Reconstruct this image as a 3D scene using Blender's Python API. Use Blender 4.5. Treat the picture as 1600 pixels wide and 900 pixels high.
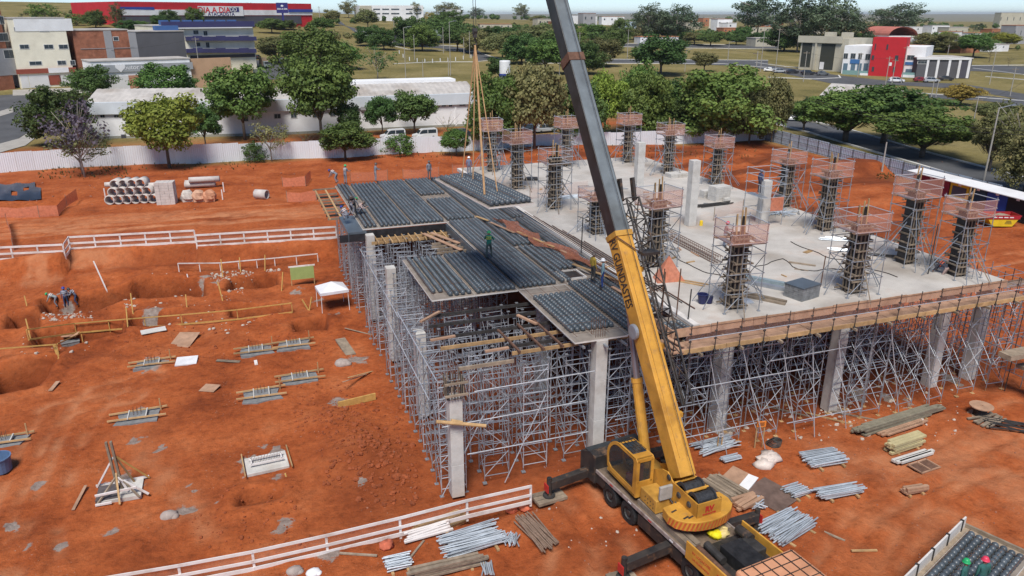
import bpy, math, random
import numpy as np
from mathutils import Vector, Matrix, Euler
random.seed(7)
for o in list(bpy.data.objects): bpy.data.objects.remove(o)
S = bpy.context.scene
C = S.collection
R = math.radians
# ------------------------------------------------------------------ camera
CAMH, FPX, PITCH, YAW = 20.5, 1192.7, R(19.74), R(19.51)
cd = bpy.data.cameras.new('camera'); cam = bpy.data.objects.new('camera', cd); C.objects.link(cam)
cd.sensor_width = 36.0; cd.lens = FPX / 1600 * 36; cd.clip_start = 0.5; cd.clip_end = 40000
cam.location = (0, 0, CAMH); cam.rotation_euler = (math.pi/2 - PITCH, 0, -YAW)
S.camera = cam
# ------------------------------------------------------------------ sky, sun, exposure
SUN_EL, SUN_AZ = R(57), R(207)          # azimuth clockwise from +Y: the sun stands behind the viewer
w = bpy.data.worlds.new('World'); S.world = w; w.use_nodes = True
nt = w.node_tree
sky = nt.nodes.new('ShaderNodeTexSky'); sky.sky_type = 'NISHITA'; sky.sun_disc = False
sky.sun_elevation = SUN_EL; sky.sun_rotation = SUN_AZ
sky.air_density = 0.65; sky.dust_density = 0.3; sky.ozone_density = 2.0; sky.altitude = 2000
bg = nt.nodes['Background']; bg.inputs['Strength'].default_value = 0.10
nt.links.new(sky.outputs[0], bg.inputs['Color'])
sl = bpy.data.lights.new('sun', 'SUN'); sl.energy = 3.4; sl.angle = R(22); sl.color = (1.0, 0.95, 0.88)
so = bpy.data.objects.new('sun', sl); C.objects.link(so)
so.rotation_euler = (math.pi/2 - SUN_EL, 0, -SUN_AZ + math.pi)
S.view_settings.view_transform = 'Standard'; S.view_settings.look = 'None'
S.view_settings.exposure = 0.42; S.view_settings.gamma = 1.0; S.view_settings.use_curve_mapping = False
# ------------------------------------------------------------------ survey helpers: photo pixel -> place on a level
_cp, _sp = math.cos(PITCH), math.sin(PITCH)
_R = np.array([math.cos(YAW), -math.sin(YAW), 0.0])
_F = np.array([math.sin(YAW)*_cp, math.cos(YAW)*_cp, -_sp]); _U = np.cross(_R, _F)
def ray(px, py): return _F + _R*(px-800)/FPX - _U*(py-450)/FPX
def g(px, py, z=0.0):
    d = ray(px, py); t = (z-CAMH)/d[2]; p = d*t; return Vector((p[0], p[1], z))
def atd(px, py, d):
    p = ray(px, py)*d; return Vector((p[0], p[1], p[2]+CAMH))
def depth(p): return float(np.dot(np.array([p[0], p[1], p[2]-CAMH]), _F))
def ppy(p):
    q = np.array([p[0], p[1], p[2]-CAMH]); return 450 - FPX*np.dot(q, _U)/np.dot(q, _F)
def hgt(p, pytop):
    lo, hi = 0.0, 90.0
    for _ in range(40):
        m = (lo+hi)/2
        if ppy((p[0], p[1], p[2]+m)) > pytop: lo = m
        else: hi = m
    return lo
# ------------------------------------------------------------------ noise
def _hash(ix, iy, s):
    n = np.sin(ix*127.1 + iy*311.7 + s*74.7)*43758.5453
    return n - np.floor(n)
def vnoise(x, y, s=0):
    x = np.asarray(x, float); y = np.asarray(y, float)
    ix, iy = np.floor(x), np.floor(y); fx, fy = x-ix, y-iy
    fx = fx*fx*(3-2*fx); fy = fy*fy*(3-2*fy)
    a = _hash(ix, iy, s); b = _hash(ix+1, iy, s); c = _hash(ix, iy+1, s); d = _hash(ix+1, iy+1, s)
    return (a*(1-fx)+b*fx)*(1-fy) + (c*(1-fx)+d*fx)*fy
def fbm(x, y, o=4, s=0):
    t = 0; a = .5
    for k in range(o):
        t = t + a*vnoise(x*2**k, y*2**k, s+k*13); a *= .5
    return t
def sst(a, b, x):
    t = np.clip((x-a)/(b-a), 0, 1); return t*t*(3-2*t)
# ------------------------------------------------------------------ mesh collector
class MB:
    def __init__(s): s.v = []; s.f = []; s.m = []; s.cur = 0
    def mat(s, k): s.cur = k; return s
    def add(s, vs, fs):
        b = len(s.v); s.v += [tuple(q) for q in vs]; s.f += [tuple(i+b for i in f) for f in fs]; s.m += [s.cur]*len(fs); return s
    def box(s, c, d, rz=0.0, rx=0.0, ry=0.0):
        hx, hy, hz = d[0]/2, d[1]/2, d[2]/2
        vs = [Vector((x, y, z)) for z in (-hz, hz) for y in (-hy, hy) for x in (-hx, hx)]
        if rz or rx or ry:
            e = Euler((rx, ry, rz)).to_matrix(); vs = [e @ q for q in vs]
        c = Vector(c)
        return s.add([q+c for q in vs], [(0,2,3,1),(4,5,7,6),(0,1,5,4),(2,6,7,3),(0,4,6,2),(1,3,7,5)])
    def bar(s, p, q, a, b, up=(0,0,1)):
        """rectangular bar from p to q; a wide (sideways), b high"""
        p, q = Vector(p), Vector(q); d = (q-p)
        if d.length < 1e-6: return s
        d.normalize(); u = Vector(up)
        if abs(d.dot(u)) > .98: u = Vector((0,1,0))
        r = d.cross(u).normalized(); u = r.cross(d)
        vs = []
        for e in (p, q):
            for sx, sz in ((-1,-1),(1,-1),(1,1),(-1,1)): vs.append(e + r*(sx*a/2) + u*(sz*b/2))
        return s.add(vs, [(3,2,1,0),(4,5,6,7),(0,1,5,4),(1,2,6,5),(2,3,7,6),(3,0,4,7)])
    def tube(s, p, q, r, n=6, r2=None, cap=True):
        p, q = Vector(p), Vector(q); d = q-p
        if d.length < 1e-6: return s
        d.normalize(); a = d.orthogonal().normalized(); b = d.cross(a)
        r2 = r if r2 is None else r2
        vs = []
        for e, rr in ((p, r), (q, r2)):
            for k in range(n):
                t = 2*math.pi*k/n; vs.append(e + (a*math.cos(t)+b*math.sin(t))*rr)
        fs = [(k, (k+1) % n, n+(k+1) % n, n+k) for k in range(n)]
        if cap: fs += [tuple(range(n-1, -1, -1)), tuple(range(n, 2*n))]
        return s.add(vs, fs)
    def path(s, pts, r, n=6):
        for i in range(len(pts)-1): s.tube(pts[i], pts[i+1], r if not isinstance(r, (list, tuple)) else r[i], n, None if not isinstance(r, (list, tuple)) else r[i+1])
        return s
    def prism(s, poly, z0, z1):
        n = len(poly); vs = [(x, y, z0) for x, y in poly] + [(x, y, z1) for x, y in poly]
        return s.add(vs, [tuple(range(n-1, -1, -1)), tuple(range(n, 2*n))] + [(k, (k+1) % n, n+(k+1) % n, n+k) for k in range(n)])
    def extr(s, poly, o, u, v, w):
        """poly in plane (u,v) at o, extruded by vector w"""
        o, u, v, w = Vector(o), Vector(u), Vector(v), Vector(w); n = len(poly)
        vs = [o+u*a+v*b for a, b in poly]; vs += [q+w for q in vs]
        return s.add(vs, [tuple(range(n-1, -1, -1)), tuple(range(n, 2*n))] + [(k, (k+1) % n, n+(k+1) % n, n+k) for k in range(n)])
    def lathe(s, prof, o, ax=(0,0,1), n=16):
        """prof list of (r, h) along axis"""
        o, ax = Vector(o), Vector(ax).normalized(); a = ax.orthogonal().normalized(); b = ax.cross(a)
        vs = []
        for r, h in prof:
            for k in range(n):
                t = 2*math.pi*k/n; vs.append(o + ax*h + (a*math.cos(t)+b*math.sin(t))*max(r, 1e-4))
        fs = []
        for i in range(len(prof)-1):
            for k in range(n): fs.append((i*n+k, i*n+(k+1) % n, (i+1)*n+(k+1) % n, (i+1)*n+k))
        return s.add(vs, fs)
    def blob(s, c, r, seed=0, n=7, m=5, rough=.25):
        rr = random.Random(seed); vs = []; c = Vector(c); r = r if hasattr(r, '__len__') else (r, r, r)
        for i in range(m+1):
            th = math.pi*i/m
            for k in range(n):
                ph = 2*math.pi*k/n; q = 1 + (rr.random()-.5)*2*rough
                if i in (0, m): q = 1
                vs.append(c+Vector((r[0]*math.sin(th)*math.cos(ph)*q, r[1]*math.sin(th)*math.sin(ph)*q, r[2]*math.cos(th)*q)))
        fs = [(i*n+k, (i+1)*n+k, (i+1)*n+(k+1) % n, i*n+(k+1) % n) for i in range(m) for k in range(n)]
        return s.add(vs, fs)
    def shift(s, d):
        d = Vector(d); s.v = [tuple(Vector(q)+d) for q in s.v]; return s
    def mesh(s, name, mats, smooth=False):
        me = bpy.data.meshes.new(name); me.from_pydata(s.v, [], s.f)
        for m in (mats if isinstance(mats, (list, tuple)) else [mats]): me.materials.append(m)
        if any(s.m): me.polygons.foreach_set('material_index', s.m)
        if smooth: me.polygons.foreach_set('use_smooth', [True]*len(s.f))
        me.update(); return me
def obj(name, mb, mats=None, parent=None, smooth=False, loc=None, world=False, bevel=0):
    """one mesh object; world=True: vertices are given in world coordinates, the parent has no rotation"""
    if isinstance(mb, MB):
        if world and parent: mb.shift(-parent.location)
        me = mb.mesh(name, mats, smooth)
    else: me = mb
    o = bpy.data.objects.new(name, me); C.objects.link(o)
    if parent: o.parent = parent
    if loc is not None: o.location = loc
    if bevel:
        b = o.modifiers.new('bevel', 'BEVEL'); b.width = bevel; b.segments = 2; b.limit_method = 'ANGLE'
    return o
def tag(o, label=None, cat=None, group=None, kind=None):
    if label: o['label'] = label
    if cat: o['category'] = cat
    if group: o['group'] = group
    if kind or label: o['kind'] = kind or 'thing'
    return o
def thing(name, label, cat, loc=(0,0,0), rz=0.0, group=None):
    o = bpy.data.objects.new(name, None); C.objects.link(o); o.empty_display_size = .2
    o.location = loc; o.rotation_euler = (0, 0, rz); return tag(o, label, cat, group)
def dup(root, loc, rz=0.0, label=None, scale=None, group=None):
    r = root.copy(); C.objects.link(r); r.location = loc; r.rotation_euler = (0, 0, rz)
    if scale is not None: r.scale = scale
    if label: r['label'] = label
    if group: r['group'] = group
    for ch in root.children:
        c = ch.copy(); C.objects.link(c); c.parent = r
        for gch in ch.children:
            d = gch.copy(); C.objects.link(d); d.parent = c
    return r
ORD = ['zeroth','first','second','third','fourth','fifth','sixth','seventh','eighth','ninth','tenth','eleventh','twelfth','thirteenth','fourteenth','fifteenth','sixteenth','seventeenth','eighteenth','nineteenth','twentieth']
def nth(k):
    return ORD[k] if k <= 20 else 'twenty ' + ORD[k-20] if k < 30 else 'thirtieth' if k == 30 else 'thirty ' + ORD[k-30]
# ------------------------------------------------------------------ materials
MATS = {}
def mat(name, col, rough=.7, metal=0.0, var=.0, scale=3.0, bump=0.0, bscale=30.0, col2=None, spec=.4, alpha=1.0, coords='Object', stretch=None, stain=0.0, detail=6):
    if name in MATS: return MATS[name]
    m = bpy.data.materials.new(name); m.use_nodes = True; n = m.node_tree.nodes; L = m.node_tree.links
    b = n['Principled BSDF']; b.inputs['Roughness'].default_value = rough; b.inputs['Metallic'].default_value = metal
    b.inputs['Specular IOR Level'].default_value = spec; b.inputs['Base Color'].default_value = (*col, 1)
    tc = n.new('ShaderNodeTexCoord'); src = tc.outputs[coords]
    if stretch:
        mp = n.new('ShaderNodeMapping'); mp.inputs['Scale'].default_value = stretch; L.new(src, mp.inputs['Vector']); src = mp.outputs[0]
    if var or col2:
        t = n.new('ShaderNodeTexNoise'); t.inputs['Scale'].default_value = scale; t.inputs['Detail'].default_value = detail; t.inputs['Roughness'].default_value = .62
        L.new(src, t.inputs['Vector'])
        r = n.new('ShaderNodeValToRGB'); r.color_ramp.elements[0].position = .32; r.color_ramp.elements[1].position = .7
        c2 = col2 if col2 else tuple(min(1, c*(1+var)) for c in col)
        c1 = col if col2 else tuple(c*(1-var) for c in col)
        r.color_ramp.elements[0].color = (*c1, 1); r.color_ramp.elements[1].color = (*c2, 1)
        L.new(t.outputs['Fac'], r.inputs[0]); L.new(r.outputs[0], b.inputs['Base Color'])
        if stain:
            t2 = n.new('ShaderNodeTexNoise'); t2.inputs['Scale'].default_value = scale*.37; t2.inputs['Detail'].default_value = 8; L.new(src, t2.inputs['Vector'])
            r2 = n.new('ShaderNodeValToRGB'); r2.color_ramp.elements[0].position = .5; r2.color_ramp.elements[1].position = .68
            L.new(t2.outputs['Fac'], r2.inputs[0])
            mx = n.new('ShaderNodeMixRGB'); mx.blend_type = 'MULTIPLY'; mx.inputs['Color2'].default_value = (1-stain, 1-stain*1.15, 1-stain*1.3, 1)
            L.new(r2.outputs[0], mx.inputs['Fac']); L.new(r.outputs[0], mx.inputs['Color1']); L.new(mx.outputs[0], b.inputs['Base Color'])
    if bump:
        t3 = n.new('ShaderNodeTexNoise'); t3.inputs['Scale'].default_value = bscale; t3.inputs['Detail'].default_value = 5; L.new(src, t3.inputs['Vector'])
        bp = n.new('ShaderNodeBump'); bp.inputs['Strength'].default_value = bump; bp.inputs['Distance'].default_value = .05
        L.new(t3.outputs['Fac'], bp.inputs['Height']); L.new(bp.outputs[0], b.inputs['Normal'])
    if alpha < 1:
        tr = n.new('ShaderNodeBsdfTransparent'); mx = n.new('ShaderNodeMixShader'); mx.inputs[0].default_value = alpha
        L.new(tr.outputs[0], mx.inputs[1]); L.new(b.outputs[0], mx.inputs[2]); L.new(mx.outputs[0], n['Material Output'].inputs['Surface'])
    MATS[name] = m; return m
def rnd_obj(m, amt=.25):
    """small brightness difference from one object to the next"""
    n = m.node_tree.nodes; L = m.node_tree.links; b = n['Principled BSDF']; lk = b.inputs['Base Color'].links
    oi = n.new('ShaderNodeObjectInfo'); mr = n.new('ShaderNodeMapRange'); mr.inputs['To Min'].default_value = 1-amt; mr.inputs['To Max'].default_value = 1+amt
    L.new(oi.outputs['Random'], mr.inputs[0])
    mx = n.new('ShaderNodeMixRGB'); mx.blend_type = 'MULTIPLY'; mx.inputs['Fac'].default_value = 1
    if lk: L.new(lk[0].from_socket, mx.inputs['Color1'])
    else: mx.inputs['Color1'].default_value = b.inputs['Base Color'].default_value
    L.new(mr.outputs[0], mx.inputs['Color2']); L.new(mx.outputs[0], b.inputs['Base Color']); return m
def mud(m, zmax=None, colr=(.30,.10,.045), sc=1.2, lo=.52, hi=.64, amt=.8):
    """red site dirt: patches, or splashes up to zmax on the object"""
    n = m.node_tree.nodes; L = m.node_tree.links; b = n['Principled BSDF']; lk = b.inputs['Base Color'].links
    tc = n.new('ShaderNodeTexCoord'); t = n.new('ShaderNodeTexNoise'); t.inputs['Scale'].default_value = sc; t.inputs['Detail'].default_value = 9; t.inputs['Roughness'].default_value = .68; L.new(tc.outputs['Object'], t.inputs['Vector']); f = t.outputs['Fac']
    if zmax:
        sp_ = n.new('ShaderNodeSeparateXYZ'); L.new(tc.outputs['Object'], sp_.inputs[0]); mr = n.new('ShaderNodeMapRange'); mr.inputs['From Max'].default_value = zmax; mr.inputs['To Min'].default_value = .3; mr.inputs['To Max'].default_value = -.2; L.new(sp_.outputs['Z'], mr.inputs[0]); ad = n.new('ShaderNodeMath'); L.new(f, ad.inputs[0]); L.new(mr.outputs[0], ad.inputs[1]); f = ad.outputs[0]
    r = n.new('ShaderNodeValToRGB'); r.color_ramp.elements[0].position = lo; r.color_ramp.elements[1].position = hi; r.color_ramp.elements[1].color = (amt, amt, amt, 1); L.new(f, r.inputs[0])
    mx = n.new('ShaderNodeMixRGB'); mx.inputs['Color2'].default_value = (*colr, 1); L.new(r.outputs[0], mx.inputs['Fac'])
    if lk: L.new(lk[0].from_socket, mx.inputs['Color1'])
    else: mx.inputs['Color1'].default_value = b.inputs['Base Color'].default_value
    L.new(mx.outputs[0], b.inputs['Base Color']); return m
GALV = mat('galvanised_steel', (.31,.335,.37), .42, .45, var=.18, scale=2.5)
GALVB = mat('galvanised_bright', (.50,.53,.57), .4, .35, var=.15, scale=3)
DKSTEEL = mat('dark_steel', (.055,.052,.05), .6, .3, var=.4, scale=3)
RUST = mat('rusty_steel', (.14,.075,.05), .85, .1, var=.4, scale=5)
CONC = mat('concrete', (.55,.535,.505), .85, var=.14, scale=1.6, bump=.25, bscale=18, stain=.25)
CONCD = mat('wet_concrete', (.20,.205,.21), .8, var=.25, scale=3, bump=.3, bscale=20)
SLABM = mat('slab_concrete', (.40,.375,.345), .85, col2=(.56,.53,.49), scale=.45, bump=.25, bscale=8, stain=.30, detail=10)
mud(SLABM, None, (.40,.255,.18), .22, .54, .72, .6)
WOOD = rnd_obj(mat('raw_timber', (.42,.27,.13), .8, var=.25, scale=2.5, stretch=(1,1,1)), .2)
WOODG = rnd_obj(mat('weathered_timber', (.24,.19,.14), .85, var=.3, scale=3), .25)
WOODP = rnd_obj(mat('plywood_orange', (.40,.245,.16), .75, var=.22, scale=2, stain=.2), .12)
WPAINT = mat('white_painted_timber', (.72,.68,.66), .65, var=.1, scale=2, stain=.22)
mud(WPAINT, None, (.42,.22,.14), 1.5, .56, .72, .55)
BLACKPLY = mat('black_film_plywood', (.025,.025,.028), .42, var=.5, scale=2.5, stain=.2)
BLUEFILM = mat('blue_grey_film_plywood', (.085,.105,.125), .35, var=.2, scale=1)
NET = mat('orange_safety_net', (.62,.27,.18), .9, alpha=.30)
NETP = mat('faded_pink_net', (.70,.36,.27), .9, alpha=.19)
NETD = mat('dense_orange_net', (.60,.21,.12), .9, alpha=.75, var=.2, scale=4)
WHITE = mat('white_paint', (.74,.75,.76), .6, var=.06, scale=1)
BALL = mat('dark_plastic_balls', (.075,.092,.108), .36, var=.3, scale=.9, spec=.5)
BASE = mat('precast_plate', (.25,.215,.185), .9, var=.25, scale=1.3, stain=.25)
BASEW = mat('precast_plate_edge', (.62,.59,.56), .85, var=.12, scale=3)
TYRE = mat('tyre_rubber', (.02,.02,.021), .8, var=.4, scale=6)
GLASST = mat('cab_glass', (.05,.06,.065), .05, spec=.6, alpha=.4)
GLASS = mat('dark_glass', (.03,.04,.05), .08, spec=.6)
YEL = mat('crane_yellow', (.57,.29,.045), .5, var=.16, scale=1.7, stain=.38, bump=.08, bscale=6)
BLK = mat('black_paint', (.015,.015,.017), .6, col2=(.055,.046,.04), scale=1.6, detail=9)
# ------------------------------------------------------------------ ground: one sheet from the pit to the horizon
def _poly(pts, z): return [(g(x, y, z).x, g(x, y, z).y) for x, y in pts]
ZP = -1.6      # floor of the foundation area
PITS = [  # excavations, outlines traced on the pit floor, depth below it
 (_poly([(10,515),(15,492),(60,487),(62,512)], ZP), .9), (_poly([(62,492),(68,470),(150,462),(215,452),(205,470),(130,490)], ZP), 1.1),
 (_poly([(205,472),(210,450),(318,438),(322,460)], ZP), 1.3), (_poly([(352,455),(362,437),(430,427),(436,447)], ZP), 1.5),
 (_poly([(50,545),(52,515),(190,498),(195,522),(110,542)], ZP), .9), (_poly([(198,514),(205,496),(285,487),(268,508)], ZP), 1.0),
 (_poly([(360,497),(360,480),(440,474),(441,491)], ZP), 1.2), (_poly([(-30,620),(-20,575),(95,558),(60,606)], ZP), 1.4),
 (_poly([(460,522),(458,505),(508,496),(512,514)], ZP), .8), (_poly([(372,790),(375,770),(440,762),(438,780)], ZP), .7),
 (_poly([(1135,262),(1150,250),(1200,258),(1195,268)], 0), .5)]
def in_poly(x, y, poly):
    r = np.zeros(np.shape(x), bool); n = len(poly)
    for i in range(n):
        x1, y1 = poly[i]; x2, y2 = poly[(i+1) % n]
        c = ((y1 > y) != (y2 > y)) & (x < (x2-x1)*(y-y1)/((y2-y1) if abs(y2-y1) > 1e-9 else 1e-9)+x1)
        r ^= c
    return r
def poly_dist(x, y, poly):
    d = np.full(np.shape(x), 1e9); n = len(poly)
    for i in range(n):
        ax, ay = poly[i]; bx, by = poly[(i+1) % n]; dx, dy = bx-ax, by-ay
        t = np.clip(((x-ax)*dx+(y-ay)*dy)/(dx*dx+dy*dy+1e-9), 0, 1)
        d = np.minimum(d, np.hypot(x-ax-t*dx, y-ay-t*dy))
    return d
_fa, _fb = g(845, 783, -.85), g(150, 915, -.85)     # crest of the crane platform along the front guard rail
_bk = [g(-40, 407, 0), g(100, 404, 0), g(110, 392, 0), g(305, 380, 0), g(309, 387, 0), g(530, 374, 0)]
_bx = np.array([p.x for p in _bk]); _by = np.array([p.y for p in _bk])
MOUNDS = [(g(1335,270,0), 6, 3, 2.2), (g(1165,262,0), 6, 2.5, 1.3), (g(1240,255,0), 5, 2.5, 1.3), (g(1420,315,0), 5, 2.5, .9), (g(1395,300,0), 9, 4, .7), (g(1140,245,0), 9, 4, 1.0), (g(1040,245,0), 10, 3, .7), (g(1180,275,0), 8, 4, .8), (g(1290,262,0), 6, 3, .8), (g(860,236,0), 10, 2, 1.0), (g(700,243,0), 16, 2, .9), (g(560,243,0), 14, 1.6, .7), (g(1500,318,0), 7, 3, .4),
 (g(545,700,ZP), 2.2, 2.6, .55), (g(600,730,ZP), 1.8, 1.8, .4), (g(520,660,ZP), 2, 2, .4), (g(250,425,-1), 5, 3, .8), (g(160,430,-1), 4, 2.5, .7), (g(60,425,-1), 6, 2, .6), (g(110,300,0), 3, 2, .5), (g(15,320,0), 5, 2.5, -.6), (g(80,318,0), 3, 2, -.8)]
def _trk(pts, z): return [(g(a_, b_, z).x, g(a_, b_, z).y) for a_, b_ in pts]
TRACKS = [(_trk([(40,930),(60,800),(100,690),(160,610),(230,590)], ZP), .95), (_trk([(-20,930),(10,820),(60,700),(90,640),(200,620)], ZP), .9), (_trk([(-40,372),(100,362),(300,345),(520,335)], 0), 1.0), (_trk([(-40,352),(150,345),(330,330),(500,318)], 0), 1.1), (_trk([(-40,360),(120,350),(420,332)], 0), .5), (_trk([(1620,700),(1480,740),(1380,800),(1300,920)], -.9), 1.0), (_trk([(1640,760),(1500,770),(1400,830),(1330,930)], -.9), .95), (_trk([(1600,640),(1500,700),(1420,760)], -.9), .9), (_trk([(900,760),(960,870),(980,940)], -.9), .8), (_trk([(850,790),(900,860),(880,940)], -.9), .9), (_trk([(1500,420),(1600,400),(1700,420)], 0), 1.0)]
def hz(x, y):
    x = np.asarray(x, float); y = np.asarray(y, float)
    # levels of the site
    wob = (fbm(x*.35, y*.35, 3, 5)-.5)*1.6
    back = np.interp(x, _bx, _by)
    cut = sst(-2.3, 0.1, y-back+wob*.55)                    # the earth bank under the rear guard rail
    lft = ZP + .6*sst(6, 16, x)                             # pit floor rising to the building floor
    site = lft*(1-cut) + 0*cut
    ex = sst(44, 62, x + wob); site = site*(1-ex)            # up to street level on the right
    # crane platform
    side = ((x-_fa.x)*(_fb.y-_fa.y)-(y-_fa.y)*(_fb.x-_fa.x))/math.hypot(_fb.x-_fa.x, _fb.y-_fa.y)
    pl = sst(-.1, .75, -side + wob*.15)
    pl = np.where(x > _fa.x+.5, sst(-.3, .6, 29.0-y), pl)
    site = np.where(y < 40, site*(1-pl) + (-.85)*pl*(1-ex), site)
    z = site
    for poly, dp in PITS:
        m = in_poly(x, y, poly); d = poly_dist(x, y, poly); sd = np.where(m, d, -d)
        z = z - dp*1.8*sst(-.06, .26, sd + wob*.16)
        z = z + .2*np.exp(-((sd+.45)/.4)**2)*(.4+1.2*fbm(x*1.3, y*1.3, 2, 61))
    for c, sx, sy, h in MOUNDS:
        q = ((x-c.x)/sx)**2 + ((y-c.y)/sy)**2
        z = z + h*np.exp(-q*1.3)*(.75+.5*fbm(x*.5, y*.5, 3, 9))
    inn = sst(-60, -45, x)*sst(100, 80, x)*sst(126, 118, y)
    z = z + inn*((fbm(x*.45, y*.45, 4, 2)-.47)*(.30+.45*sst(45, 55, y)*sst(74, 68, y)*sst(7, 3, x)) + (fbm(x*1.7, y*1.7, 3, 3)-.45)*.10)
    for L_, gw in TRACKS:
        d_ = np.full(np.shape(x), 1e9)
        for (ax, ay), (bx, by) in zip(L_[:-1], L_[1:]):
            dx, dy = bx-ax, by-ay; t_ = np.clip(((x-ax)*dx+(y-ay)*dy)/(dx*dx+dy*dy), 0, 1); d_ = np.minimum(d_, np.hypot(x-ax-t_*dx, y-ay-t_*dy))
        z = z - .07*np.exp(-((d_-gw)/.22)**2) + .05*np.exp(-((d_-gw-.5)/.2)**2) + .035*np.exp(-((d_-gw+.5)/.2)**2)
    # the land climbs away from the site, most to the left
    d = np.hypot(x, y); az = np.degrees(np.arctan2(x, y)) - 19.51
    s = np.interp(az, [-60, -25, -8, 6, 16, 32, 60], [.060, .058, .036, .022, .016, .010, .008])
    q = np.clip(d-150, 0, 560); z = z + s*(q*q/(q+60))
    z = z - sst(900, 2600, d)*s*560*.9
    z = z - 45*sst(2500, 6000, d) + sst(9000, 16000, d)*(60+60*(fbm(x*.0004, y*.0004, 3, 4)-.4))
    return z
def h1(x, y): return float(hz(np.array([x]), np.array([y]))[0])
def gt(px, py):
    """where the line of sight of a photo pixel meets the ground"""
    d = ray(px, py)
    ts = np.concatenate([np.linspace(20, 60, 40), np.linspace(61, 200, 60), np.linspace(205, 1400, 90)])
    for _ in range(3):
        P_ = np.outer(ts, d); P_[:, 2] += CAMH
        below = P_[:, 2] - hz(P_[:, 0], P_[:, 1])
        i = int(np.argmax(below < 0))
        if below[i] >= 0: i = len(ts)-1
        i = max(i, 1); t0, t1 = ts[i-1], ts[i]; ts = np.linspace(t0, t1, 9)
    p = d*t1; return Vector((p[0], p[1], h1(p[0], p[1])))
def _axis(lo, hi, step, far):
    a = list(np.arange(lo, hi+1e-6, step)); s = step; v = hi; up = []
    while v < far: s = min(s*1.17, far*.12); v += s; up.append(v)
    s = step; v = lo; dn = []
    while v > -far: s = min(s*1.17, far*.12); v -= s; dn.append(v)
    return np.array(dn[::-1] + a + up)
gx = _axis(-42, 58, .26, 20000.0); gy = _axis(15, 92, .26, 20000.0)
X, Y = np.meshgrid(gx, gy); Z = hz(X, Y)
nx, ny = len(gx), len(gy)
def hq(x, y):
    x = np.asarray(x, float); y = np.asarray(y, float)
    i = np.clip(np.searchsorted(gx, x)-1, 0, nx-2); j = np.clip(np.searchsorted(gy, y)-1, 0, ny-2)
    u = (x-gx[i])/(gx[i+1]-gx[i]); v = (y-gy[j])/(gy[j+1]-gy[j])
    return (Z[j,i]*(1-u)+Z[j,i+1]*u)*(1-v) + (Z[j+1,i]*(1-u)+Z[j+1,i+1]*u)*v
hz0 = hz; hz = hq
WF = [(-30,271,243),(0,270,240),(110,262,233),(225,257,228),(325,255,225),(400,250,224),(540,247,219),(650,241,214),(712,240,214),(860,232,210),(906,229,208),(1000,226.5,206),(1090,224,202),(1196,219,198)]
BF = [(1196,219,200),(1260,237,215),(1330,256,234),(1408,278,253),(1470,297,268),(1560,322,290)]
WFP = [g(a_, b_, 0) for a_, b_, c_ in WF]; BFP = [g(a_, b_, 0) for a_, b_, c_ in BF]
FENCE_IN = [(-90, WFP[0].y+2)] + [(p.x, p.y) for p in WFP] + [(p.x, p.y) for p in BFP[1:]] + [(92, -60), (-90, -60)]
earth = np.where(in_poly(X, Y, FENCE_IN), 1.0, 0.0)
dd = poly_dist(X, Y, FENCE_IN); earth = np.where(earth > 0, sst(-.6, .6, dd), sst(.6, -.6, dd)*.5)
# bare red soil beside the long white building and in patches under the street trees
for (cx, cy, rx, ry) in [(20,137,45,8), (-30,138,20,6), (70,140,25,8)]:
    earth = np.maximum(earth, np.exp(-(((X-cx)/rx)**2+((Y-cy)/ry)**2)*1.2)*.95)
grey = np.zeros_like(X)
SPILL = [(400,548,1.2),(460,540,1.2),(410,615,1.2),(470,590,1.3),(238,570,1.4),(220,650,1.5),(415,722,2.3),(185,765,1.7),(215,690,.9),(250,700,.6),(290,800,.9),(170,835,.6),(35,855,.7),(95,850,.5),(60,760,.6),(325,790,.7),(300,760,.6),(520,490,.8),(530,630,1),(560,560,1.2),(515,885,.8),(350,775,.6),(470,300,1),(560,760,.7),(1450,300,2.2),(470,455,1.2),(100,460,1.1),(240,490,1.2),(440,820,.8),(20,825,.7),(500,470,1),(330,435,1.5),(1300,640,1.3),(1130,670,1.1),(1400,620,1.5),(1480,590,1.4),(1340,615,1.2)]
for px, py, r in SPILL:
    c = g(px, py, 0 if py < 330 else ZP if px < 700 else -.95)
    if py < 470 and px < 700 and py > 330: c = gt(px, py)
    q = ((X-c.x)**2 + ((Y-c.y)*.8)**2)/(r*r)
    grey = np.maximum(grey, np.exp(-q*1.6)*sst(.30, .55, fbm(X*1.5, Y*1.5, 4, 21)))
dug_and_shade = np.zeros_like(X)
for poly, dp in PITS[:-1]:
    mm_ = in_poly(X, Y, poly); d_ = poly_dist(X, Y, poly); dug_and_shade = np.maximum(dug_and_shade, sst(-.25, .3, np.where(mm_, d_, -d_)))  # darker soil colour inside the pit outlines
_bkl = np.interp(X, _bx, _by); dug_and_shade = np.maximum(dug_and_shade, .55*sst(-6, -2.5, Y-_bkl)*sst(.2, -.6, Y-_bkl)*sst(8, 4, X)*sst(-14, -9, X)*sst(.35, .6, fbm(X*.3, Y*.3, 3, 41)))
dug_and_shade = np.maximum(dug_and_shade, .7*np.exp(-(((X-4.6)/3.0)**2+((Y-33.5)/4.5)**2))); dug_and_shade = np.maximum(dug_and_shade, .8*sst(6.5, 8.5, X)*sst(43, 41, X)*sst(29.2, 31, Y)*sst(75, 72, Y))  # second term paints the shade under deck and slab into the soil
dug_and_shade = np.maximum(dug_and_shade, sst(.40, .54, fbm(X*.22, Y*.34, 4, 52))*sst(44, 50, X)*sst(86, 80, X)*sst(50, 60, Y)*sst(116, 110, Y))  # dark noise patches painted as shadows of the mounds on the right
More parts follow.
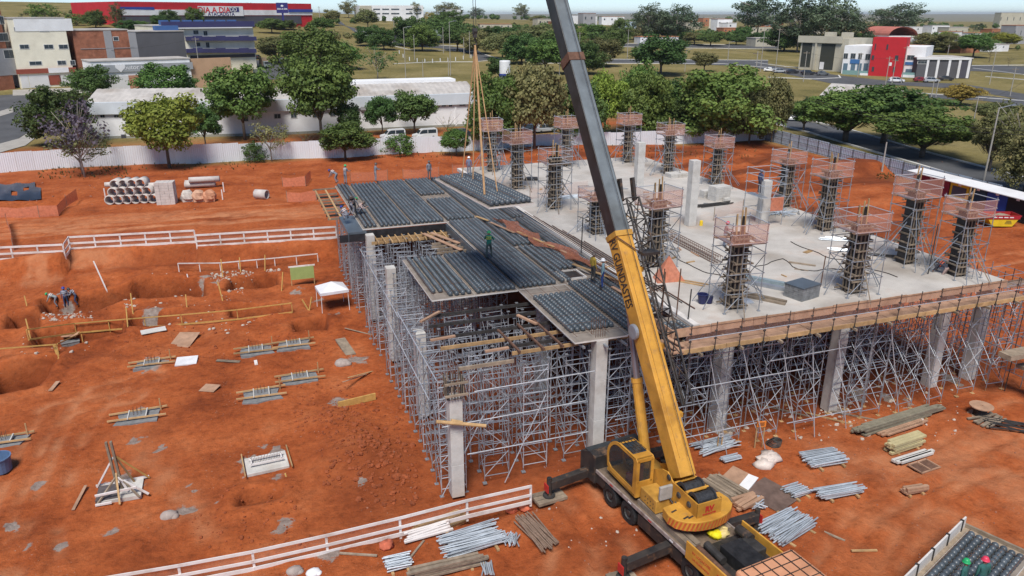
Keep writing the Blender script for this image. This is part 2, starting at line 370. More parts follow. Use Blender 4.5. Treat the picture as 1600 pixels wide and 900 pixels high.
dug_and_shade = np.maximum(dug_and_shade, .3*sst(.54, .68, fbm(X*.33, Y*.33, 4, 53))*sst(-45, -38, X)*sst(60, 50, X)*sst(73, 66, Y))
light = sst(.38, .58, fbm(X*.10, Y*.8, 3, 31))*np.exp(-((Y-84)/6.5)**2)*sst(12, 2, X)     # wheel-polished haul road
light = np.maximum(light, .8*np.exp(-((X+3.2-.35*(30-Y))/1.0)**2)*sst(45, 36, Y)*sst(8, 2, X)*sst(.3, .6, fbm(X*.9, Y*.4, 3, 8)))
light = np.maximum(light, .75*sst(-4.5, -1.5, Y-_bkl)*sst(.3, -.3, Y-_bkl)*sst(-9, -14, X)*sst(.3, .55, fbm(X*.5, Y*.5, 3, 19)))
light = np.maximum(light, .7*sst(.42, .62, fbm(X*.4, Y*.4, 3, 17))*sst(19, 28, X)*sst(31, 26, Y))
for L_, gw in TRACKS:
    d_ = np.full(X.shape, 1e9)
    for (ax, ay), (bx, by) in zip(L_[:-1], L_[1:]):
        dx, dy = bx-ax, by-ay; t_ = np.clip(((X-ax)*dx+(Y-ay)*dy)/(dx*dx+dy*dy), 0, 1); d_ = np.minimum(d_, np.hypot(X-ax-t_*dx, Y-ay-t_*dy))
    light = np.maximum(light, .8*np.exp(-((d_-gw)/.3)**2)*sst(.25, .55, fbm(X*.8, Y*.8, 3, 77)))
me = bpy.data.meshes.new('ground')
vs = np.stack([X.ravel(), Y.ravel(), Z.ravel()], 1)
ii = np.arange(nx*ny).reshape(ny, nx)
fs = np.stack([ii[:-1,:-1].ravel(), ii[:-1,1:].ravel(), ii[1:,1:].ravel(), ii[1:,:-1].ravel()], 1)
me.vertices.add(len(vs)); me.vertices.foreach_set('co', vs.ravel())
me.loops.add(fs.size); me.loops.foreach_set('vertex_index', fs.ravel().astype(np.int32))
me.polygons.add(len(fs)); me.polygons.foreach_set('loop_start', (np.arange(len(fs))*4).astype(np.int32)); me.polygons.foreach_set('loop_total', np.full(len(fs), 4, np.int32))
me.polygons.foreach_set('use_smooth', np.ones(len(fs), bool)); me.update(); me.validate()
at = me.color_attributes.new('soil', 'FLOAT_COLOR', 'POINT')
at.data.foreach_set('color', np.stack([earth.ravel(), grey.ravel(), light.ravel(), dug_and_shade.ravel()], 1).ravel().astype(np.float32))
gm = bpy.data.materials.new('ground_soil_and_grass'); gm.use_nodes = True
n = gm.node_tree.nodes; L = gm.node_tree.links; b = n['Principled BSDF']; b.inputs['Roughness'].default_value = .95; b.inputs['Specular IOR Level'].default_value = .15
tc = n.new('ShaderNodeTexCoord'); src = tc.outputs['Object']
att = n.new('ShaderNodeAttribute'); att.attribute_name = 'soil'; sep = n.new('ShaderNodeSeparateColor'); L.new(att.outputs['Color'], sep.inputs[0])
def noi(sc, det=6, ro=.6):
    t = n.new('ShaderNodeTexNoise'); t.inputs['Scale'].default_value = sc; t.inputs['Detail'].default_value = det; t.inputs['Roughness'].default_value = ro; L.new(src, t.inputs['Vector']); return t.outputs['Fac']
def ramp(f, stops):
    r = n.new('ShaderNodeValToRGB'); e = r.color_ramp.elements
    while len(e) < len(stops): e.new(.5)
    for k, (p, c) in enumerate(stops): e[k].position = p; e[k].color = (*c, 1)
    L.new(f, r.inputs[0]); return r.outputs[0]
def mix(f, a, c, mode='MIX'):
    m = n.new('ShaderNodeMixRGB'); m.blend_type = mode
    for s_, v in ((m.inputs['Fac'], f), (m.inputs['Color1'], a), (m.inputs['Color2'], c)):
        if isinstance(v, (tuple, float, int)): s_.default_value = v if isinstance(v, (float, int)) else (*v, 1)
        else: L.new(v, s_)
    return m.outputs[0]
soil = ramp(noi(.23, 11, .70), [(.30, (.175,.040,.013)), (.44, (.32,.078,.023)), (.56, (.40,.108,.034)), (.74, (.48,.165,.066))])
fine = ramp(noi(2.6, 8, .72), [(.26, (.36,.33,.31)), (.45, (.88,.86,.85)), (.60, (1.08,1.06,1.05)), (.78, (1.35,1.35,1.35))])
soil = mix(.85, soil, fine, 'MULTIPLY')
soil = mix(mix(1.0, sep.outputs[2], ramp(noi(.9, 6), [(.3,(.2,.2,.2)),(.6,(.9,.9,.9))]), 'MULTIPLY'), soil, (.50,.215,.105))
peb = ramp(noi(9, 3, .5), [(.66, (0,0,0)), (.72, (1,1,1))])
soil = mix(mix(1.0, peb, ramp(noi(.35, 4), [(.5,(0,0,0)),(.62,(.5,.5,.5))]), 'MULTIPLY'), soil, (.46,.36,.29))
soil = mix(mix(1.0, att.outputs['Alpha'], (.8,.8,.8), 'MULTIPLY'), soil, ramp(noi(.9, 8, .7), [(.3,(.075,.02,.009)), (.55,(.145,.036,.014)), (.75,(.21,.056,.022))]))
gadd = n.new('ShaderNodeMath'); gadd.operation = 'MULTIPLY_ADD'; L.new(noi(1.6, 9, .72), gadd.inputs[0]); gadd.inputs[1].default_value = 1.5; gadd.inputs[2].default_value = -.95
gsum = n.new('ShaderNodeMath'); gsum.operation = 'ADD'; L.new(sep.outputs[1], gsum.inputs[0]); L.new(gadd.outputs[0], gsum.inputs[1])
gfac = ramp(gsum.outputs[0], [(.3,(0,0,0)), (.42,(.85,.85,.85))])
soil = mix(gfac, soil, ramp(noi(3, 5), [(.3,(.17,.155,.14)), (.7,(.34,.31,.28))]))
grass = ramp(noi(.05, 9, .62), [(.3, (.115,.105,.036)), (.5, (.215,.178,.07)), (.72, (.29,.235,.11))])
grass = mix(.8, grass, ramp(noi(1.2, 6, .7), [(.3,(.55,.55,.5)),(.7,(1.2,1.2,1.15))]), 'MULTIPLY')
base = mix(sep.outputs[0], grass, soil)
L.new(base, b.inputs['Base Color'])
bp = n.new('ShaderNodeBump'); bp.inputs['Strength'].default_value = .9; bp.inputs['Distance'].default_value = .16
L.new(noi(2.2, 9, .7), bp.inputs['Height']); L.new(bp.outputs[0], b.inputs['Normal'])
me.materials.append(gm)
go = bpy.data.objects.new('ground', me); C.objects.link(go); go['kind'] = 'structure'
# ------------------------------------------------------------------ the building under construction
ZD = 5.5        # top of the formwork deck
ZS = 5.9        # top of the cast slab
# cast slab
sl_ = thing('cast_slab', 'pale grey cast concrete floor slab carrying the column forms', 'slab', (30, 50, ZD-.05))
m = MB(); m.box((30.9, 51.9, 5.72), (20.6, 44.0, .36)); obj('slab', m, SLABM, sl_, world=True)
m = MB(); m.box((20.42, 51.9, 5.79), (.34, 43.6, .30)); obj('edge_kerb', m, BASEW, sl_, world=True)
m = MB()
for x in np.arange(21.5, 41, 1.5): m.box((x, 51.5, 5.45), (.09, 43, .18))
obj('joists', m, WOODG, sl_, world=True)
# bubble deck panels: plate + rows of balls
_bm = {}
def ball_mesh(nx_, ny_, p, r=.148):
    key = (nx_, ny_, round(p, 3))
    if key in _bm: return _bm[key]
    seg, ring = 8, 4
    th = [math.radians(a) for a in (18, 52, 88, 124)]
    sv = np.array([(math.sin(t)*math.cos(2*math.pi*k/seg), math.sin(t)*math.sin(2*math.pi*k/seg), math.cos(t)) for t in th for k in range(seg)])*r
    sf = [tuple(range(seg))] + [(i*seg+k, (i+1)*seg+k, (i+1)*seg+(k+1) % seg, i*seg+(k+1) % seg) for i in range(ring-1) for k in range(seg)]
    V = []; Fc = []
    b = 0
    for i in range(nx_):
        for j in range(ny_):
            c = np.array([(i+.5)*p, (j+.5)*.29, r*.95]) + np.random.RandomState(i*997+j).uniform(-.008, .008, 3)
            V.append(sv+c); Fc += [tuple(q+b for q in f) for f in sf]; b += len(sv)
    me = bpy.data.meshes.new('ball_grid'); me.from_pydata(np.concatenate(V).tolist(), [], Fc); me.materials.append(BALL)
    me.polygons.foreach_set('use_smooth', [True]*len(Fc)); me.update(); _bm[key] = me; return me
def panel(x0, x1, y0, y1, label, z=ZD, blocks=None, rz=0.0, name='bubble_deck_panel', bare=True):
    """blocks: list of (bx0,bx1,by0,by1) inside the plate that carry balls, local metres"""
    t = thing(name, label, 'deck panel', (x0, y0, z), rz, 'plastic ball deck panels')
    w_, l_ = x1-x0, y1-y0
    m = MB(); m.mat(0); m.box((w_/2, l_/2, .035), (w_-.02, l_-.02, .07)); obj('plate', m, BASE, t)
    m = MB()
    for e in ((w_/2, .004, w_-.02, .012), (w_/2, l_-.004, w_-.02, .012)): m.box((e[0], e[1], .035), (e[2], e[3], .074))
    m.box((.004, l_/2, .035), (.012, l_-.04, .074)); m.box((w_-.004, l_/2, .035), (.012, l_-.04, .074)); obj('plate_edge', m, BASEW, t)
    if blocks is None: blocks = [(.09, w_-.08, .1, l_-.1)]
    for bx0, bx1, by0, by1 in blocks:
        nxx = max(1, int((bx1-bx0)/.292)); nyy = max(1, int((by1-by0)/.29))
        o = obj('ball_grid', ball_mesh(nxx, nyy, (bx1-bx0)/nxx), None, t, loc=(bx0, by0, .07)); o['kind'] = 'stuff'
    # lattice girders / bars between the rows
    m = MB()
    for k in range(0, 10, 3):
        x = .16 + k*(w_-.3)/9.0
        m.tube((x, .1, .33), (x, l_-.1, .33), .012, 4, cap=False)
    for k in range(int(l_/1.2)): m.tube((.1, .5+k*1.2, .315), (w_-.1, .5+k*1.2, .315), .008, 4, cap=False)
    obj('lattice_bars', m, RUST, t)
    return t
P_ = panel
P_(7.80, 9.02, 54.95, 71.0, 'narrow ball panel at the far left deck corner beside the crouching workers', blocks=[(.12, 1.1, .2, 6.2), (.12, 1.1, 9.6, 15.9)])
P_(9.02, 11.52, 54.95, 70.6, 'ball panel of the rear deck, second from its open left edge')
P_(11.52, 14.10, 54.95, 71.0, 'ball panel of the rear deck with no opening, third from the left edge')
P_(14.10, 16.65, 54.95, 71.3, 'ball panel of the rear deck with a bare pale rectangle in it', blocks=[(.16, 2.4, .2, 7.2), (.16, 2.4, 9.2, 16)])
P_(16.65, 19.1, 46.9, 71.0, 'very long ball panel under the lifted panel', )
P_(14.13, 16.65, 38.8, 54.8, 'long ball panel right of the open deck bay with a black beam side')
P_(16.65, 19.1, 38.8, 46.85, 'ball panel with a square black hole near the two men', blocks=[(.16, 1.0, .2, 7.9), (1.0, 2.3, 2.4, 7.9)])
P_(9.02, 11.55, 38.75, 46.6, 'left of the two middle ball panels with a bare front corner', blocks=[(.14, .98, .95, 7.7), (.98, 2.42, .2, 7.7)])
P_(11.55, 14.10, 38.75, 46.7, 'right of the two middle ball panels beside the worker in green')
P_(14.13, 17.0, 30.8, 38.75, 'front ball panel with a bare white strip and rebar above the concrete column', blocks=[(.2, 2.7, 1.1, 6.6)])
P_(17.0, 19.1, 30.9, 38.75, 'front ball panel passing behind the yellow boom', blocks=[(.12, 2.0, .25, 7.8)])
P_(19.15, 20.2, 33.0, 54.0, 'narrow ball strip along the white slab kerb')
P_(19.15, 20.2, 54.05, 72.0, 'narrow ball strip by the kerb below the lifted panel end')
P_(18.9, 20.3, 29.9, 32.2, 'short ball panel piece in the timber edge box at the slab corner', blocks=[(.15, 1.3, .2, 1.6)])
# bare patches: pink-stained plate areas and the hole
t = thing('deck_hole', 'black open hole with white frame in the ball deck', 'opening', (17.9, 39.6, ZD+.07))
m = MB(); m.box((18.0, 40.1, ZD+.10), (1.2, 1.4, .03)); obj('void_board', m, BLK, t, world=True)
m = MB()
for c, d in (((18.0, 40.85, ZD+.14), (1.4, .1, .12)), ((18.0, 39.35, ZD+.14), (1.4, .1, .12)), ((17.35, 40.1, ZD+.14), (.1, 1.4, .12)), ((18.65, 40.1, ZD+.14), (.1, 1.4, .12))): m.box(c, d)
obj('frame', m, BASEW, t, world=True)
# lifted panel, hanging in the crane's slings
LPZ = 11.3
pa = g(764, 327, LPZ); pb = g(827, 316, LPZ); pc = g(680, 281, LPZ)
lp_rz = math.atan2(-(pc.x-pa.x), pc.y-pa.y); lp_w = (pb-pa).length; lp_l = (pc-pa).length
lp = panel(pa.x, pa.x+lp_w, pa.y, pa.y+lp_l, 'ball panel hanging from the crane slings above the deck', LPZ, rz=lp_rz)
LPM = Matrix.Translation((pa.x, pa.y, LPZ)) @ Matrix.Rotation(lp_rz, 4, 'Z')
# edge beams / black film formwork sides of the open bay
def single(name, mb, mats, label, cat, group=None, smooth=False):
    c = np.mean(np.array(mb.v), 0); lo = min(q[2] for q in mb.v); base = Vector((c[0], c[1], lo))
    mb.shift(-base); o = obj(name, mb, mats, None, smooth); o.location = base; return tag(o, label, cat, group)
m = MB(); m.box((11.4, 54.83, 5.18), (7.3, .06, .62)); single('black_form_board', m, BLACKPLY, 'long black formwork board under the rear deck front edge', 'formwork board')
m = MB(); m.box((14.03, 50.8, 5.2), (.06, 7.6, .6)); single('black_form_board', m, BLUEFILM, 'blue grey formwork board along the right side of the open bay', 'formwork board')
m = MB(); m.box((7.35, 57.2, 5.28), (1.35, 5.0, .4)); m.box((6.7, 54.65, 5.15), (.06, .06, .7)); single('film_platform', m, BLUEFILM, 'glossy blue grey plywood platform at the left deck corner', 'platform')
m = MB(); m.box((7.0, 54.66, 5.05), (1.9, .07, .55)); single('black_form_board', m, BLACKPLY, 'short black board under the blue grey corner platform', 'formwork board')
# timber joists under deck edges
k = 0
for (xa, xb, y0, zz) in [(8.2, 14.0, 54.35, 4.86), (8.2, 14.0, 53.7, 4.80)]:
    m = MB(); m.bar((xa, y0, zz), (xb, y0, zz), .1, .2); single('timber_beam', m, WOOD, ('front' if k else 'rear') + ' long timber beam under the edge of the rear deck', 'beam', 'deck beams'); k += 1
for i in range(11):
    x = 8.6+i*.5; m = MB(); m.bar((x, 52.9, 4.95), (x, 54.7, 4.98), .08, .14)
    single('timber_joist', m, WOOD, nth(i+1) + ' short timber joist from the left under the rear deck edge', 'joist', 'short joists of the open bay')
for i in range(6):
    y = 47.6+i*.75; m = MB(); m.bar((11.9+.2*(i % 2), y, 5.0), (14.0, y, 5.0), .09, .16)
    single('timber_joist', m, WOODG, nth(i+1) + ' cross joist from the front at the right side of the open bay', 'joist', 'cross joists of the open bay')
for i, (a, b_) in enumerate([((12.1, 53.9), (13.6, 48.9)), ((12.7, 53.9), (13.9, 50.5))]):
    m = MB(); m.bar((*a, 5.14), (*b_, 5.14), .3, .05); single('plank', m, WOODP, ['long', 'shorter'][i] + ' orange plank lying over the corner of the open bay', 'plank', 'planks on the bay')
# left overhang: open joist frame beyond the far left deck edge
for i in range(9):
    y = 60.6+i*1.15; m = MB(); m.bar((5.9, y, 5.1), (7.8, y, 5.1), .1, .16)
    single('timber_joist', m, DKSTEEL if i % 3 == 1 else WOODG, nth(i+1) + ' cantilever joist from the front at the left deck overhang', 'joist', 'joists of the left overhang')
for i, x in enumerate((6.0, 6.9)):
    m = MB(); m.bar((x, 59.8, 5.28), (x, 70.8, 5.28), .14, .1); single('timber_beam', m, WOOD, ['outer', 'inner'][i] + ' timber runner over the joists of the left overhang', 'beam', 'overhang runners')
m = MB(); m.bar((5.8, 71.1, 5.3), (17.0, 71.3, 5.4), .12, .12); single('timber_beam', m, WOODG, 'long edge timber along the back of the ball deck', 'beam')
# open bay in front: long beams over the shoring (x 8..15, y 31..38)
BEAM = [(37.6, 'dark', 8.4, 14.4), (36.2, 'dark', 8.2, 14.2), (34.6, 'dark', 8.1, 14.6), (33.3, 'wood', 8.1, 16.8), (32.4, 'dark', 11.0, 17.0), (31.6, 'wood', 11.2, 18.9), (30.8, 'grey', 8.3, 11.0)]
for i, (y, kd, xa, xb) in enumerate(BEAM):
    m = MB(); m.bar((xa, y, 5.12), (xb, y, 5.12), .09, .17)
    single('shoring_beam', m, {'dark': DKSTEEL, 'wood': WOOD, 'grey': WOODG}[kd], nth(i+1) + ' long beam from the rear over the open front shoring', 'beam', 'beams over the front shoring')
for i, (x, y0, y1) in enumerate([(11.5, 31.3, 34.2), (12.7, 31.2, 34.6), (13.7, 31.2, 34.9), (14.6, 30.7, 33.6), (15.7, 30.4, 33.2), (16.7, 30.3, 32.6)]):
    m = MB(); m.bar((x, y0, 5.28), (x-.15, y1, 5.3), .1, .1); single('steel_joist', m, RUST if i < 3 else GALV, nth(i+1) + ' thin joist from the left laid across the front beams', 'joist', 'thin joists on the front beams')
for i, (x, y, a, l_) in enumerate([(8.5, 37.0, .7, 1.7), (8.4, 34.0, .1, 1.3), (13.2, 34.9, 1.9, 1.6), (10.5, 31.8, .05, 1.2)]):
    m = MB(); m.box((x, y, 5.35), (l_, .16, .09), rz=a); single('timber_offcut', m, WOODP, ['tilted offcut at the rear left of the front shoring', 'offcut jutting from the left end of the front shoring', 'loose orange offcut in the middle of the front shoring', 'short offcut by the unfinished front column'][i], 'timber', 'offcuts on the shoring')
# ---------------- columns
def column(x, y, z0, z1, a, b_, label, name='concrete_column'):
    t = thing(name, label, 'column', (x, y, z0), group='concrete columns'); hh = z1-z0; k = 3
    for i in range(k):
        m = MB(); m.box((0, 0, hh*(i+.5)/k), (a-.004*(i % 2), b_-.004*(i % 2), hh/k-.012)); obj('shaft_lift', m, CONC, t, bevel=.012)
    m = MB(); m.box((0, 0, hh/2), (a-.03, b_-.03, hh-.02)); obj('core', m, CONC, t)
    return t
FRONT = [(8.0, 30.6, -1.4, 3.9, 'front concrete column with a timber log across it, nearest the white rail'), (15.6, 31.1, -1.1, 5.5, 'front concrete column left of the crane boom'), (22.9, 31.0, -1.0, 5.3, 'front concrete column right of the crane boom'),
 (30.3, 30.8, -1.0, 5.3, 'front concrete column in the middle of the right shoring'), (38.2, 31.2, -1.0, 5.3, 'front concrete column with a timber block at its foot'), (41.3, 31.2, -1.0, 5.3, 'rightmost front concrete column')]
for c in FRONT: column(c[0], c[1], c[2], c[3], .62, .66, c[4])
BACK = [(8.2, 38.6, 3.9, 'inner column at the left, behind the logged front column'), (8.2, 46.6, 5.2, 'inner column at the left corner of the middle panels'), (8.2, 54.4, 5.3, 'inner column under the blue grey corner platform'), (15.6, 38.6, 5.4, 'inner column under the corner of the front ball panel'), (22.9, 39, 5.4, 'inner column under the slab, left bay'), (30.5, 39, 5.4, 'inner column under the slab, middle bay'), (38.2, 39, 5.4, 'inner column under the slab, right bay'), (38.4, 46.8, 5.4, 'rear inner column under the slab, right bay')]
for x, y, z1, lb in BACK: column(x, y, -1.3, z1, .6, .7, lb)
m = MB(); m.tube((7.0, 30.1, 3.0), (9.3, 29.9, 2.45), .09, 8); m.tube((7.7, 30.12, 2.9), (8.2, 30.02, 2.75), .10, 8); single('timber_log', m, WOOD, 'brown round log lying across the front column', 'log')
# column form still on the head of the front-left column
t = thing('column_head_form', 'dark form cage on top of the front left column', 'formwork', (8.0, 30.6, 3.9))
for s_ in (-1, 1):
    for q in range(6):
        m = MB(); m.box((s_*.4, -.35+.14*q, .5), (.04, .05, 1.0)); obj('slat', m, WOODG if q % 2 else DKSTEEL, t)
        m = MB(); m.box((-.35+.14*q, s_*.42, .5), (.05, .04, 1.0)); obj('slat', m, WOODG if q % 2 else DKSTEEL, t)
for q in range(5):
    m = MB(); m.tube((-.25+q*.12, 0, .0), (-.25+q*.12, .02, 1.7), .014, 5); obj('rebar', m, RUST, t)
for q in (.25, .85):
    m = MB(); m.box((0, -.48, q), (1.1, .07, .1)); obj('waler', m, WOODG, t)
t = thing('rebar_bundle', 'upright column rebar standing through the front ball panel', 'rebar', (15.6, 31.3, ZD))
for q in range(10):
    m = MB(); x = -.25+(q % 5)*.125; y = -.25+.5*(q//5); m.tube((x, y, -.1), (x, y, .95), .014, 5); obj('bar', m, RUST, t)
for i, (px, py, pt, lb) in enumerate([(996, 315, 222, 'bare concrete column on the slab right of the boom'), (1078, 352, 250, 'bare concrete column on the slab with a yellow can at its foot')]):
    p = g(px, py, ZS); column(p.x, p.y, ZS, ZS+hgt(p, pt), .62, .62, lb)
    if i: m = MB(); m.lathe([(0, .38), (.05, .38), (.12, .34), (.13, 0), (0, 0)], (p.x+.75, p.y-.3, ZS)); single('yellow_can', m, mat('yellow_plastic', (.75,.52,.03), .5), 'small yellow can beside the bare concrete column', 'can')
p = g(1190, 348, ZS); column(p.x, p.y, ZS, ZS+3.2, .65, .65, 'bare concrete column with a worker standing in its scaffold')
# ---------------- column form towers on the slab
def build_tower(kind, var=0):
    """local origin at the column foot on the slab; kind 0 narrow ladder tower (rear), 1 wide tower"""
    ht = 4.75; a, b_ = (1.0, .9)
    t = bpy.data.objects.new('column_form_tower', None); C.objects.link(t)
    fh = 3.9+.12*var; rv = random.Random(kind*7+var)
    for i in range(2):
        for s_ in (-1, 1):
            m = MB()
            if i: m.box((s_*.36, 0, fh/2), (.03, .66, fh))
            else: m.box((0, s_*.36, fh/2), (.70, .03, fh))
            obj('form_panel', m, BLACKPLY, t)
    for i in range(9):                       # walers with protruding ends, a pair on each side
        z = .2+i*.46+rv.uniform(-.06, .06)
        m = MB(); e = rv.uniform(.44, .66)
        for s_ in (-1, 1):
            m.box((rv.uniform(-.12, .12), s_*.44, z), (e*2, .06, .08)); m.box((s_*.44, rv.uniform(-.1, .1), z+.1), (.06, e*2, .08))
        obj('waler', m, WOODG, t)
    m = MB()
    for s_ in (-.25, 0, .25): m.box((s_, -.40, fh/2), (.07, .05, fh-.1)); m.box((-.40, s_, fh/2), (.05, .07, fh-.1))
    obj('stud', m, WOODG, t)
    for i, (x, y) in enumerate([(-.15, .1), (.1, .15), (.2, -.1)][:2+var]):
        m = MB(); m.bar((x, y, fh-.4), (x+rv.uniform(-.1, .1), y, ht+rv.uniform(.2, .7)), .07, .05); obj('stake', m, WOOD, t)
    m = MB(); m.tube((.1, -.1, fh-.2), (.1, -.1, fh+.9), .012, 4); m.tube((-.2, .2, fh-.2), (-.2, .2, fh+.95), .012, 4); m.box((.12, 0, fh+.3), (.12, .10, 1.2)); obj('rebar', m, DKSTEEL, t)
    for sx in (-1, 1):                       # four standards
        for sy in (-1, 1):
            m = MB(); m.tube((sx*a, sy*b_, 0), (sx*a, sy*b_, ht+.1), .027, 6); m.box((sx*a, sy*b_, .02), (.16, .16, .03)); obj('standard', m, GALV, t)
    for z in (1.05, 2.1, 3.15, 3.72, 4.2, 4.68):
        m = MB()
        for s_ in (-1, 1):
            m.tube((-a-.1, s_*b_, z), (a+.1, s_*b_, z), .024, 6)
            m.tube((s_*a, -b_-.1, z+.05), (s_*a, b_+.1, z+.05), .024, 6)
        obj('ledger', m, GALVB if z > 3.5 else GALV, t)
    m = MB()
    if kind:
        m.tube((-a, -b_, .1), (a, -b_, 2.1), .022, 6); m.tube((-a, b_, 2.1), (a, b_, .1), .022, 6); m.tube((-a, -b_, 2.1), (-a, b_, .1), .022, 6); m.tube((a, -b_, 3.1), (a, b_, 1.05), .022, 6)
    else:
        m.tube((a, -b_, .1), (-a, -b_, 3.1), .022, 6); m.tube((-a, b_, 3.1), (-a, -b_, 1), .022, 6)
    obj('brace', m, GALV, t)
    for q in range(3):
        a_ = rv.uniform(0, 6.28); m = MB(); m.tube((.5*math.cos(a_), .5*math.sin(a_), rv.uniform(1.6, 3.2)), (rv.uniform(1.6, 2.6)*math.cos(a_), rv.uniform(1.6, 2.6)*math.sin(a_), .03), .024, 5); obj('thin_prop', m, GALV, t)
    # access ladder of close rungs on one side
    m = MB(); x0 = -.28 if kind else -.3
    for s_ in (0, .45): m.tube((x0+s_, -b_-.06, 0), (x0+s_, -b_-.06, 3.7), .02, 5)
    for i in range(13): m.tube((x0, -b_-.06, .2+i*.28), (x0+.45, -b_-.06, .2+i*.28), .016, 5)
    obj('ladder', m, GALV, t)
    for (px_, py_, qx, qy) in [(1, 0, 2.2, .4), (0, -1, -.5, -2.1)] if kind else [(1, .3, 2.3, .8), (-1, -.2, -2.2, -.6), (0, -1, .4, -2.2)]:
        m = MB(); m.tube((px_*a*.4, py_*b_*.4, 2.3), (qx, qy, .03), .03, 6); obj('raking_prop', m, GALV if px_ else WOODG, t)
    for s_ in (-1, 1):
        m = MB(); m.box((0, s_*.72, 3.66), (2*a+.1, .28, .045)); obj('platform_board', m, WOODP, t)
    for s_ in (-1, 1):
        m = MB(); m.box((s_*.8, 0, 3.67), (.3, 1.1, .04)); obj('platform_board', m, GALV, t)
    for i in range(4):
        if (i+var) % 4 == 2 and (kind or var): continue
        m = MB(); s_ = 1 if i % 2 else -1
        if i < 2: m.box((0, s_*(b_+.035), 4.22), (2*a+.08, .012, 1.0))
        else: m.box((s_*(a+.035), 0, 4.22), (.012, 2*b_+.06, 1.0))
        obj('guard_net', m, NETP, t)
    return t
TW = [(768,270,183,0,'column form tower at the far left rear, behind the crane slings'),(808,297,200,0,'column form tower, second from the left at the rear of the slab'),(884,262,180,0,'rear column form tower just left of the boom with two pink net sides'),(866,328,230,1,'column form tower left of the boom, nearest to the lifted panel'),
 (980,256,175,0,'tall rear column form tower right of the boom'),(1043,274,190,0,'rear column form tower behind the bare concrete columns'),(1118,292,210,0,'rear column form tower with concrete blocks at its foot'),(1022,417,290,1,'column form tower beside the boom with a pink cone net at its foot'),
 (1224,325,232,0,'column form tower behind the worker in the basket'),(1287,362,247,0,'column form tower at the slab rear edge before the red mound'),(1413,413,272,1,'tall column form tower left of the yellow skip'),(1330,458,325,1,'column form tower beside the grey block stack at the front'),
 (1493,432,305,1,'rightmost column form tower at the slab corner'),(1145,482,340,1,'front column form tower nearest the camera with a blue bucket beside'),(930,367,292,1,'column form tower hidden behind the boom')]
protos = [build_tower(0), build_tower(1), build_tower(0, 1), build_tower(1, 1), build_tower(1, 2)]; used = [False]*5
for i, (px, py, pt, kd, lb) in enumerate(TW):
    p = g(px, py-3, ZS); s_ = hgt(p, pt)/4.85; rz = R((i*37) % 13-6)
    sc = (.95+.03*(i % 4), 1, s_) if i % 2 else (-.95, .97, s_)
    kd = kd if i % 2 == 0 else kd+2 if i % 3 or not kd else 4
    if not used[kd]: o = protos[kd]; used[kd] = True; o.location = p; o.scale = sc; o.rotation_euler.z = rz
    else: o = dup(protos[kd], p, rz, scale=sc)
    tag(o, lb, 'form tower', 'column form towers on the slab')
for q, u_ in zip(protos, used):
    if not u_:
        for c_ in list(q.children): bpy.data.objects.remove(c_)
        bpy.data.objects.remove(q)
# scaffold basket round the bare column with the worker
t = thing('scaffold_basket', 'scaffold basket with a worker round the bare column', 'scaffold', g(1190, 348, ZS))
for sx in (-1, 1):
    for sy in (-1, 1):
        m = MB(); m.tube((sx*1.0, sy*.95, 0), (sx*1.0, sy*.95, 4.1), .027, 6); obj('standard', m, GALV, t)
for z in (1.1, 2.1, 3.0, 3.6, 4.05):
    m = MB()
    for s_ in (-1, 1): m.tube((-1.1, s_*.95, z), (1.1, s_*.95, z), .024, 6); m.tube((s_*1.0, -1, z+.05), (s_*1.0, 1, z+.05), .024, 6)
    obj('ledger', m, GALVB, t)
m = MB(); m.box((-.7, 0, 2.15), (.5, 1.8, .05)); obj('platform_board', m, GALV, t)
m = MB(); m.box((.4, -.98, 1.6), (1.1, .012, 1.0)); obj('guard_net', m, NETD, t)
# ---------------- front edge of the slab: walkway planks, edge boards, guard posts
t = thing('edge_walkway', 'orange plank walkway with guard rails along the slab front edge', 'walkway', (30, 29.3, 5.3))
for i, (y, z, wd) in enumerate([(29.85, ZS+.28, .05), (29.2, 5.42, .42), (28.72, 5.42, .42)]):
    for j in range(9):
        x0 = 18.6+j*2.5; m = MB()
        if i == 0: m.box((x0+1.25, 29.84, 5.74+.02*((j*5) % 3)), (2.46, .05, .44), rx=-.12+.03*((j*3) % 4), ry=.006*((j*7) % 5-2))
        else: m.box((x0+1.25, y, z+.01*((j*7+i) % 3)), (2.47, .44, .05))
        obj('plank', m, WOODP, t, world=True)
for j in range(9):
    m = MB(); x0 = 18.6+j*2.5; m.box((x0+1.25, 28.47, 5.37+.01*(j % 2)), (2.48, .05, .22)); obj('fascia_board', m, WOOD, t, world=True)
for j in range(17):
    x = 19.0+j*1.4; m = MB(); m.tube((x, 28.42, 4.4), (x+.03, 28.40, 6.75), .026, 6)
    for z in (5.3, 5.9, 6.3): m.tube((x-.06, 28.41, z), (x+.07, 28.41, z), .045, 5)
    obj('guard_post', m, DKSTEEL, t, world=True)
for z in (6.02, 6.6):
    m = MB(); m.tube((18.9, 28.36, z), (41.6, 28.36, z), .02, 6); obj('guard_rail', m, RUST if z > 6.3 else GALVB, t, world=True)
m = MB(); m.box((30, 28.39, 6.25), (22.5, .01, .7)); obj('guard_net', m, mat('thin_pink_net', (.62,.35,.27), .9, alpha=.10), t, world=True)
for j in range(10):
    x = 19.6+j*2.3; m = MB(); m.bar((x, 28.2, 5.2), (x, 31, 5.24), .1, .12); obj('bracket_beam', m, WOODG, t, world=True)
m = MB(); m.box((18.35, 29.2, 5.42), (.7, 1.6, .08)); m.bar((18.3, 28.5, 5.6), (18.1, 29.6, 5.6), .2, .05); m.bar((18.8, 28.6, 5.62), (18.6, 29.8, 5.62), .2, .05); obj('end_board', m, WOODP, t, world=True)
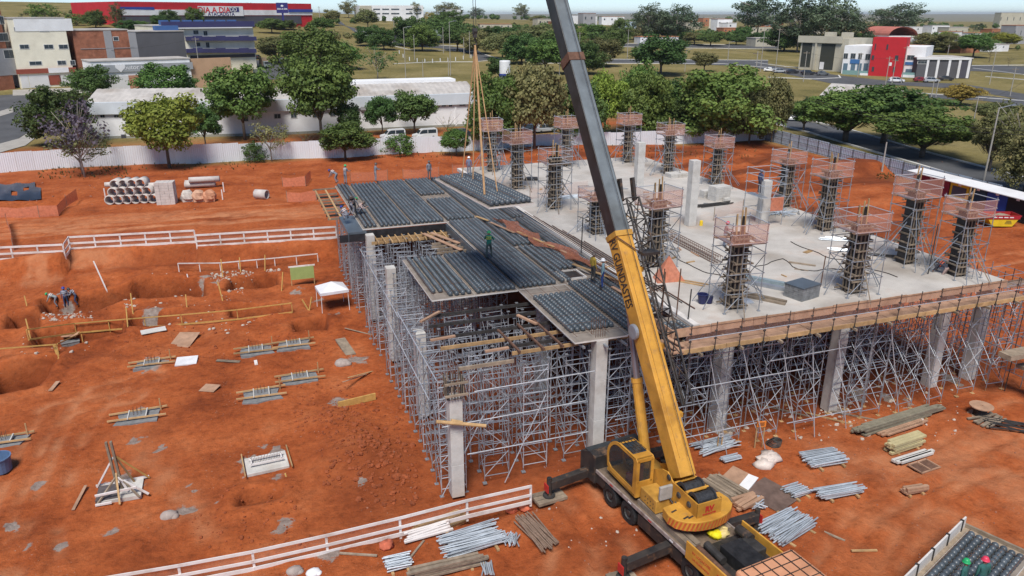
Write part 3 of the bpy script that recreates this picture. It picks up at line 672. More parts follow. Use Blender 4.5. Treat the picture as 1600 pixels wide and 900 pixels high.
m = MB(); m.box((18.75, 30.4, 5.75), (.06, 1.7, .6)); obj('edge_side_board', m, WOODP, t, world=True)
# ------------------------------------------------------------------ shoring towers
def build_shore(variant):
    t = bpy.data.objects.new('shoring_tower', None); C.objects.link(t); Hh = 6.0; a, b_ = .62, .55
    r = .026
    for s_ in (-1, 1):                                   # ladder frames
        m = MB()
        for sx in (-1, 1): m.tube((sx*a, s_*b_, .25), (sx*a, s_*b_, Hh-.3), r, 6, cap=False)
        zs = [.4, .95, 1.5, 2.05, 2.6, 3.15, 3.7, 4.25, 4.8, 5.35, 5.6] if variant != 2 else [.5, 1.5, 1.85, 3.0, 3.35, 4.5, 4.85, 5.6]
        for z in zs: m.tube((-a, s_*b_, z), (a, s_*b_, z), .021, 5, cap=False)
        for sx in (-1, 1):
            for z in (1.3, 2.6, 3.9, 5.2): m.tube((sx*a, s_*b_, z-.05), (sx*a, s_*b_, z+.05), .04, 6)
        obj('frame', m, GALVB if s_ < 0 and variant == 0 else GALV, t)
        m = MB()
        for k in range(4):
            z0, z1 = .4+k*1.3, 1.6+k*1.3
            sg = 1 if (k+variant) % 2 else -1
            m.tube((-a*sg, s_*b_, z0), (a*sg, s_*b_, z1), .018, 5, cap=False)
        obj('diagonal', m, GALVB if s_ < 0 else GALV, t)
    for s_ in (-1, 1):
        m = MB()
        for k in range(4):
            z0, z1 = .45+k*1.3, 1.65+k*1.3
            m.tube((s_*a, -b_, z0), (s_*a, b_, z1), .017, 5, cap=False)
            if variant != 2: m.tube((s_*a, b_, z0), (s_*a, -b_, z1), .017, 5, cap=False)
            m.tube((s_*a, -b_, z1), (s_*a, b_, z1), .017, 5, cap=False)
        obj('cross_brace', m, GALV, t)
    for sx in (-1, 1):
        for sy in (-1, 1):
            m = MB(); m.tube((sx*a, sy*b_, .02), (sx*a, sy*b_, .35), .018, 5); m.box((sx*a, sy*b_, .03), (.2, .2, .05)); obj('base_jack', m, GALV if variant != 2 else WOOD, t)
            m = MB(); m.tube((sx*a, sy*b_, Hh-.35), (sx*a, sy*b_, Hh-.05), .018, 5); m.box((sx*a, sy*b_, Hh-.04), (.16, .16, .02)); obj('fork_head', m, GALV, t)
    return t
shore = [build_shore(k) for k in range(3)]; shore_used = [False]*3
def put_shore(x, y, top, v, label, group, rz=0.0):
    z = h1(x, y)-.02; sc = (1, 1, (top-z)/6.0)
    if not shore_used[v]: o = shore[v]; shore_used[v] = True; o.location = (x, y, z); o.scale = sc; o.rotation_euler.z = rz
    else: o = dup(shore[v], (x, y, z), rz, scale=sc)
    tag(o, label, 'shoring tower', group)
rs = random.Random(3)
xs = [8.0, 10.15, 12.3, 14.45, 16.6, 18.7]
ys = [31.4+2.15*i for i in range(18)]
for j, y in enumerate(ys):
    for i, x in enumerate(xs):
        if not (i == 0 or j <= 3 or (6 <= j <= 11 and i <= 3)): continue
        if i >= 4 and j > 2: continue
        if any(abs(x-c[0]) < .75 and abs(y-c[1]) < .75 for c in FRONT+BACK): x += .9
        lb = (nth(i+1)+' shoring tower from the left in the '+nth(j+1)+' row back under the ball deck')
        put_shore(x+rs.uniform(-.1, .1), y+rs.uniform(-.12, .12), 5.0 if j < 5 else 5.05, (i+j) % 2, lb, 'shoring towers under the ball deck', R(rs.uniform(-3, 3)))
k = 0
for j, y in enumerate([29.9, 32.6, 35.2, 38.2, 42, 46, 50.5, 56, 63]):
    for i in range(10 if j < 3 else 10):
        x = 20.4+i*2.32 + (.5 if j % 2 else 0)
        if any(abs(x-c[0]) < .8 and abs(y-c[1]) < .95 for c in FRONT+BACK): x += 1.05
        lb = nth(i+1)+' shoring tower right of the crane, counted in the '+['front', 'second', 'third', 'fourth', 'fifth', 'sixth', 'seventh', 'eighth', 'ninth'][j]+' row under the slab'
        put_shore(x+rs.uniform(-.25, .25), y+rs.uniform(-.1, .1), 5.2, 2, lb, 'shoring towers under the cast slab', R(rs.uniform(-6, 6)))
# long bright tie pipes
TIES = [((7.4, 30.7, 2.3), (14.8, 30.75, 2.35)), ((8.6, 30.7, .6), (15.0, 30.75, .55)), ((9.0, 30.68, 3.9), (15.2, 30.7, 3.95)), ((16.2, 30.2, 1.3), (22.5, 30.2, 1.35)), ((19.5, 29.2, 4.6), (25.4, 29.2, 4.65)), ((19.8, 29.2, 2.9), (26.6, 29.2, 2.9)), ((24.4, 29.2, 3.7), (29.6, 29.2, 3.75)), ((26, 29.15, -.2), (31.0, 29.15, -.2)), ((19.0, 29.1, .2), (24.5, 29.1, .25)), ((7.3, 31, 4.6), (7.3, 40, 4.65)), ((7.35, 33, 2.6), (7.35, 46, 2.7)), ((7.35, 40, 4.3), (7.35, 54, 4.4))]
for i, (a, b_) in enumerate(TIES):
    m = MB(); m.tube(a, b_, .028, 6); single('tie_pipe', m, GALVB, nth(i+1)+' long horizontal tie pipe clamped to the shoring, counted from the left front', 'pipe', 'tie pipes on the shoring')
RAKE = [((20.6, 29.0, 4.7), (21.8, 28.4, -.9)), ((22.4, 28.9, 4.9), (24.0, 28.2, -.9)), ((25.0, 29, 4.4), (26.2, 28.5, -.9)), ((26.8, 29, 4.6), (27.3, 28.4, -.9)), ((28.5, 29.0, 4.4), (29.5, 28.5, -.9)), ((32, 29, 4.5), (33.3, 28.6, -.9)), ((34.6, 29, 4.7), (35.6, 28.7, -.9)), ((17.3, 30, 4.2), (18.8, 29.2, -.9)), ((9.4, 30.6, 2.6), (7.2, 30.4, -1.3)), ((12.6, 30.6, 3.2), (10.4, 30.4, -1.2))]
for i, (a, b_) in enumerate(RAKE):
    m = MB(); m.tube(a, b_, .026, 6); single('raking_pipe', m, GALVB, nth(i+1)+' slanting bright pipe at the shoring front, counted across', 'pipe', 'slanting pipes at the shoring front')
# steel handrail strip and side scaffold on the right end with plank landings
t = thing('stair_scaffold', 'access scaffold with plank landings at the right end of the slab', 'scaffold', (42.5, 30.5, -.9))
for i in range(4):
    for j in range(5):
        m = MB(); x, y = 42.0+i*1.3, 27.6+j*1.5; m.tube((x, y, h1(x, y)), (x, y, 5.6 if i < 3 else 4.8), .027, 6); obj('standard', m, DKSTEEL if (i+j) % 2 else GALV, t, world=True)
for z in (.3, 1.5, 2.7, 3.9, 5.1):
    for i in range(4):
        m = MB(); m.tube((42.0+i*1.3, 27.3, z), (42.0+i*1.3, 34, z), .022, 5); obj('ledger', m, GALV, t, world=True)
    for j in range(5):
        m = MB(); m.tube((41.7, 27.6+j*1.5, z+.1), (46.2, 27.6+j*1.5, z+.1), .022, 5); obj('ledger', m, GALV, t, world=True)
for i in range(5):
    m = MB(); m.tube((42+(i % 2)*1.3, 27.6+i*1.2, .2), (43.4+(i % 2), 27.6+i*1.2, 3.6), .02, 5); obj('brace', m, GALVB, t, world=True)
for (c, d) in [((43.2, 29.0, 5.05), (2.4, .9, .05)), ((43.5, 31.2, 5.02), (2.4, .9, .05)), ((41.3, 28.2, 2.0), (2.6, .8, .3)), ((42.3, 27.2, .9), (.9, 3.0, .2))]:
    m = MB(); m.box(c, d); obj('landing_board', m, WOODG, t, world=True)
# ------------------------------------------------------------------ mobile crane
ZC = -.88
cr = thing('mobile_crane', 'yellow truck crane with a long black telescopic boom on red earth', 'crane', (15.7, 25.1, ZC))
def cob(name, mb, mats, parent=None, smooth=False, bevel=0):
    """crane part: vertices in world coordinates"""
    mb.shift(-cr.location); o = obj(name, mb, mats, parent or cr, smooth, bevel=bevel); return o
YELD = mat('crane_yellow_dusty', (.50,.27,.05), .6, var=.2, scale=2, stain=.35)
DECK = mat('dusty_deck_plate', (.17,.125,.09), .8, var=.35, scale=2.5, stain=.3)
RED = mat('red_paint', (.45,.03,.025), .5, var=.1, scale=2)
ORS = mat('stripe_orange', (.50,.11,.03), .55, var=.15, scale=3)
CABO = mat('faded_orange_paint', (.62,.30,.17), .55, var=.12, scale=2, stain=.15)
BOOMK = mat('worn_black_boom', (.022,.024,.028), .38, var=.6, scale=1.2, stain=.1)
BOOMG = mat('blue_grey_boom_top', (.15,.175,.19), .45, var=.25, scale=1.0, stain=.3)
for q_ in (YEL, YELD, BLK): mud(q_, None, (.27,.15,.08), 2.2, .55, .72, .6)
# carrier frame of reference
_e = Vector((-.126, .992, 0)).normalized(); _p = Vector((_e.y, -_e.x, 0)); _o = Vector((15.7, 25.1, 0))
def cp(p, q, z): return _o + _p*p + _e*q + Vector((0, 0, z))
def cbox(m, p, q, z, dp, dq, dz): m.box(cp(p, q, z), (dp, dq, dz), rz=math.atan2(-_e.x, _e.y)); return m
m = MB(); cbox(m, 0, -2.35, -.25, 1.1, 12.2, .5); cob('chassis', m, BLK)
m = MB(); cbox(m, 0, -1.0, .32, 2.7, 9.6, .22); cob('deck', m, DECK)
for s_ in (-1, 1):
    m = MB(); cbox(m, s_*1.38, -.8, .38, .07, 9.2, .16); cob('deck_edge', m, mat('edge_strip', (.30,.25,.23), .6, var=.3, scale=4, stain=.3))
    m = MB(); cbox(m, s_*1.3, -2.05, -.12, .1, 3.0, .55); cob('side_skirt', m, BLK)
    m = MB(); cbox(m, s_*1.3, 2.5, .0, .12, 1.0, .5); cob('side_skirt', m, BLK)
    for k in range(6): m = MB(); cbox(m, s_*1.42, 2.9-k*1.45, .38, .012, .22, .06); cob('reflector', m, RED if k % 2 else WHITE)
# rear box (far end)
m = MB(); m.extr([(-1.45, -.35), (1.45, -.35), (1.45, 1.12), (-1.45, 1.12)], cp(0, 2.75, 0), _p, (0,0,1), _e*.02)
m2 = MB(); u0 = cp(0, 2.75, 0)
m2.extr([(0, -.3), (1.25, -.3), (1.25, .85), (.45, 1.2), (0, 1.12)], cp(-1.48, 2.75, 0), _e, (0,0,1), _p*2.96); cob('rear_box', m2, BLK, bevel=.02)
m = MB(); cbox(m, -.75, 3.3, 1.10, 1.35, .8, .05); cbox(m, .72, 3.3, 1.12, 1.4, .8, .05); cob('box_lid', m, mat('black_lid', (.035,.04,.045), .5, var=.3, scale=3))
# wheels
def wheel(c, ax, r, wd, parent, nm='wheel'):
    ax = Vector(ax).normalized()
    m = MB(); m.lathe([(r*.55, -wd/2), (r*.9, -wd/2), (r, -wd*.36), (r, wd*.36), (r*.9, wd/2), (r*.55, wd/2)], c, ax, 20); return m
for q in (1.65, .2, -4.05, -5.6):
    for s_ in (-1, 1):
        m = wheel(cp(s_*1.18, q, ZC+.56), _p, .56, .36, None); wo = cob('wheel', m, TYRE, smooth=False)
        m = MB(); m.lathe([(0, .02), (.14, .02), (.16, -.05), (.26, -.04), (.31, .03), (.31, -.1)], cp(s_*1.3, q, ZC+.56), _p*s_, 16); m.shift(-cr.location); obj('rim', m, DKSTEEL, wo)
# outriggers
for q, s_, ln in ((3.45, -1, 3.45), (3.45, 1, 3.2), (-2.7, -1, 3.5), (-2.7, 1, 3.4)):
    m = MB(); m.bar(cp(s_*1.2, q, -.05), cp(s_*ln, q, -.18), .34, .42); ob = cob('outrigger', m, BLK, bevel=.02)
    m = MB(); m.bar(cp(s_*2.2, q, -.13), cp(s_*ln, q, -.18), .26, .32); m.shift(-cr.location); obj('inner_beam', m, mat('black_worn', (.04,.042,.042), .6, var=.5, scale=4), ob)
    m = MB(); m.tube(cp(s_*(ln+.05), q, -.75), cp(s_*(ln+.05), q, .22), .12, 10); m.shift(-cr.location); obj('jack', m, BLK, ob)
    m = MB(); m.box(cp(s_*(ln+.2), q, -.3), (.05, .36, .4), rz=.126); m.shift(-cr.location); obj('end_plate', m, RED, ob)
    m = MB(); m.tube(cp(s_*(ln+.05), q, -.76), cp(s_*(ln+.05), q, -.70), .3, 12); m.shift(-cr.location); obj('pad', m, DKSTEEL, ob)
for i, (q, s_, ln) in enumerate(((3.45, -1, 3.45), (-2.7, -1, 3.5))):
    for k in range(3):
        m = MB(); m.box(cp(s_*(ln+.05)+(-.0), q-.3+.3*k, ZC+.05), (1.5 if i == 0 else 1.1, .27, .14), rz=.1-.12*k*.3)
        single('sleeper', m, WOODG, ['rear', 'middle', 'front'][2-k]+' timber sleeper under the '+['far left', 'near left'][i]+' outrigger pad', 'timber', 'outrigger sleepers')
# slewing platform
T_ = atd(733, -510, 41); F_ = g(1064, 737, 2.25)
bd = (T_-F_).normalized(); br = bd.cross(Vector((0,0,1))).normalized(); bn = br.cross(bd)
_u = Vector((bd.x, bd.y, 0)).normalized(); _v = Vector((_u.y, -_u.x, 0)); _so = F_ + _u*1.75; _so.z = 0
def sp(v, u, z): return _so + _v*v + _u*u + Vector((0,0,z))
srz = math.atan2(-_u.x, _u.y)
def sbox(m, v, u, z, dv, du, dz): m.box(sp(v, u, z), (dv, du, dz), rz=srz); return m
m = MB(); m.lathe([(0, .42), (.95, .42), (.95, .72), (0, .72)], sp(0, 0, 0), n=24); cob('slewing_ring', m, DKSTEEL)
m = MB(); sbox(m, 0, -1.1, .86, 1.5, 4.6, .28); cob('turntable', m, YELD, bevel=.02)
for s_ in (-1, 1):
    m = MB(); m.extr([(-3.75, 1.0), (.3, 1.0), (.5, 1.2), (-1.2, 2.2), (-1.6, 2.3), (-2.0, 2.05), (-3.75, 2.05)], sp(s_*.55-.03, 0, 0), _u, (0,0,1), _v*.06); pl_ = cob('side_plate', m, YEL)
    for (uu, zz) in ((-1.75, 2.12), (-2.5, 1.72), (-3.2, 1.72)):
        m = MB(); m.lathe([(0, .06), (.1, .06), (.14, .02), (.14, 0), (0, 0)], sp(s_*.58, uu, zz), _v*s_, 12); m.shift(-cr.location); obj('pin', m, DKSTEEL, pl_)
m = MB(); sbox(m, 0, -3.75, 1.55, 1.16, .05, 1.05); tp = cob('tail_plate', m, YEL)
m = MB(); sbox(m, 0, -2.85, 1.25, 1.0, 1.7, .1); cob('trough_floor', m, BLK)
for uu in (-2.5, -3.28):
    m = MB(); m.lathe([(.22, -.47), (.38, -.47), (.38, -.42), (.29, -.40), (.29, .40), (.38, .42), (.38, .47), (.22, .47)], sp(0, uu, 1.9), _v, 20); cob('winch_drum', m, mat('wire_rope_coil', (.045,.046,.05), .5, .3, var=.4, scale=9))
for uu, zz, rr_ in ((-2.89, 2.08, .07), (-2.1, 2.06, .05)): m = MB(); m.tube(sp(-.55, uu, zz), sp(.55, uu, zz), rr_, 8); cob('cross_bar', m, YEL)
# counterweight with hazard stripes
cwp = [(-1.42, -2.6), (-1.5, -3.1), (-1.4, -3.5), (-1.12, -3.78), (-.76, -3.97), (-.38, -4.06), (0, -4.1), (.38, -4.06), (.76, -3.97), (1.12, -3.78), (1.4, -3.5), (1.5, -3.1), (1.42, -2.6), (.6, -2.5), (-.6, -2.5)]
def plan(poly): return [(sp(a, b_, 0).x, sp(a, b_, 0).y) for a, b_ in poly]
m = MB(); m.prism(plan(cwp), .98, 1.42); cw = cob('counterweight', m, YEL, bevel=.03)
edge = cwp[1:12]; NE = len(edge)-1
ns = 24; tot = sum((Vector(edge[i+1])-Vector(edge[i])).length for i in range(NE))
def along(s):
    for i in range(NE):
        a, b_ = Vector(edge[i]), Vector(edge[i+1]); l_ = (b_-a).length
        if s <= l_ or i == NE-1: q = a+(b_-a)*(s/l_); nn = Vector((b_.y-a.y, -(b_.x-a.x))).normalized(); return q, nn
        s -= l_
for k in range(ns):
    s0 = tot*k/ns; s1 = s0+tot/ns*.5; vs = []
    for s_, z in ((s0, 1.02), (s1, 1.02), (min(tot-.01, s1+.12), 1.38), (min(tot-.01, s0+.12), 1.38)):
        q, nn = along(s_); sg = 1 if nn.dot(q-Vector((0, -2.6))) > 0 else -1; q = q+nn*sg*.03; w3 = sp(q.x, q.y, z); vs.append(w3)
    m = MB(); m.add(vs, [(0,1,2,3)]); m.shift(-cr.location); obj('hazard_stripe', m, ORS, cw)
for v_, u_ in ((-1.15, -3.0), (-.95, -3.55), (1.1, -3.0), (-.75, -3.6)):
    m = MB(); m.box(sp(v_, u_, 1.43), (.28, .07, .02), rz=.3); m.shift(-cr.location); obj('lifting_slot', m, BLK, cw)
for k in range(4):
    m = MB(); m.path([sp(-.62, -1.2-.5*k, 1.2), sp(-.75, -1.3-.4*k, 1.35+.1*(k % 2)), sp(-.7, -1.7-.4*k, 1.15)], .03, 5)
    cob('hydraulic_hose', m, BLK)
m = MB(); sbox(m, -1.0, -1.5, 1.05, .8, 1.2, .62); cob('engine_cover', m, YELD, bevel=.03)
m = MB(); sbox(m, -.98, -2.12, 1.72, .62, .14, .66); cob('grey_pad', m, mat('dusty_grey_pad', (.34,.32,.29), .9, var=.2, scale=4), bevel=.04)
for k in range(8):
    m = MB(); m.lathe([(0, .005), (.035, .005), (.035, 0)], sp(-1.405, -1.9+.2*(k % 4), .92+.2*(k//4)), -_v, 8); cob('vent_hole', m, BLK)
# operator cab
cu0, cu1, cv0, cv1 = -.75, 1.75, -1.55, -.68
ac = [(cu1-1.05+1.05*math.sin(t_), 1.5+1.1*math.cos(t_)) for t_ in np.linspace(1.55, .12, 9)]
prof = [(cu0, .72), (cu1-.35, .72), (cu1-.08, .98)] + ac + [(cu0+.12, 2.62), (cu0, 2.5)]
for s_, vv in ((-1, cv0), (1, cv1)):
    m = MB(); inn = [(cu0+.28, 1.05), (cu1-.45, 1.05), (cu1-.2, 1.2)] + [(cu1-1.05+.9*math.sin(t_), 1.5+.95*math.cos(t_)) for t_ in np.linspace(1.55, .12, 9)] + [(cu0+.34, 2.46), (cu0+.26, 2.36)]
    n_ = len(prof); vs = []
    for w_ in (0, .05):
        for q in prof: vs.append(sp(vv-s_*w_, q[0], q[1]))
        for q in inn: vs.append(sp(vv-s_*w_, q[0], q[1]))
    fs = []
    for k in range(n_):
        k2 = (k+1) % n_
        fs += [(k, k2, n_+k2, n_+k), (2*n_+k, 2*n_+n_+k, 2*n_+n_+k2, 2*n_+k2), (k, 2*n_+k, 2*n_+k2, k2), (n_+k, n_+k2, 3*n_+k2, 3*n_+k)]
    m.add(vs, fs); sd_ = cob('cab_side', m, YEL)
    m = MB(); m.extr(inn, sp(vv-s_*.02, 0, 0), _u, (0,0,1), _v*(s_*-.01)); m.shift(-cr.location); obj('side_window', m, GLASST, sd_)
m = MB(); m.extr([(cu1-.95, 2.60), (cu0+.12, 2.62), (cu0+.12, 2.56), (cu1-.95, 2.55)], sp(cv0, 0, 0), _u, (0,0,1), _v*(cv1-cv0)); rf = cob('cab_roof', m, YEL)
m = MB()
for k in range(5): m.tube(sp(cv0+.1+k*.17, cu0+.55, 2.68), sp(cv0+.1+k*.17, cu1-.75, 2.62), .012, 4)
for k in range(4): m.tube(sp(cv0+.06, cu0+.55+k*.38, 2.68), sp(cv1-.06, cu0+.55+k*.38, 2.67), .012, 4)
m.shift(-cr.location); obj('roof_guard', m, BLK, rf)
m = MB(); sbox(m, (cv0+cv1)/2, cu0+.9, 2.60, .7, 1.0, .03); m.shift(-cr.location); obj('roof_window', m, GLASS, rf)
m = MB(); sbox(m, (cv0+cv1)/2, cu0+.02, 1.1, cv1-cv0-.1, .05, .78); sbox(m, (cv0+cv1)/2, cu0+.02, 2.52, cv1-cv0-.1, .05, .16); sbox(m, cv0+.09, cu0+.02, 1.95, .12, .05, 1.1); sbox(m, cv1-.09, cu0+.02, 1.95, .12, .05, 1.1); rp = cob('cab_rear_panel', m, YEL)
m = MB(); sbox(m, (cv0+cv1)/2, cu0+.04, 1.95, .65, .02, .95); m.shift(-cr.location); obj('rear_window', m, GLASST, rp)
m = MB(); fr_ = [(cu1-.08, 1.0)]+ac
for (a1, b1), (a2, b2) in zip(fr_[:-1], fr_[1:]): m.extr([(a1, b1), (a2, b2), (a2-.03, b2-.03), (a1-.03, b1-.03)], sp(cv0+.05, 0, 0), _u, (0,0,1), _v*(cv1-cv0-.1))
cob('windscreen', m, GLASST)
m = MB(); sbox(m, (cv0+cv1)/2, .5, .78, cv1-cv0, 2.3, .1); cob('cab_floor', m, YELD)
m = MB(); sbox(m, (cv0+cv1)/2, .1, 1.15, .5, .5, .3); sbox(m, (cv0+cv1)/2, -.2, 1.55, .5, .14, .7); cob('operator_seat', m, mat('red_seat', (.25,.03,.04), .7))
# luffing cylinder
ca = sp(0, .75, 1.0); cb_ = F_+bd*8.0-bn*.55; cm_ = ca+(cb_-ca)*.52
m = MB(); m.tube(ca, cm_, .24, 14); m.tube(cm_-(cm_-ca).normalized()*.2, cm_, .27, 14); cyl = cob('luffing_cylinder', m, YEL)
m = MB(); m.tube(cm_, cb_, .15, 12); m.shift(-cr.location); obj('piston_rod', m, mat('mauve_grey_rod', (.28,.24,.25), .35, .5), cyl)
# boom sections
def s_at(py):
    lo, hi = 0, (T_-F_).length
    for _ in range(40):
        mm = (lo+hi)/2
        if ppy(F_+bd*mm) > py: lo = mm
        else: hi = mm
    return lo
def boombox(m, s0, s1, w_, h_, c=.16):
    poly = [(-w_/2, -h_/2+c), (-w_/2+c, -h_/2), (w_/2-c, -h_/2), (w_/2, -h_/2+c), (w_/2, h_/2), (-w_/2, h_/2)]
    m.extr(poly, F_+bd*s0, br, bn, bd*(s1-s0)); return m
S1, S2 = s_at(366), s_at(92); LT = (T_-F_).length
m = boombox(MB(), -.2, S1, .78, 1.0); bs = cob('boom_base_section', m, YEL, bevel=.02)
m = boombox(MB(), S1-.22, S1+.02, .88, 1.1); m.shift(-cr.location); obj('boom_collar', m, YELD, bs)
m = MB()
for k in range(2): m.bar(F_+bd*.6+bn*.515+br*(-.2+.4*k), F_+bd*(S1-1)+bn*.515+br*(-.2+.4*k), .03, .03, up=bn)
m.shift(-cr.location); obj('top_rail', m, YELD, bs)
for i in range(3):
    mm = boombox(MB(), [S1, S2, S2+(LT-S2)*.5][i]-.2, [S2, S2+(LT-S2)*.5, LT-.4][i], [.76, .74, .66][i], [.97, .92, .82][i])
    bo = cob('boom_telescope_section', mm, BOOMK, bevel=.015)
    s0_, s1_ = [S1+.03, S2, S2+(LT-S2)*.5][i], [S2, S2+(LT-S2)*.5, LT-.4][i]; hh_ = [.97, .92, .82][i]
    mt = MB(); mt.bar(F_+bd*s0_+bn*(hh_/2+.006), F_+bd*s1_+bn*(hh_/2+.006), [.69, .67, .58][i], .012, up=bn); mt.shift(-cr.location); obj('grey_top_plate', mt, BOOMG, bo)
    if i < 2:
        mc = boombox(MB(), s1_-.35, s1_+.05, [.84, .78][i], [1.06, .98][i]); mc.shift(-cr.location); obj('boom_collar', mc, RUST if i == 0 else BOOMK, bo)
m = MB()
for v_ in (-.35, .35): m.extr([(-.4, -.7), (.9, -.9), (1.2, -.2), (.7, .5), (-.4, .4)], T_-bd*.6+br*v_, bd, bn, br*.05)
m.tube(T_-bd*.1-bn*.55-br*.35, T_-bd*.1-bn*.55+br*.35, .28, 14); hd = cob('boom_head', m, BOOMK)
# lettering on the left flank of the base section
def text_mesh(s, size, m_, name='lettering', ext=.004, bold=0.0, shear=0.0):
    cu = bpy.data.curves.new(name, 'FONT'); cu.body = s; cu.size = size; cu.extrude = ext; cu.align_x = 'CENTER'; cu.align_y = 'CENTER'; cu.offset = bold; cu.shear = shear; cu.resolution_u = 3
    o = bpy.data.objects.new(name, cu); C.objects.link(o); bpy.context.view_layer.update()
    me = bpy.data.meshes.new_from_object(o.evaluated_get(bpy.context.evaluated_depsgraph_get())); bpy.data.objects.remove(o)
    me.materials.clear(); me.materials.append(m_); me.name = name; return me
def place_text(s, size, m_, o_, xdir, ydir, parent=None, name='lettering', bold=0.0, wid=None, shear=0.0):
    me = text_mesh(s, size, m_, name, bold=bold, shear=shear)
    xd = Vector(xdir).normalized(); yd = Vector(ydir).normalized(); zd = xd.cross(yd)
    if wid:
        ext = max(v.co.x for v in me.vertices)-min(v.co.x for v in me.vertices); k = wid/ext
    else: k = 1
    M = Matrix(((xd.x*k, yd.x, zd.x, o_[0]), (xd.y*k, yd.y, zd.y, o_[1]), (xd.z*k, yd.z, zd.z, o_[2]), (0,0,0,1)))
    me.transform(M)
    if parent: 
        pl = parent.matrix_world.translation if parent.parent is None else parent.parent.location + parent.location
        me.transform(Matrix.Translation(-Vector(pl)))
    o = bpy.data.objects.new(name, me); C.objects.link(o)
    if parent: o.parent = parent
    return o
sa, sb = s_at(372), s_at(480)
place_text('RV GUINDASTES', .78, BLK, F_+bd*(sa+sb)/2-br*.402+bn*.03, -bd, bn, bs, bold=.012, wid=(sb-sa)*-.98 if sb < sa else (sa-sb)*.98 if sa > sb else None, shear=.12)
place_text('RV', .34, RED, sp(0, -3.782, 1.74), _v, (0,0,1), tp, bold=.02)
place_text('GUINDASTES', .11, RED, sp(0, -3.782, 1.52), _v, (0,0,1), tp, bold=.004)
# hose reel, lattice jib folded at the right flank, hoist rope on top
m = MB(); q = F_+bd*s_at(516)-br*.42; m.lathe([(0, .0), (.33, .0), (.36, .03), (.36, .12), (.3, .16), (0, .16)], q, -br, 18); cob('hose_reel', m, GALV)
j0, j1 = s_at(318), s_at(640); ch = []
m = MB()
def jp(t_, a, b_): 
    k = 1-.45*abs(t_-.35); s_ = j0+(j1-j0)*t_
    return F_+bd*s_+br*(.92+a*.40*k)+bn*(.1+b_*.5*k)
cor = [(-1, 1), (1, 1), (1, -1), (-1, -1)]; N = 9
for a, b_ in cor:
    for k in range(N): m.tube(jp(k/N, a, b_), jp((k+1)/N, a, b_), .05, 6)
for k in range(N+1):
    for i in range(4): m.tube(jp(k/N, *cor[i]), jp(k/N, *cor[(i+1) % 4]), .028, 5)
    if k < N:
        for i in range(4): m.tube(jp(k/N, *cor[i]), jp((k+1)/N, *cor[(i+1) % 4]), .026, 5)
cob('lattice_jib', m, BLK)
for a in (-1, 1): m = MB(); m.bar(jp(0, a, 0), jp(0, a, 0)-bd*-1.0+bn*.3, .12, .25); cob('jib_arm', m, BLK)
m = MB(); m.bar(jp(.28, -1.1, 1.1), jp(.28, 1.1, 1.1), .55, .12); cob('jib_plate', m, BLK)
m = MB(); m.bar(F_+bd*s_at(420)+br*.52-bn*.1, F_+bd*s_at(640)+br*.52-bn*.1, .2, .42, up=bn); cob('jib_bracket', m, mat('dusty_olive', (.16,.14,.08), .8, var=.3, scale=2))
for py in (425, 545, 652):
    m = MB(); m.box(F_+bd*s_at(py)+br*.5+bn*.25, (.25, .2, .22)); cob('jib_lug', m, YEL)
m = MB(); m.tube(F_-bd*.2+bn*.75+br*.1, T_+bn*.55+br*.1, .014, 5); cob('hoist_rope', m, DKSTEEL)
m = MB(); m.tube(F_+bd*s_at(375)+bn*.6-br*.45, F_+bd*s_at(400)+bn*.6+br*.4, .03, 5); cob('diagonal_stay', m, RUST)
# deck load and engine bay at the near end
for i, (p_, q0, q1, wd) in enumerate([(-1.1, -.3, -3.9, .26), (-.8, -.9, -3.8, .26), (.75, -2.0, -3.7, .18), (1.0, -1.6, -3.6, .16)]):
    m = MB(); m.bar(cp(p_, q0, .56), cp(p_, q1, .56), wd, .26); cob('deck_timber', m, WOODG)
for s_ in (-1, 1):
    m = MB(); cbox(m, s_*1.42, -5.05, .66, .07, 2.45, .8); sdp = cob('engine_side_panel', m, YEL, bevel=.015)
    if s_ < 0:
        nl = cp(-1.46, -4.75, .78); place_text('RV LOCACOES', .16, ORS, nl, -_e, (0,0,1), sdp, bold=.004); place_text('DE GUINDASTES', .13, ORS, nl-Vector((0,0,.27)), -_e, (0,0,1), sdp, bold=.004); place_text('RV', .34, RED, cp(-1.46, -5.85, .66), -_e, (0,0,1), sdp, bold=.02)
m = MB(); cbox(m, .15, -5.35, .68, 1.05, 1.6, .62); cob('engine_block', m, mat('oily_black', (.022,.022,.023), .45, var=.5, scale=4), bevel=.03)
m = MB(); cbox(m, .95, -5.0, .72, .5, .9, .4); cob('air_box', m, DKSTEEL, bevel=.04)
m = MB(); m.tube(cp(-.6, -4.05, .75), cp(-.65, -5.1, .72), .16, 12); cob('exhaust_muffler', m, DKSTEEL)
m = MB(); m.tube(cp(-1.0, -4.0, .72), cp(-1.0, -5.9, .62), .12, 10); cob('hot_pipe', m, RUST)
m = MB(); m.tube(cp(1.1, -3.95, .85), cp(1.1, -4.7, .85), .2, 12); cob('air_tank', m, BLK)
m = MB(); cbox(m, 0, -5.05, .44, 2.75, 2.4, .05); cob('bay_floor', m, BLK)
m = MB(); cbox(m, .05, -7.45, .45, 2.8, 2.15, 2.15); dc = cob('driving_cab', m, CABO, bevel=.12)
m = MB()
for k in range(6): m.tube(cp(-1.15+k*.48, -6.5, 1.57), cp(-1.15+k*.48, -8.4, 1.57), .016, 4)
for k in range(5): m.tube(cp(-1.2, -6.55-k*.45, 1.57), cp(1.3, -6.55-k*.45, 1.57), .016, 4)
m.shift(-cr.location); obj('roof_guard', m, BLK, dc)
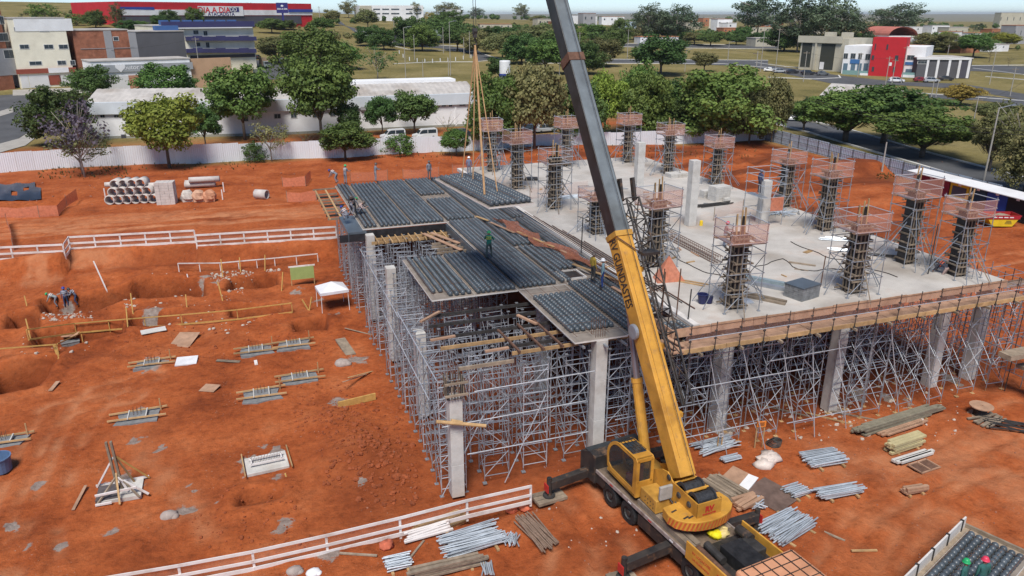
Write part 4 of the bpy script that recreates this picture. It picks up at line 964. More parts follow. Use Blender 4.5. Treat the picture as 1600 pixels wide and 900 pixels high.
for s_ in (-1, 1):
    m = MB(); cbox(m, .05+s_*1.405, -7.5, .85, .02, 1.3, .75); m.shift(-cr.location); obj('side_window', m, GLASS, dc)
    m = MB(); m.tube(cp(s_*1.3, -8.3, 1.2), cp(s_*1.75, -8.5, 1.25), .03, 6); m.box(cp(s_*1.75, -8.5, 1.05), (.1, .25, .4)); cob('mirror', m, BLK)
for i, (p_, q_, c_, nm) in enumerate([(.35, -3.55, (.72,.62,.01), 'bright yellow rain suit lying on the crane deck'), (.75, -3.6, (.66,.52,.22), 'pale yellow cloth bundle beside the rain suit on the crane deck')]):
    p3 = cp(p_, q_, .56); m = MB()
    for k in range(4): m.blob(p3+Vector((random.uniform(-.15,.15), random.uniform(-.15,.15), .02)), (.25, .2, .16), seed=k+i*9, rough=.35)
    single('cloth_bundle', m, mat('cloth_%d' % i, c_, .7, var=.15, scale=6), nm, 'cloth', smooth=True)
# hook block, slings
HK = Vector((T_.x, T_.y, 0)); hkp = atd(742, 55, depth(LPM @ Vector((lp_w/2, lp_l/2, 0)))-.5)
hk = thing('hook_block', 'crane hook block with hoist ropes above the slings', 'hook', hkp)
m = MB(); m.box((0,0,.1), (.16,.26,.45)); m.lathe([(0, -.1), (.17, -.1), (.17, .1), (0, .1)], (0,0,.2), (1,0,0), 14); obj('sheave_housing', m, DKSTEEL, hk)
m = MB(); m.tube((0,0,-.1), (0,0,-.3), .05, 8); m.path([(0,0,-.28),(.1,0,-.36),(.1,0,-.46),(0,0,-.52),(-.1,0,-.46)], .035, 6); obj('hook', m, DKSTEEL, hk)
for dx in (-.07, .07):
    m = MB(); top = T_-bn*.6-hkp; m.tube((dx, 0, .4), (top.x+dx, top.y, top.z), .016, 5); obj('hoist_rope', m, DKSTEEL, hk)
top = hkp+Vector((0,0,-.5))
for i, (px, py, th_) in enumerate([(757, 304, .10), (722, 277, .06), (777, 299, .05), (739, 280, .06)]):
    e = g(px, py, LPZ+.36); m = MB(); m.bar(top, e, th_, .03, up=(0, 1, 0))
    single('lifting_sling', m, mat('tan_webbing', (.40,.24,.12), .85, var=.2, scale=5), ['front left', 'rear left', 'front right', 'rear right'][i]+' tan webbing sling from the hook to the lifted panel', 'sling', 'slings of the lifted panel')
# ------------------------------------------------------------------ guard rails
def rail(label, pts, ht, mids=(.5,), post=1.9, mt=WPAINT, wd=.09, net=None, name='guard_rail', bottom=True, cat='guard rail', group=None):
    """pts: ground points of the run; posts, rails and optional net are parts"""
    t = thing(name, label, cat, pts[0], group=group)
    for a, b_ in zip(pts[:-1], pts[1:]):
        l_ = (b_-a).length; k = max(1, round(l_/post))
        for i in range(k+1):
            if i == k and b_ is not pts[-1]: continue
            q = a+(b_-a)*(i/k); m = MB(); m.box(q+Vector((0,0,ht/2-.1)), (wd, wd*.8, ht+.2)); obj('post', m, mt, t, world=True)
        d = (b_-a).normalized(); off = Vector((-d.y, d.x, 0))*-.06
        for zz in ([ht]+[ht*f_ for f_ in mids]+([.08] if bottom else [])):
            m = MB(); m.bar(a+off+Vector((0,0,zz)), b_+off+Vector((0,0,zz)), .04, wd*1.35 if zz > .2 else wd*1.9); obj('rail', m, mt, t, world=True)
        if net:
            kk = max(2, int(l_/1.2)); m = MB(); vs = []; o2 = Vector((-d.y, d.x, 0))*.08
            for i in range(kk+1):
                q = a+(b_-a)*(i/kk)+o2
                vs += [q+Vector((0,0,.06)), q+Vector((0,0,ht*.97-.04*math.sin(i*1.7)))]
            m.add(vs, [(2*i, 2*i+2, 2*i+3, 2*i+1) for i in range(kk)]); obj('net', m, net, t, world=True)
    return t
def gpt(px, py, dz=0.0): p = gt(px, py); return p+Vector((0,0,dz))
zr = lambda px, py: Vector((g(px, py, 0).x, g(px, py, 0).y, h1(g(px, py, 0).x, g(px, py, 0).y)))
bp_ = [g(-20, 408, 0), g(102, 402, 0), g(110, 390, 0), g(306, 379, 0)]
rail('long white timber guard rail with a kink along the earth bank', bp_, 1.2, mids=(.5,), post=2.3, net=NET, wd=.13)
rail('white timber guard rail running from the kinked rail to the scaffolding', [g(308, 386, 0), g(526, 372, 0)], 1.15, mids=(.5,), post=2.3, net=NET, wd=.13)
zf = -.85
fr = [g(40, 957, zf), g(157, 934, zf), g(284, 912, zf), g(398, 890, zf), g(512, 864, zf), g(626, 836, zf), g(730, 808, zf), g(829, 785, zf)]
rail('long white front guard rail with a sagging orange net', fr, .92, mids=(.48,), post=9, net=NETP, wd=.10)
Y_ = mat('yellow_timber', (.50,.30,.09), .8, var=.2, scale=3)
ZQ = lambda px, py: gt(px, py)
rail('yellowish timber barrier in front of the middle excavations', [ZQ(45, 532), ZQ(120, 523), ZQ(172, 517), ZQ(285, 508), ZQ(372, 500), ZQ(457, 489)], .85, mids=(), post=4, mt=Y_, wd=.06, bottom=True)
rail('low yellow timber barrier at the left edge pits', [ZQ(-5, 562), ZQ(92, 555), ZQ(130, 536)], .8, mids=(), post=5, mt=Y_, wd=.06, bottom=False)
rail('white topped timber barrier along the rear excavation', [ZQ(280, 425), ZQ(345, 424), ZQ(430, 416), ZQ(497, 409)], .8, mids=(), post=1.7, mt=WPAINT, wd=.07, bottom=False)
# ------------------------------------------------------------------ single sticks, boards, sheets on the pit side
def stick(px, py, px2, py2, z2, label, mt=Y_, a=.08):
    p = gt(px, py); q = Vector(atd(px2, py2, depth(p))); m = MB(); m.bar(p-Vector((0,0,.1)), q, a, a); single('timber_stake', m, mt, label, 'stake', 'timber stakes in the pits')
for i, (x, y, x2, y2) in enumerate([(48,530,40,498),(42,478,38,462),(208,492,204,458),(168,457,146,408),(298,455,292,428),(92,560,86,540),(92,563,83,538),(200,515,197,480),(348,470,340,440),(292,480,290,460),(440,455,442,425),(348,433,345,405),(376,425,374,402),(414,423,414,398),(483,485,472,468),(483,485,487,464)]):
    stick(x, y, x2, y2, 0, nth(i+1)+' thin upright stake among the excavations, counted outward from the left', WPAINT if i in (4, 3) else Y_)
def sheet(px, py, w_, l_, rz, mt, label, name='plywood_sheet', tilt=.05, th=.03, z=None, cat='board', ty=0.0):
    p = gt(px, py) if z is None else g(px, py, z); m = MB(); m.box((p.x, p.y, p.z+.06+abs(tilt)*l_*.4), (w_, l_, th), rz=rz, rx=tilt, ry=ty); return single(name, m, mt, label, cat, 'loose boards')
sheet(288, 535, 1.5, 2.3, -.35, WOODP, 'orange plywood sheet lying on the pit floor', tilt=.12)
sheet(292, 566, 1.35, 1.1, -.1, mat('white_foam', (.66,.66,.68), .7, var=.12, scale=2), 'white board lying below the orange plywood sheet', 'white_board', .1, .08)
sheet(328, 608, 1.0, .9, -.5, WOODP, 'small square plywood sheet near the left footings')
sheet(112, 525, 1.1, 1.0, -.3, WOODP, 'orange plywood behind the grey block pallet', tilt=.2)
sheet(85, 605, .25, 1.2, -.2, WOODP, 'narrow brown board by the left edge pit', 'plank')
sheet(357, 566, .3, 1.6, 1.2, WOODG, 'weathered plank near the paired footings', 'plank')
sheet(400, 568, .2, .7, .05, WPAINT, 'short white board below the left paired footing', 'plank')
sheet(240, 518, 1.7, .7, .2, CONC, 'grey cement sheet at the yellow barrier', 'cement_sheet', .1)
sheet(540, 545, .7, 2.6, .15, WOODG, 'long grey brown shutter board leaning by the scaffolding', 'shutter_board', .08, .12)
sheet(560, 520, .1, 2.4, .8, WOODG, 'thin grey timber behind the shutter board', 'plank')
sheet(556, 598, .12, 2.9, -.7, WOODP, 'slanting brown timber by the scaffold foot', 'plank', -.25)
sheet(566, 592, .12, 2.8, -.8, WOOD, 'second slanting timber beside the brown one', 'plank', -.25)
m = MB(); p = gt(557, 632); m.bar(p+Vector((-1.1, -.15, .22)), p+Vector((1.2, .25, .22)), .1, .42); single('yellow_beam', m, Y_, 'yellow formwork beam on the ground beside the scaffold foot', 'beam')
sheet(125, 780, .14, 1.9, -.15, WOODP, 'brown stick lying left of the tripod form', 'plank')
# ------------------------------------------------------------------ footings with timber frames
def footing(px, py, w_, l_, label, z=None, rods=True, rz=.0):
    p = gt(px, py); t = thing('column_footing', label, 'footing', p, rz, 'column footings on the pit floor')
    rp = random.Random(px); k_ = (.62, .60); poly = [(w_*x*rp.uniform(.85, 1.15), l_*y*rp.uniform(.85, 1.15)) for x, y in ((-.7,-.55),(-.2,-.66),(.3,-.6),(.72,-.6),(.68,0),(.74,.5),(.2,.62),(-.3,.58),(-.72,.6),(-.66,0))]; m = MB(); m.prism(poly, -.15, .07); obj('blinding', m, CONCD, t)
    m = MB(); m.box((0, 0, .14), (w_*.6, l_*.55, .2)); obj('pedestal', m, CONCD, t, bevel=.02)
    for s_ in (-1, 1):
        m = MB(); m.box((0, s_*l_*.36, .22), (w_*1.95, .07, .09), rz=.04*s_); obj('frame_timber', m, WOOD, t)
        m = MB(); m.box((s_*w_*.3, 0, .25), (.06, l_*.8, .08)); obj('frame_timber', m, CONC, t)
    if rods:
        for i in range(6):
            m = MB(); x = -.2+.2*(i % 3); y = -.12+.24*(i//3); m.tube((x, y, .1), (x, y, .65), .014, 5); obj('starter_bar', m, RUST, t)
    m = MB(); m.bar((w_*.75, l_*.35, -.05), (w_*.75, l_*.35, .8), .06, .06); obj('peg', m, WOOD, t)
    return t
footing(400, 549, 1.5, 1.3, 'left footing of the rear pair joined by timbers'); footing(459, 540, 1.5, 1.3, 'right footing of the rear pair joined by timbers')
footing(409, 618, 1.5, 1.4, 'left footing of the middle pair joined by timbers'); footing(469, 592, 1.6, 1.3, 'right footing of the middle pair beside the scaffold')
footing(238, 570, 1.5, 1.0, 'footing with two upright white timbers left of the white board'); footing(216, 652, 1.6, 1.3, 'footing behind the tripod form')
footing(5, 692, 1.5, 1.0, 'footing with timbers cut by the left picture edge')
p = gt(417, 725); t = thing('footing_slab', 'large pale footing slab with a timber frame and starter bars', 'footing', p, R(4))
m = MB(); m.box((0, 0, .02), (2.1, 1.6, .2)); obj('slab', m, CONC, t, bevel=.03)
for s_ in (-1, 1):
    m = MB(); m.box((0, s_*.28, .3), (1.7, .06, .1)); obj('frame_timber', m, WPAINT, t); m = MB(); m.box((s_*.75, 0, .3), (.06, .6, .1)); obj('frame_timber', m, WPAINT, t); m = MB(); m.box((s_*1.15, 0, .22), (.06, 2.2, .08)); obj('frame_timber', m, WOOD, t)
for i in range(18): m = MB(); x = -.7+.08*i*1.0; m.tube((x, .1-.2*(i % 2), .1), (x, .1-.2*(i % 2), .55), .012, 4); obj('starter_bar', m, RUST, t)
m = MB(); m.box((-.3, -1.75, -.35), (1.9, .07, .7)); m.box((.75, -1.5, -.35), (.07, .5, .7)); obj('pit_board', m, Y_, t)
# tripod column form
p = gt(190, 770); t = thing('braced_column_form', 'tall grey column form held up by white and brown timber braces', 'column form', p)
m = MB(); m.box((0, 0, .05), (1.9, 1.5, .2)); obj('footing', m, CONC, t)
m = MB(); m.box((-.55, 0, .12), (1.0, 1.3, .14)); obj('wet_patch', m, mat('dark_wet_mortar', (.10,.085,.085), .7, var=.3, scale=4), t)
for dx in (-.16, .05):
    m = MB(); m.box((dx-.05, .15, 1.45), (.1, .16, 2.7), ry=-.04); obj('form_board', m, WOODG, t)
for a, b_, mt_ in [((-.1,.2,1.9),(-1.15,.75,.1),WPAINT),((.05,.2,1.9),(1.2,.8,.1),Y_),((.05,.2,1.8),(.55,.6,.1),WOOD),((-.1,-.2,1.0),(-.95,-.85,.1),WOODG),((0,-.2,1.0),(1.3,-.75,.12),WPAINT),((0,-.1,1.1),(.9,-.85,.1),WOODG),((-.05,-.1,1.2),(.05,-1.1,.05),WOOD),((0,0,1.0),(.35,-.3,.2),WPAINT)]:
    m = MB(); m.bar(a, b_, .08, .08); obj('brace', m, mt_, t)
for a, b_ in [((-1.2,.75,.18),(1.2,.8,.18)),((-1.0,-.7,.5),(.8,-.55,.5)),((-1.0,-.95,.15),(-.3,-.95,.15))]:
    m = MB(); m.bar(a, b_, .08, .1); obj('ground_timber', m, WPAINT, t)
for px, py, s_, lb in [(264, 806, .42, 'pale round mound of mortar on the red earth'), (535, 568, .55, 'flat grey mound of mortar by the scaffold'), (490, 895, .3, 'white sack at the bottom near the front rail'), (460, 893, .35, 'grey cement heap beside the front rail')]:
    p = gt(px, py); m = MB(); m.blob((0,0,0), (s_, s_*.8, s_*.6), seed=px, n=10, m=7, rough=.1); m.blob((s_*.6, -s_*.3, 0), (s_*.5, s_*.5, s_*.35), seed=px+1, n=9, m=6, rough=.1)
    m.shift(p); single('mortar_heap', m, WHITE if 'sack' in lb else mat('mortar', (.36,.30,.27), .9, var=.2, scale=4, bump=.4), lb, 'heap', smooth=True)
# block pallets
def blocks(px, py, z, nx_, ny_, nz_, bs, label, mt=CONC, rz=0.0, cover=None):
    p = g(px, py, z) if z is not None else gt(px, py); t = thing('block_stack', label, 'block stack', p, rz)
    for k in range(nz_):
        for i in range(nx_):
            for j in range(ny_):
                if (i in (0, nx_-1) or j in (0,) or k == nz_-1):
                    m = MB(); m.box(((i-(nx_-1)/2)*bs[0]+random.uniform(-.01, .01), (j-(ny_-1)/2)*bs[1]+random.uniform(-.01, .01), (k+.5)*bs[2]), (bs[0]-.015, bs[1]-.015, bs[2]-.012)); obj('block', m, mt, t)
    if cover: m = MB(); m.box((0, 0, nz_*bs[2]+.03), (nx_*bs[0]+.05, ny_*bs[1]+.05, .05)); obj('top_sheet', m, cover, t)
    return t
blocks(111, 540, None, 3, 2, 2, (.4, .5, .2), 'grey block pallet on the pit floor at the left', CONCD, R(12), CONCD)
blocks(1123, 312, ZS, 4, 4, 6, (.4, .25, .2), 'tall light grey block stack on the slab by the rear tower', CONC, R(8))
blocks(1102, 308, ZS, 2, 2, 3, (.4, .35, .2), 'lower block stack left of the tall one on the slab', CONC, R(4)); blocks(1058, 276, ZS, 5, 3, 2, (.4, .4, .2), 'flat wide block stack at the slab rear', CONC, 0)
blocks(1252, 463, ZS, 5, 4, 6, (.3, .3, .12), 'dark grey brick stack with a blue cover at the slab front', CONCD, R(14), BLUEFILM); blocks(1222, 312, ZS, 4, 2, 2, (.4, .4, .2), 'grey block pile behind the basket column', CONC, R(20))
# ------------------------------------------------------------------ excavation rubble and clods (uncountable)
m = MB(); rr = random.Random(11)
def scatter(m, px0, px1, py0, py1, n_, s0, s1, zpix=True):
    for _ in range(n_):
        p = g(rr.uniform(px0, px1), rr.uniform(py0, py1), ZP if px1 < 700 else -.9); z = h1(p.x, p.y); s_ = s0+(s1-s0)*rr.random()**3
        m.blob((p.x, p.y, z+s_*.25), (s_, s_*rr.uniform(.7, 1.2), s_*.7), seed=rr.randrange(9999), n=6, m=4, rough=.28)
scatter(m, 500, 640, 630, 765, 420, .04, .17); scatter(m, 560, 650, 690, 790, 200, .04, .18); scatter(m, 460, 560, 600, 680, 150, .04, .12); scatter(m, 300, 480, 760, 860, 160, .03, .10); scatter(m, 150, 520, 480, 560, 260, .04, .12)
o = obj('earth_clods', m, mat('clod_soil', (.27,.07,.024), .95, var=.35, scale=3, bump=.3), None); tag(o, 'loose red earth clods on the pit floor beside the scaffolding', 'clods', kind='stuff')
m = MB()
for (a, b_, c, d, n_) in [(345, 400, 425, 440, 110), (330, 350, 430, 440, 40), (75, 145, 485, 503, 110), (55, 90, 495, 500, 25), (415, 440, 421, 426, 30), (355, 380, 452, 460, 30), (195, 215, 470, 482, 25), (240, 400, 440, 530, 60), (20, 140, 510, 560, 40), (1100, 1500, 590, 690, 160), (850, 1000, 790, 860, 20), (1280, 1330, 620, 650, 60)]: scatter(m, a, b_, c, d, n_, .035, .16)
o = obj('pale_rubble', m, mat('pale_rubble', (.45,.38,.32), .9, var=.25, scale=4), None); tag(o, 'pale broken concrete rubble strewn around the excavations', 'rubble', kind='stuff')
m = MB(); rr.seed(5)
for _ in range(260):
    p = g(rr.uniform(560, 1600), rr.uniform(640, 900), -.9); m.blob((p.x, p.y, h1(p.x, p.y)+.01), rr.uniform(.02, .06), seed=rr.randrange(999), n=5, m=3)
for _ in range(200):
    p = g(rr.uniform(0, 1500), rr.uniform(242, 330), 0); m.blob((p.x, p.y, h1(p.x, p.y)+.02), rr.uniform(.05, .16), seed=rr.randrange(999), n=5, m=3)
o = obj('small_stones', m, mat('red_stones', (.30,.13,.08), .95, var=.3, scale=5), None); tag(o, 'small reddish stones scattered over the bare earth', 'stones', kind='stuff')
# ------------------------------------------------------------------ tent, green board, nets, tarpaulin
p = gt(521, 482); t = thing('canopy_tent', 'small white canopy tent beside the scaffolding', 'tent', p, R(6)); t.scale = (.8, .8, .88)
for sx in (-1, 1):
    for sy in (-1, 1): m = MB(); m.tube((sx*1.35, sy*1.2, 0), (sx*1.3, sy*1.15, 2.0), .03, 6); obj('leg', m, WHITE, t)
m = MB(); m.add([(-1.4,-1.25,2.0),(1.4,-1.25,2.0),(1.4,1.25,2.0),(-1.4,1.25,2.0),(0,0,2.6),(-1.4,-1.25,1.75),(1.4,-1.25,1.75),(1.4,1.25,1.75),(-1.4,1.25,1.75)], [(0,1,4),(1,2,4),(2,3,4),(3,0,4),(0,5,6,1),(1,6,7,2),(2,7,8,3),(3,8,5,0)]); obj('canopy', m, mat('white_canvas', (.68,.69,.74), .8, var=.08, scale=1), t)
p = gt(474, 445); t = thing('green_board', 'pale green board on two timber posts by the excavation', 'board', p)
for s_ in (-1, 1): m = MB(); m.box((s_*.95, 0, .8), (.07, .07, 1.7)); obj('post', m, WOOD, t)
m = MB(); m.box((0, -.05, 1.1), (1.95, .03, 1.1)); obj('panel', m, mat('pale_green', (.30,.38,.13), .7, var=.1, scale=2), t); m = MB(); m.box((0, 0, 1.7), (2.2, .1, .12)); obj('top_rail', m, WPAINT, t)
def netfence(pts, ht, label, mt=NETD, name='safety_net'):
    t = thing(name, label, 'safety net', pts[0]); n_ = len(pts)
    vs = []; 
    for i, q in enumerate(pts): vs += [q+Vector((0,0,.03)), q+Vector((0,0,ht*(1-.1*math.sin(i*2.1))))]
    m = MB(); m.add(vs, [(2*i, 2*i+2, 2*i+3, 2*i+1) for i in range(n_-1)]); obj('net', m, mt, t, world=True)
    for q in pts[::2]: m = MB(); m.tube(q, q+Vector((0,0,ht+.15)), .03, 5); obj('stake', m, WOODG, t, world=True)
netfence([g(-10, 340, 0), g(30, 341, 0), g(62, 340, 0), g(92, 338, 0), g(105, 322, 0), g(122, 312, 0)], 1.2, 'orange net barrier with a bend around the black lined pit')
netfence([g(22, 392, 0), g(20, 375, 0), g(12, 352, 0)], 1.1, 'leaning orange net strip behind the white guard rail at the left')
netfence([g(442, 292, 0), g(455, 292, 0), g(478, 291, 0), g(486, 280, 0)], 1.2, 'orange net box around a rear pit, upper of two'); netfence([g(449, 316, 0), g(470, 316, 0), g(495, 314, 0)], 1.2, 'orange net in front of the rear pits, lower of two')
netfence([g(548, 285, 0), g(580, 283, 0), g(606, 282, 0)], 1.3, 'orange net behind the deck workers at the left', NET); netfence([g(630, 280, 0), g(655, 279, 0), g(686, 277, 0)], 1.3, 'orange net behind the worker at the middle of the deck', NET); netfence([g(707, 275, 0), g(740, 273, 0), g(800, 268, 0)], 1.5, 'pale orange net behind the white helmeted worker', NETP)
p = g(30, 305, 0); m = MB(); vs = []; fs = []
for i in range(9):
    for j in range(5): q = g(-10+i*9.3, 290+j*6 - i*.4, 0); vs.append((q.x, q.y, h1(q.x, q.y)+.12+.12*math.sin(i*2+j*1.3)))
fs = [(i*5+j, i*5+j+1, (i+1)*5+j+1, (i+1)*5+j) for i in range(8) for j in range(4) if (i+j*2) % 7 or i < 3]
m.add(vs, fs); single('black_tarpaulin', m, mat('black_plastic_sheet', (.02,.024,.032), .3, var=.4, scale=1), 'black plastic sheet lining the pit at the far left', 'tarpaulin', smooth=True)
# ------------------------------------------------------------------ concrete pipes
def pipe_mesh(r, l_, th):
    m = MB(); m.lathe([(r-th, 0), (r, 0), (r, l_), (r-th, l_), (r-th, 0)], (0,0,0), (0,1,0), 20); return m.mesh('concrete_pipe', mat('pale_pipe_concrete', (.53,.49,.46), .85, var=.14, scale=2), True)
pmesh = pipe_mesh(.56, 1.5, .09); base = g(172, 320, 0); pk = 0
def put_pipe(me, loc, rot, label):
    o = bpy.data.objects.new('concrete_pipe', me); C.objects.link(o); o.location = loc; o.rotation_euler = rot; tag(o, label, 'pipe', 'concrete drain pipes'); return o
xs_ = (g(247, 318, 0)-base)/5.6; rowz = [.56, 1.45, 2.34]
for r_, (n_, off) in enumerate([(6, 0), (5, .5), (4, .9)]):
    for i in range(n_):
        q = base+xs_*(i+off); o = put_pipe(pmesh, (q.x, q.y, rowz[r_]+h1(q.x, q.y)-.02), (0, 0, R(-14+random.uniform(-4, 4))), nth(i+1)+' concrete ring pipe from the left in the '+['bottom', 'middle', 'top'][r_]+' row of the pipe stack')
pm2 = pipe_mesh(.36, 3.6, .05); q = g(290, 291, 0)
for i, (dx, dy, dz, rz) in enumerate([(0, 0, .4, -98), (.6, -1.6, 1.05, -96), (0, -1.2, .4, -97)]): put_pipe(pm2, (q.x+dx, q.y+dy, dz), (0, 0, R(rz)), ['rear', 'upper', 'front'][i]+' long thin concrete pipe in the pair pile right of the pipe stack')
pm3 = pipe_mesh(.3, 2.5, .05); q = base+xs_*4.6+Vector((0, .9, 0)); put_pipe(pm3, (q.x, q.y, 1.95), (0, 0, R(-95)), 'thin pipe lying behind the top of the pipe stack'); q = g(166, 300, 0); put_pipe(pm3, (q.x, q.y, .9), (0, 0, R(-95)), 'thin pipe sticking out left of the pipe stack')
put_pipe(pmesh, (g(418, 312, 0).x, g(418, 312, 0).y, .6), (0, 0, R(55)), 'single concrete pipe lying alone on the earth road')
blocks(262, 318, 0, 4, 3, 8, (.5, .5, .32), 'pale kerb stone pile at the right of the pipe stack', mat('pale_pipe_concrete', (1,1,1)), R(-8))
for i, (px, mt_) in enumerate([(294, (.5,.46,.42)), (311, (.55,.33,.22)), (328, (.50,.24,.14))]):
    p = g(px, 314, 0); m = MB(); m.blob((p.x, p.y, .55), (.8, .8, .75), seed=px, n=10, m=7, rough=.15); m.box((p.x, p.y, .3), (1.1, 1.1, .6)); single('bulk_bag', m, mat('bag_%d' % i, mt_, .85, var=.2, scale=3), ['pale grey', 'brownish', 'orange brown'][i]+' bulk bag in front of the thin pipes', 'bag', 'bulk bags', smooth=False)
for i, (px, py) in enumerate([(165, 310), (268, 318), (270, 297), (348, 312), (350, 300)]):
    p = g(px, py, 0); m = MB(); m.box((p.x, p.y, .6), (.12, .12, 1.2)); single('marker_post', m, WPAINT, nth(i+1)+' short marker post from the left around the pipe piles', 'post', 'marker posts')
# ------------------------------------------------------------------ piles of tubes and timber
def pile(px, py, n_, l_, r, rz, label, mt, layers=3, jit=.06, z=None, bearers=True, name='tube_pile', wd=None, jl=.1):
    p = gt(px, py) if z is None else g(px, py, z); t = thing(name, label, 'tube pile' if 'tube' in name else 'timber pile', p, rz)
    per = max(1, n_//layers); wd = wd or per*r*2.6; rg = random.Random(px*7+py); cache = []
    for k in range(5):
        m = MB(); ll = l_*(1-jl*k*.5)
        if 'tube' in name: m.tube((-ll/2, 0, 0), (ll/2, 0, 0), r, 7)
        else: m.box((0, 0, 0), (ll, r*2.4, r*1.5))
        cache.append(m.mesh('tube' if 'tube' in name else 'timber', mt))
    nm = 'tube' if 'tube' in name else 'timber'
    for i in range(n_):
        ly = i//per; y = -wd/2+wd*((i % per)+.5)/per + rg.uniform(-.03, .03)
        o = bpy.data.objects.new(nm, rg.choice(cache)); C.objects.link(o); o.parent = t
        o.location = (rg.uniform(-.15, .15)*l_*jl*4, y, .12+r+ly*r*1.9); o.rotation_euler = (0, 0, rg.uniform(-jit, jit))
    if bearers:
        for s_ in (-.28, .28): m = MB(); m.box((s_*l_, 0, .05), (.12, wd*1.3, .1)); obj('bearer', m, WOOD, t)
    return t
FAI = mat('scaffold_tube_bluish', (.50,.55,.60), .38, .4, var=.2, scale=3)
rnd_obj(FAI, .22)
pile(738, 848, 44, 2.9, .032, R(4), 'large pile of bluish scaffold tubes behind the front rail end', FAI, 3, .10, wd=1.5)
pile(622, 884, 24, 1.15, .032, R(2), 'small square pile of short tubes at the bottom edge', FAI, 3, .14, wd=.85)
pile(798, 848, 18, .8, .03, R(60), 'short tubes heaped at the end of the large tube pile', FAI, 3, .5, wd=.6, bearers=False)
pile(838, 835, 24, 2.6, .035, R(-80), 'bundle of rusty brown pipes fanned out left of the crane', mat('rust_pipe', (.22,.15,.11), .8, var=.3, scale=4), 2, .09, wd=.9, bearers=False)
pile(1286, 720, 30, 2.3, .035, R(-3), 'tube pile on bearers nearest the white plastic sheet', FAI, 3, .05, wd=1.3)
pile(1311, 772, 26, 2.5, .034, R(-5), 'neat tube pile on bearers in the open red yard', FAI, 3, .03, wd=.8)
pile(1243, 772, 20, 1.1, .034, R(6), 'short tube pile beside the rusty steel plate', FAI, 3, .1, wd=.9)
pile(1228, 828, 44, 2.6, .036, R(17), 'largest tube pile right beside the crane engine', FAI, 4, .10, wd=1.5)
pile(1118, 699, 26, 2.6, .033, R(4), 'loose tubes strewn in front of the shoring', FAI, 2, .22, wd=1.1, bearers=False)
pile(1140, 720, 12, 1.1, .034, R(5), 'little bundle of short tubes below the loose ones', FAI, 2, .08, wd=.45, bearers=False)
pile(1180, 790, 26, .8, .03, R(-20), 'tangled heap of short tubes by the crane counterweight', FAI, 3, .9, wd=.8, bearers=False)
pile(762, 893, 12, .8, .03, R(80), 'tiny upright bundle of tubes at the bottom edge', FAI, 2, .3, wd=.5, bearers=False)
pile(702, 893, 10, 3.2, .06, R(0), 'long weathered timbers at the bottom edge', WOODG, 3, .03, name='timber_pile', wd=.5)
pile(690, 825, 12, 2.7, .05, R(11), 'pale timbers stacked against the front rail', WOOD, 2, .12, name='timber_pile', wd=1.1, bearers=False)
pile(668, 835, 5, 2.2, .05, R(9), 'white painted timbers lying by the front rail', WPAINT, 1, .08, name='timber_pile', wd=.7, bearers=False)
pile(1402, 662, 16, 6.6, .06, R(6), 'long grey green planks in a low stack in the yard', mat('grey_green_timber', (.21,.19,.14), .85, var=.25, scale=2), 3, .012, name='timber_pile', wd=.7)
pile(1412, 672, 4, 3.6, .06, R(7), 'short brown planks beside the long grey stack', WOODP, 1, .02, name='timber_pile', wd=.35, bearers=False)
pile(1412, 703, 12, 2.5, .08, R(6), 'stack of blue topped yellow formwork beams', mat('pale_yellow_beam', (.46,.40,.22), .75, var=.15, scale=2), 4, .01, name='timber_pile', wd=.55)
pile(1427, 718, 3, 2.8, .08, R(5), 'grey beams lying in front of the yellow beam stack', CONC, 1, .01, name='timber_pile', wd=.4, bearers=False)
pile(1427, 771, 7, 1.3, .06, R(-5), 'small bundle of pale boards in the open yard', WOODP, 2, .03, name='timber_pile', wd=.4)
p = gt(1443, 732); t = thing('timber_frame_panel', 'small timber frame with dark panels beside the beam stack', 'frame', p, R(5))
for s_ in (-.4, 0, .4): m = MB(); m.box((s_*1.6, 0, .14), (.06, .8, .06)); obj('cross_timber', m, WOODP, t)
for s_ in (-1, 1): m = MB(); m.box((0, s_*.4, .14), (1.35, .06, .06)); obj('side_timber', m, WOODP, t)
m = MB(); m.box((0, 0, .1), (1.3, .8, .03)); obj('dark_panel', m, RUST, t)
p = gt(1530, 650); t = thing('cable_reel', 'wooden cable reel lying on its side at the right', 'reel', p)
for z in (.03, .62): m = MB(); m.lathe([(0, z), (.62, z), (.62, z+.05), (.08, z+.05), (.08, z)], (0,0,0), n=20); obj('flange', m, WOODP, t)
m = MB(); m.lathe([(.35, .05), (.35, .62)], (0,0,0), n=16); obj('core', m, BLK, t)
pile(1545, 660, 8, 2.0, .05, R(12), 'loose boards on the ground below the cable reel', WOODG, 1, .35, name='timber_pile', wd=.9, bearers=False); pile(1575, 668, 6, 2.6, .04, R(-40), 'scattered dark bars at the right picture edge', DKSTEEL, 1, .4, name='timber_pile', wd=1.2, bearers=False)
for i, (px, py, l_, rz) in enumerate([(1300, 838, 1.1, -62), (1350, 862, 1.1, -18), (1215, 640, 3.5, -50), (1295, 655, 2.5, -52), (1330, 650, 2.5, -45), (1110, 640, 2.5, -55), (560, 868, 1.6, -25), (695, 855, 1.0, -70), (650, 862, 1.4, 48), (1420, 690, 1.5, 40)]):
    p = gt(px, py); m = MB(); m.box(p+Vector((0,0,.05)), (l_, .09, .06), rz=R(rz)); single('loose_timber', m, WOOD if i % 2 else WOODG, nth(i+1)+' single stray timber on the red yard floor, scattered about', 'timber', 'stray timbers')
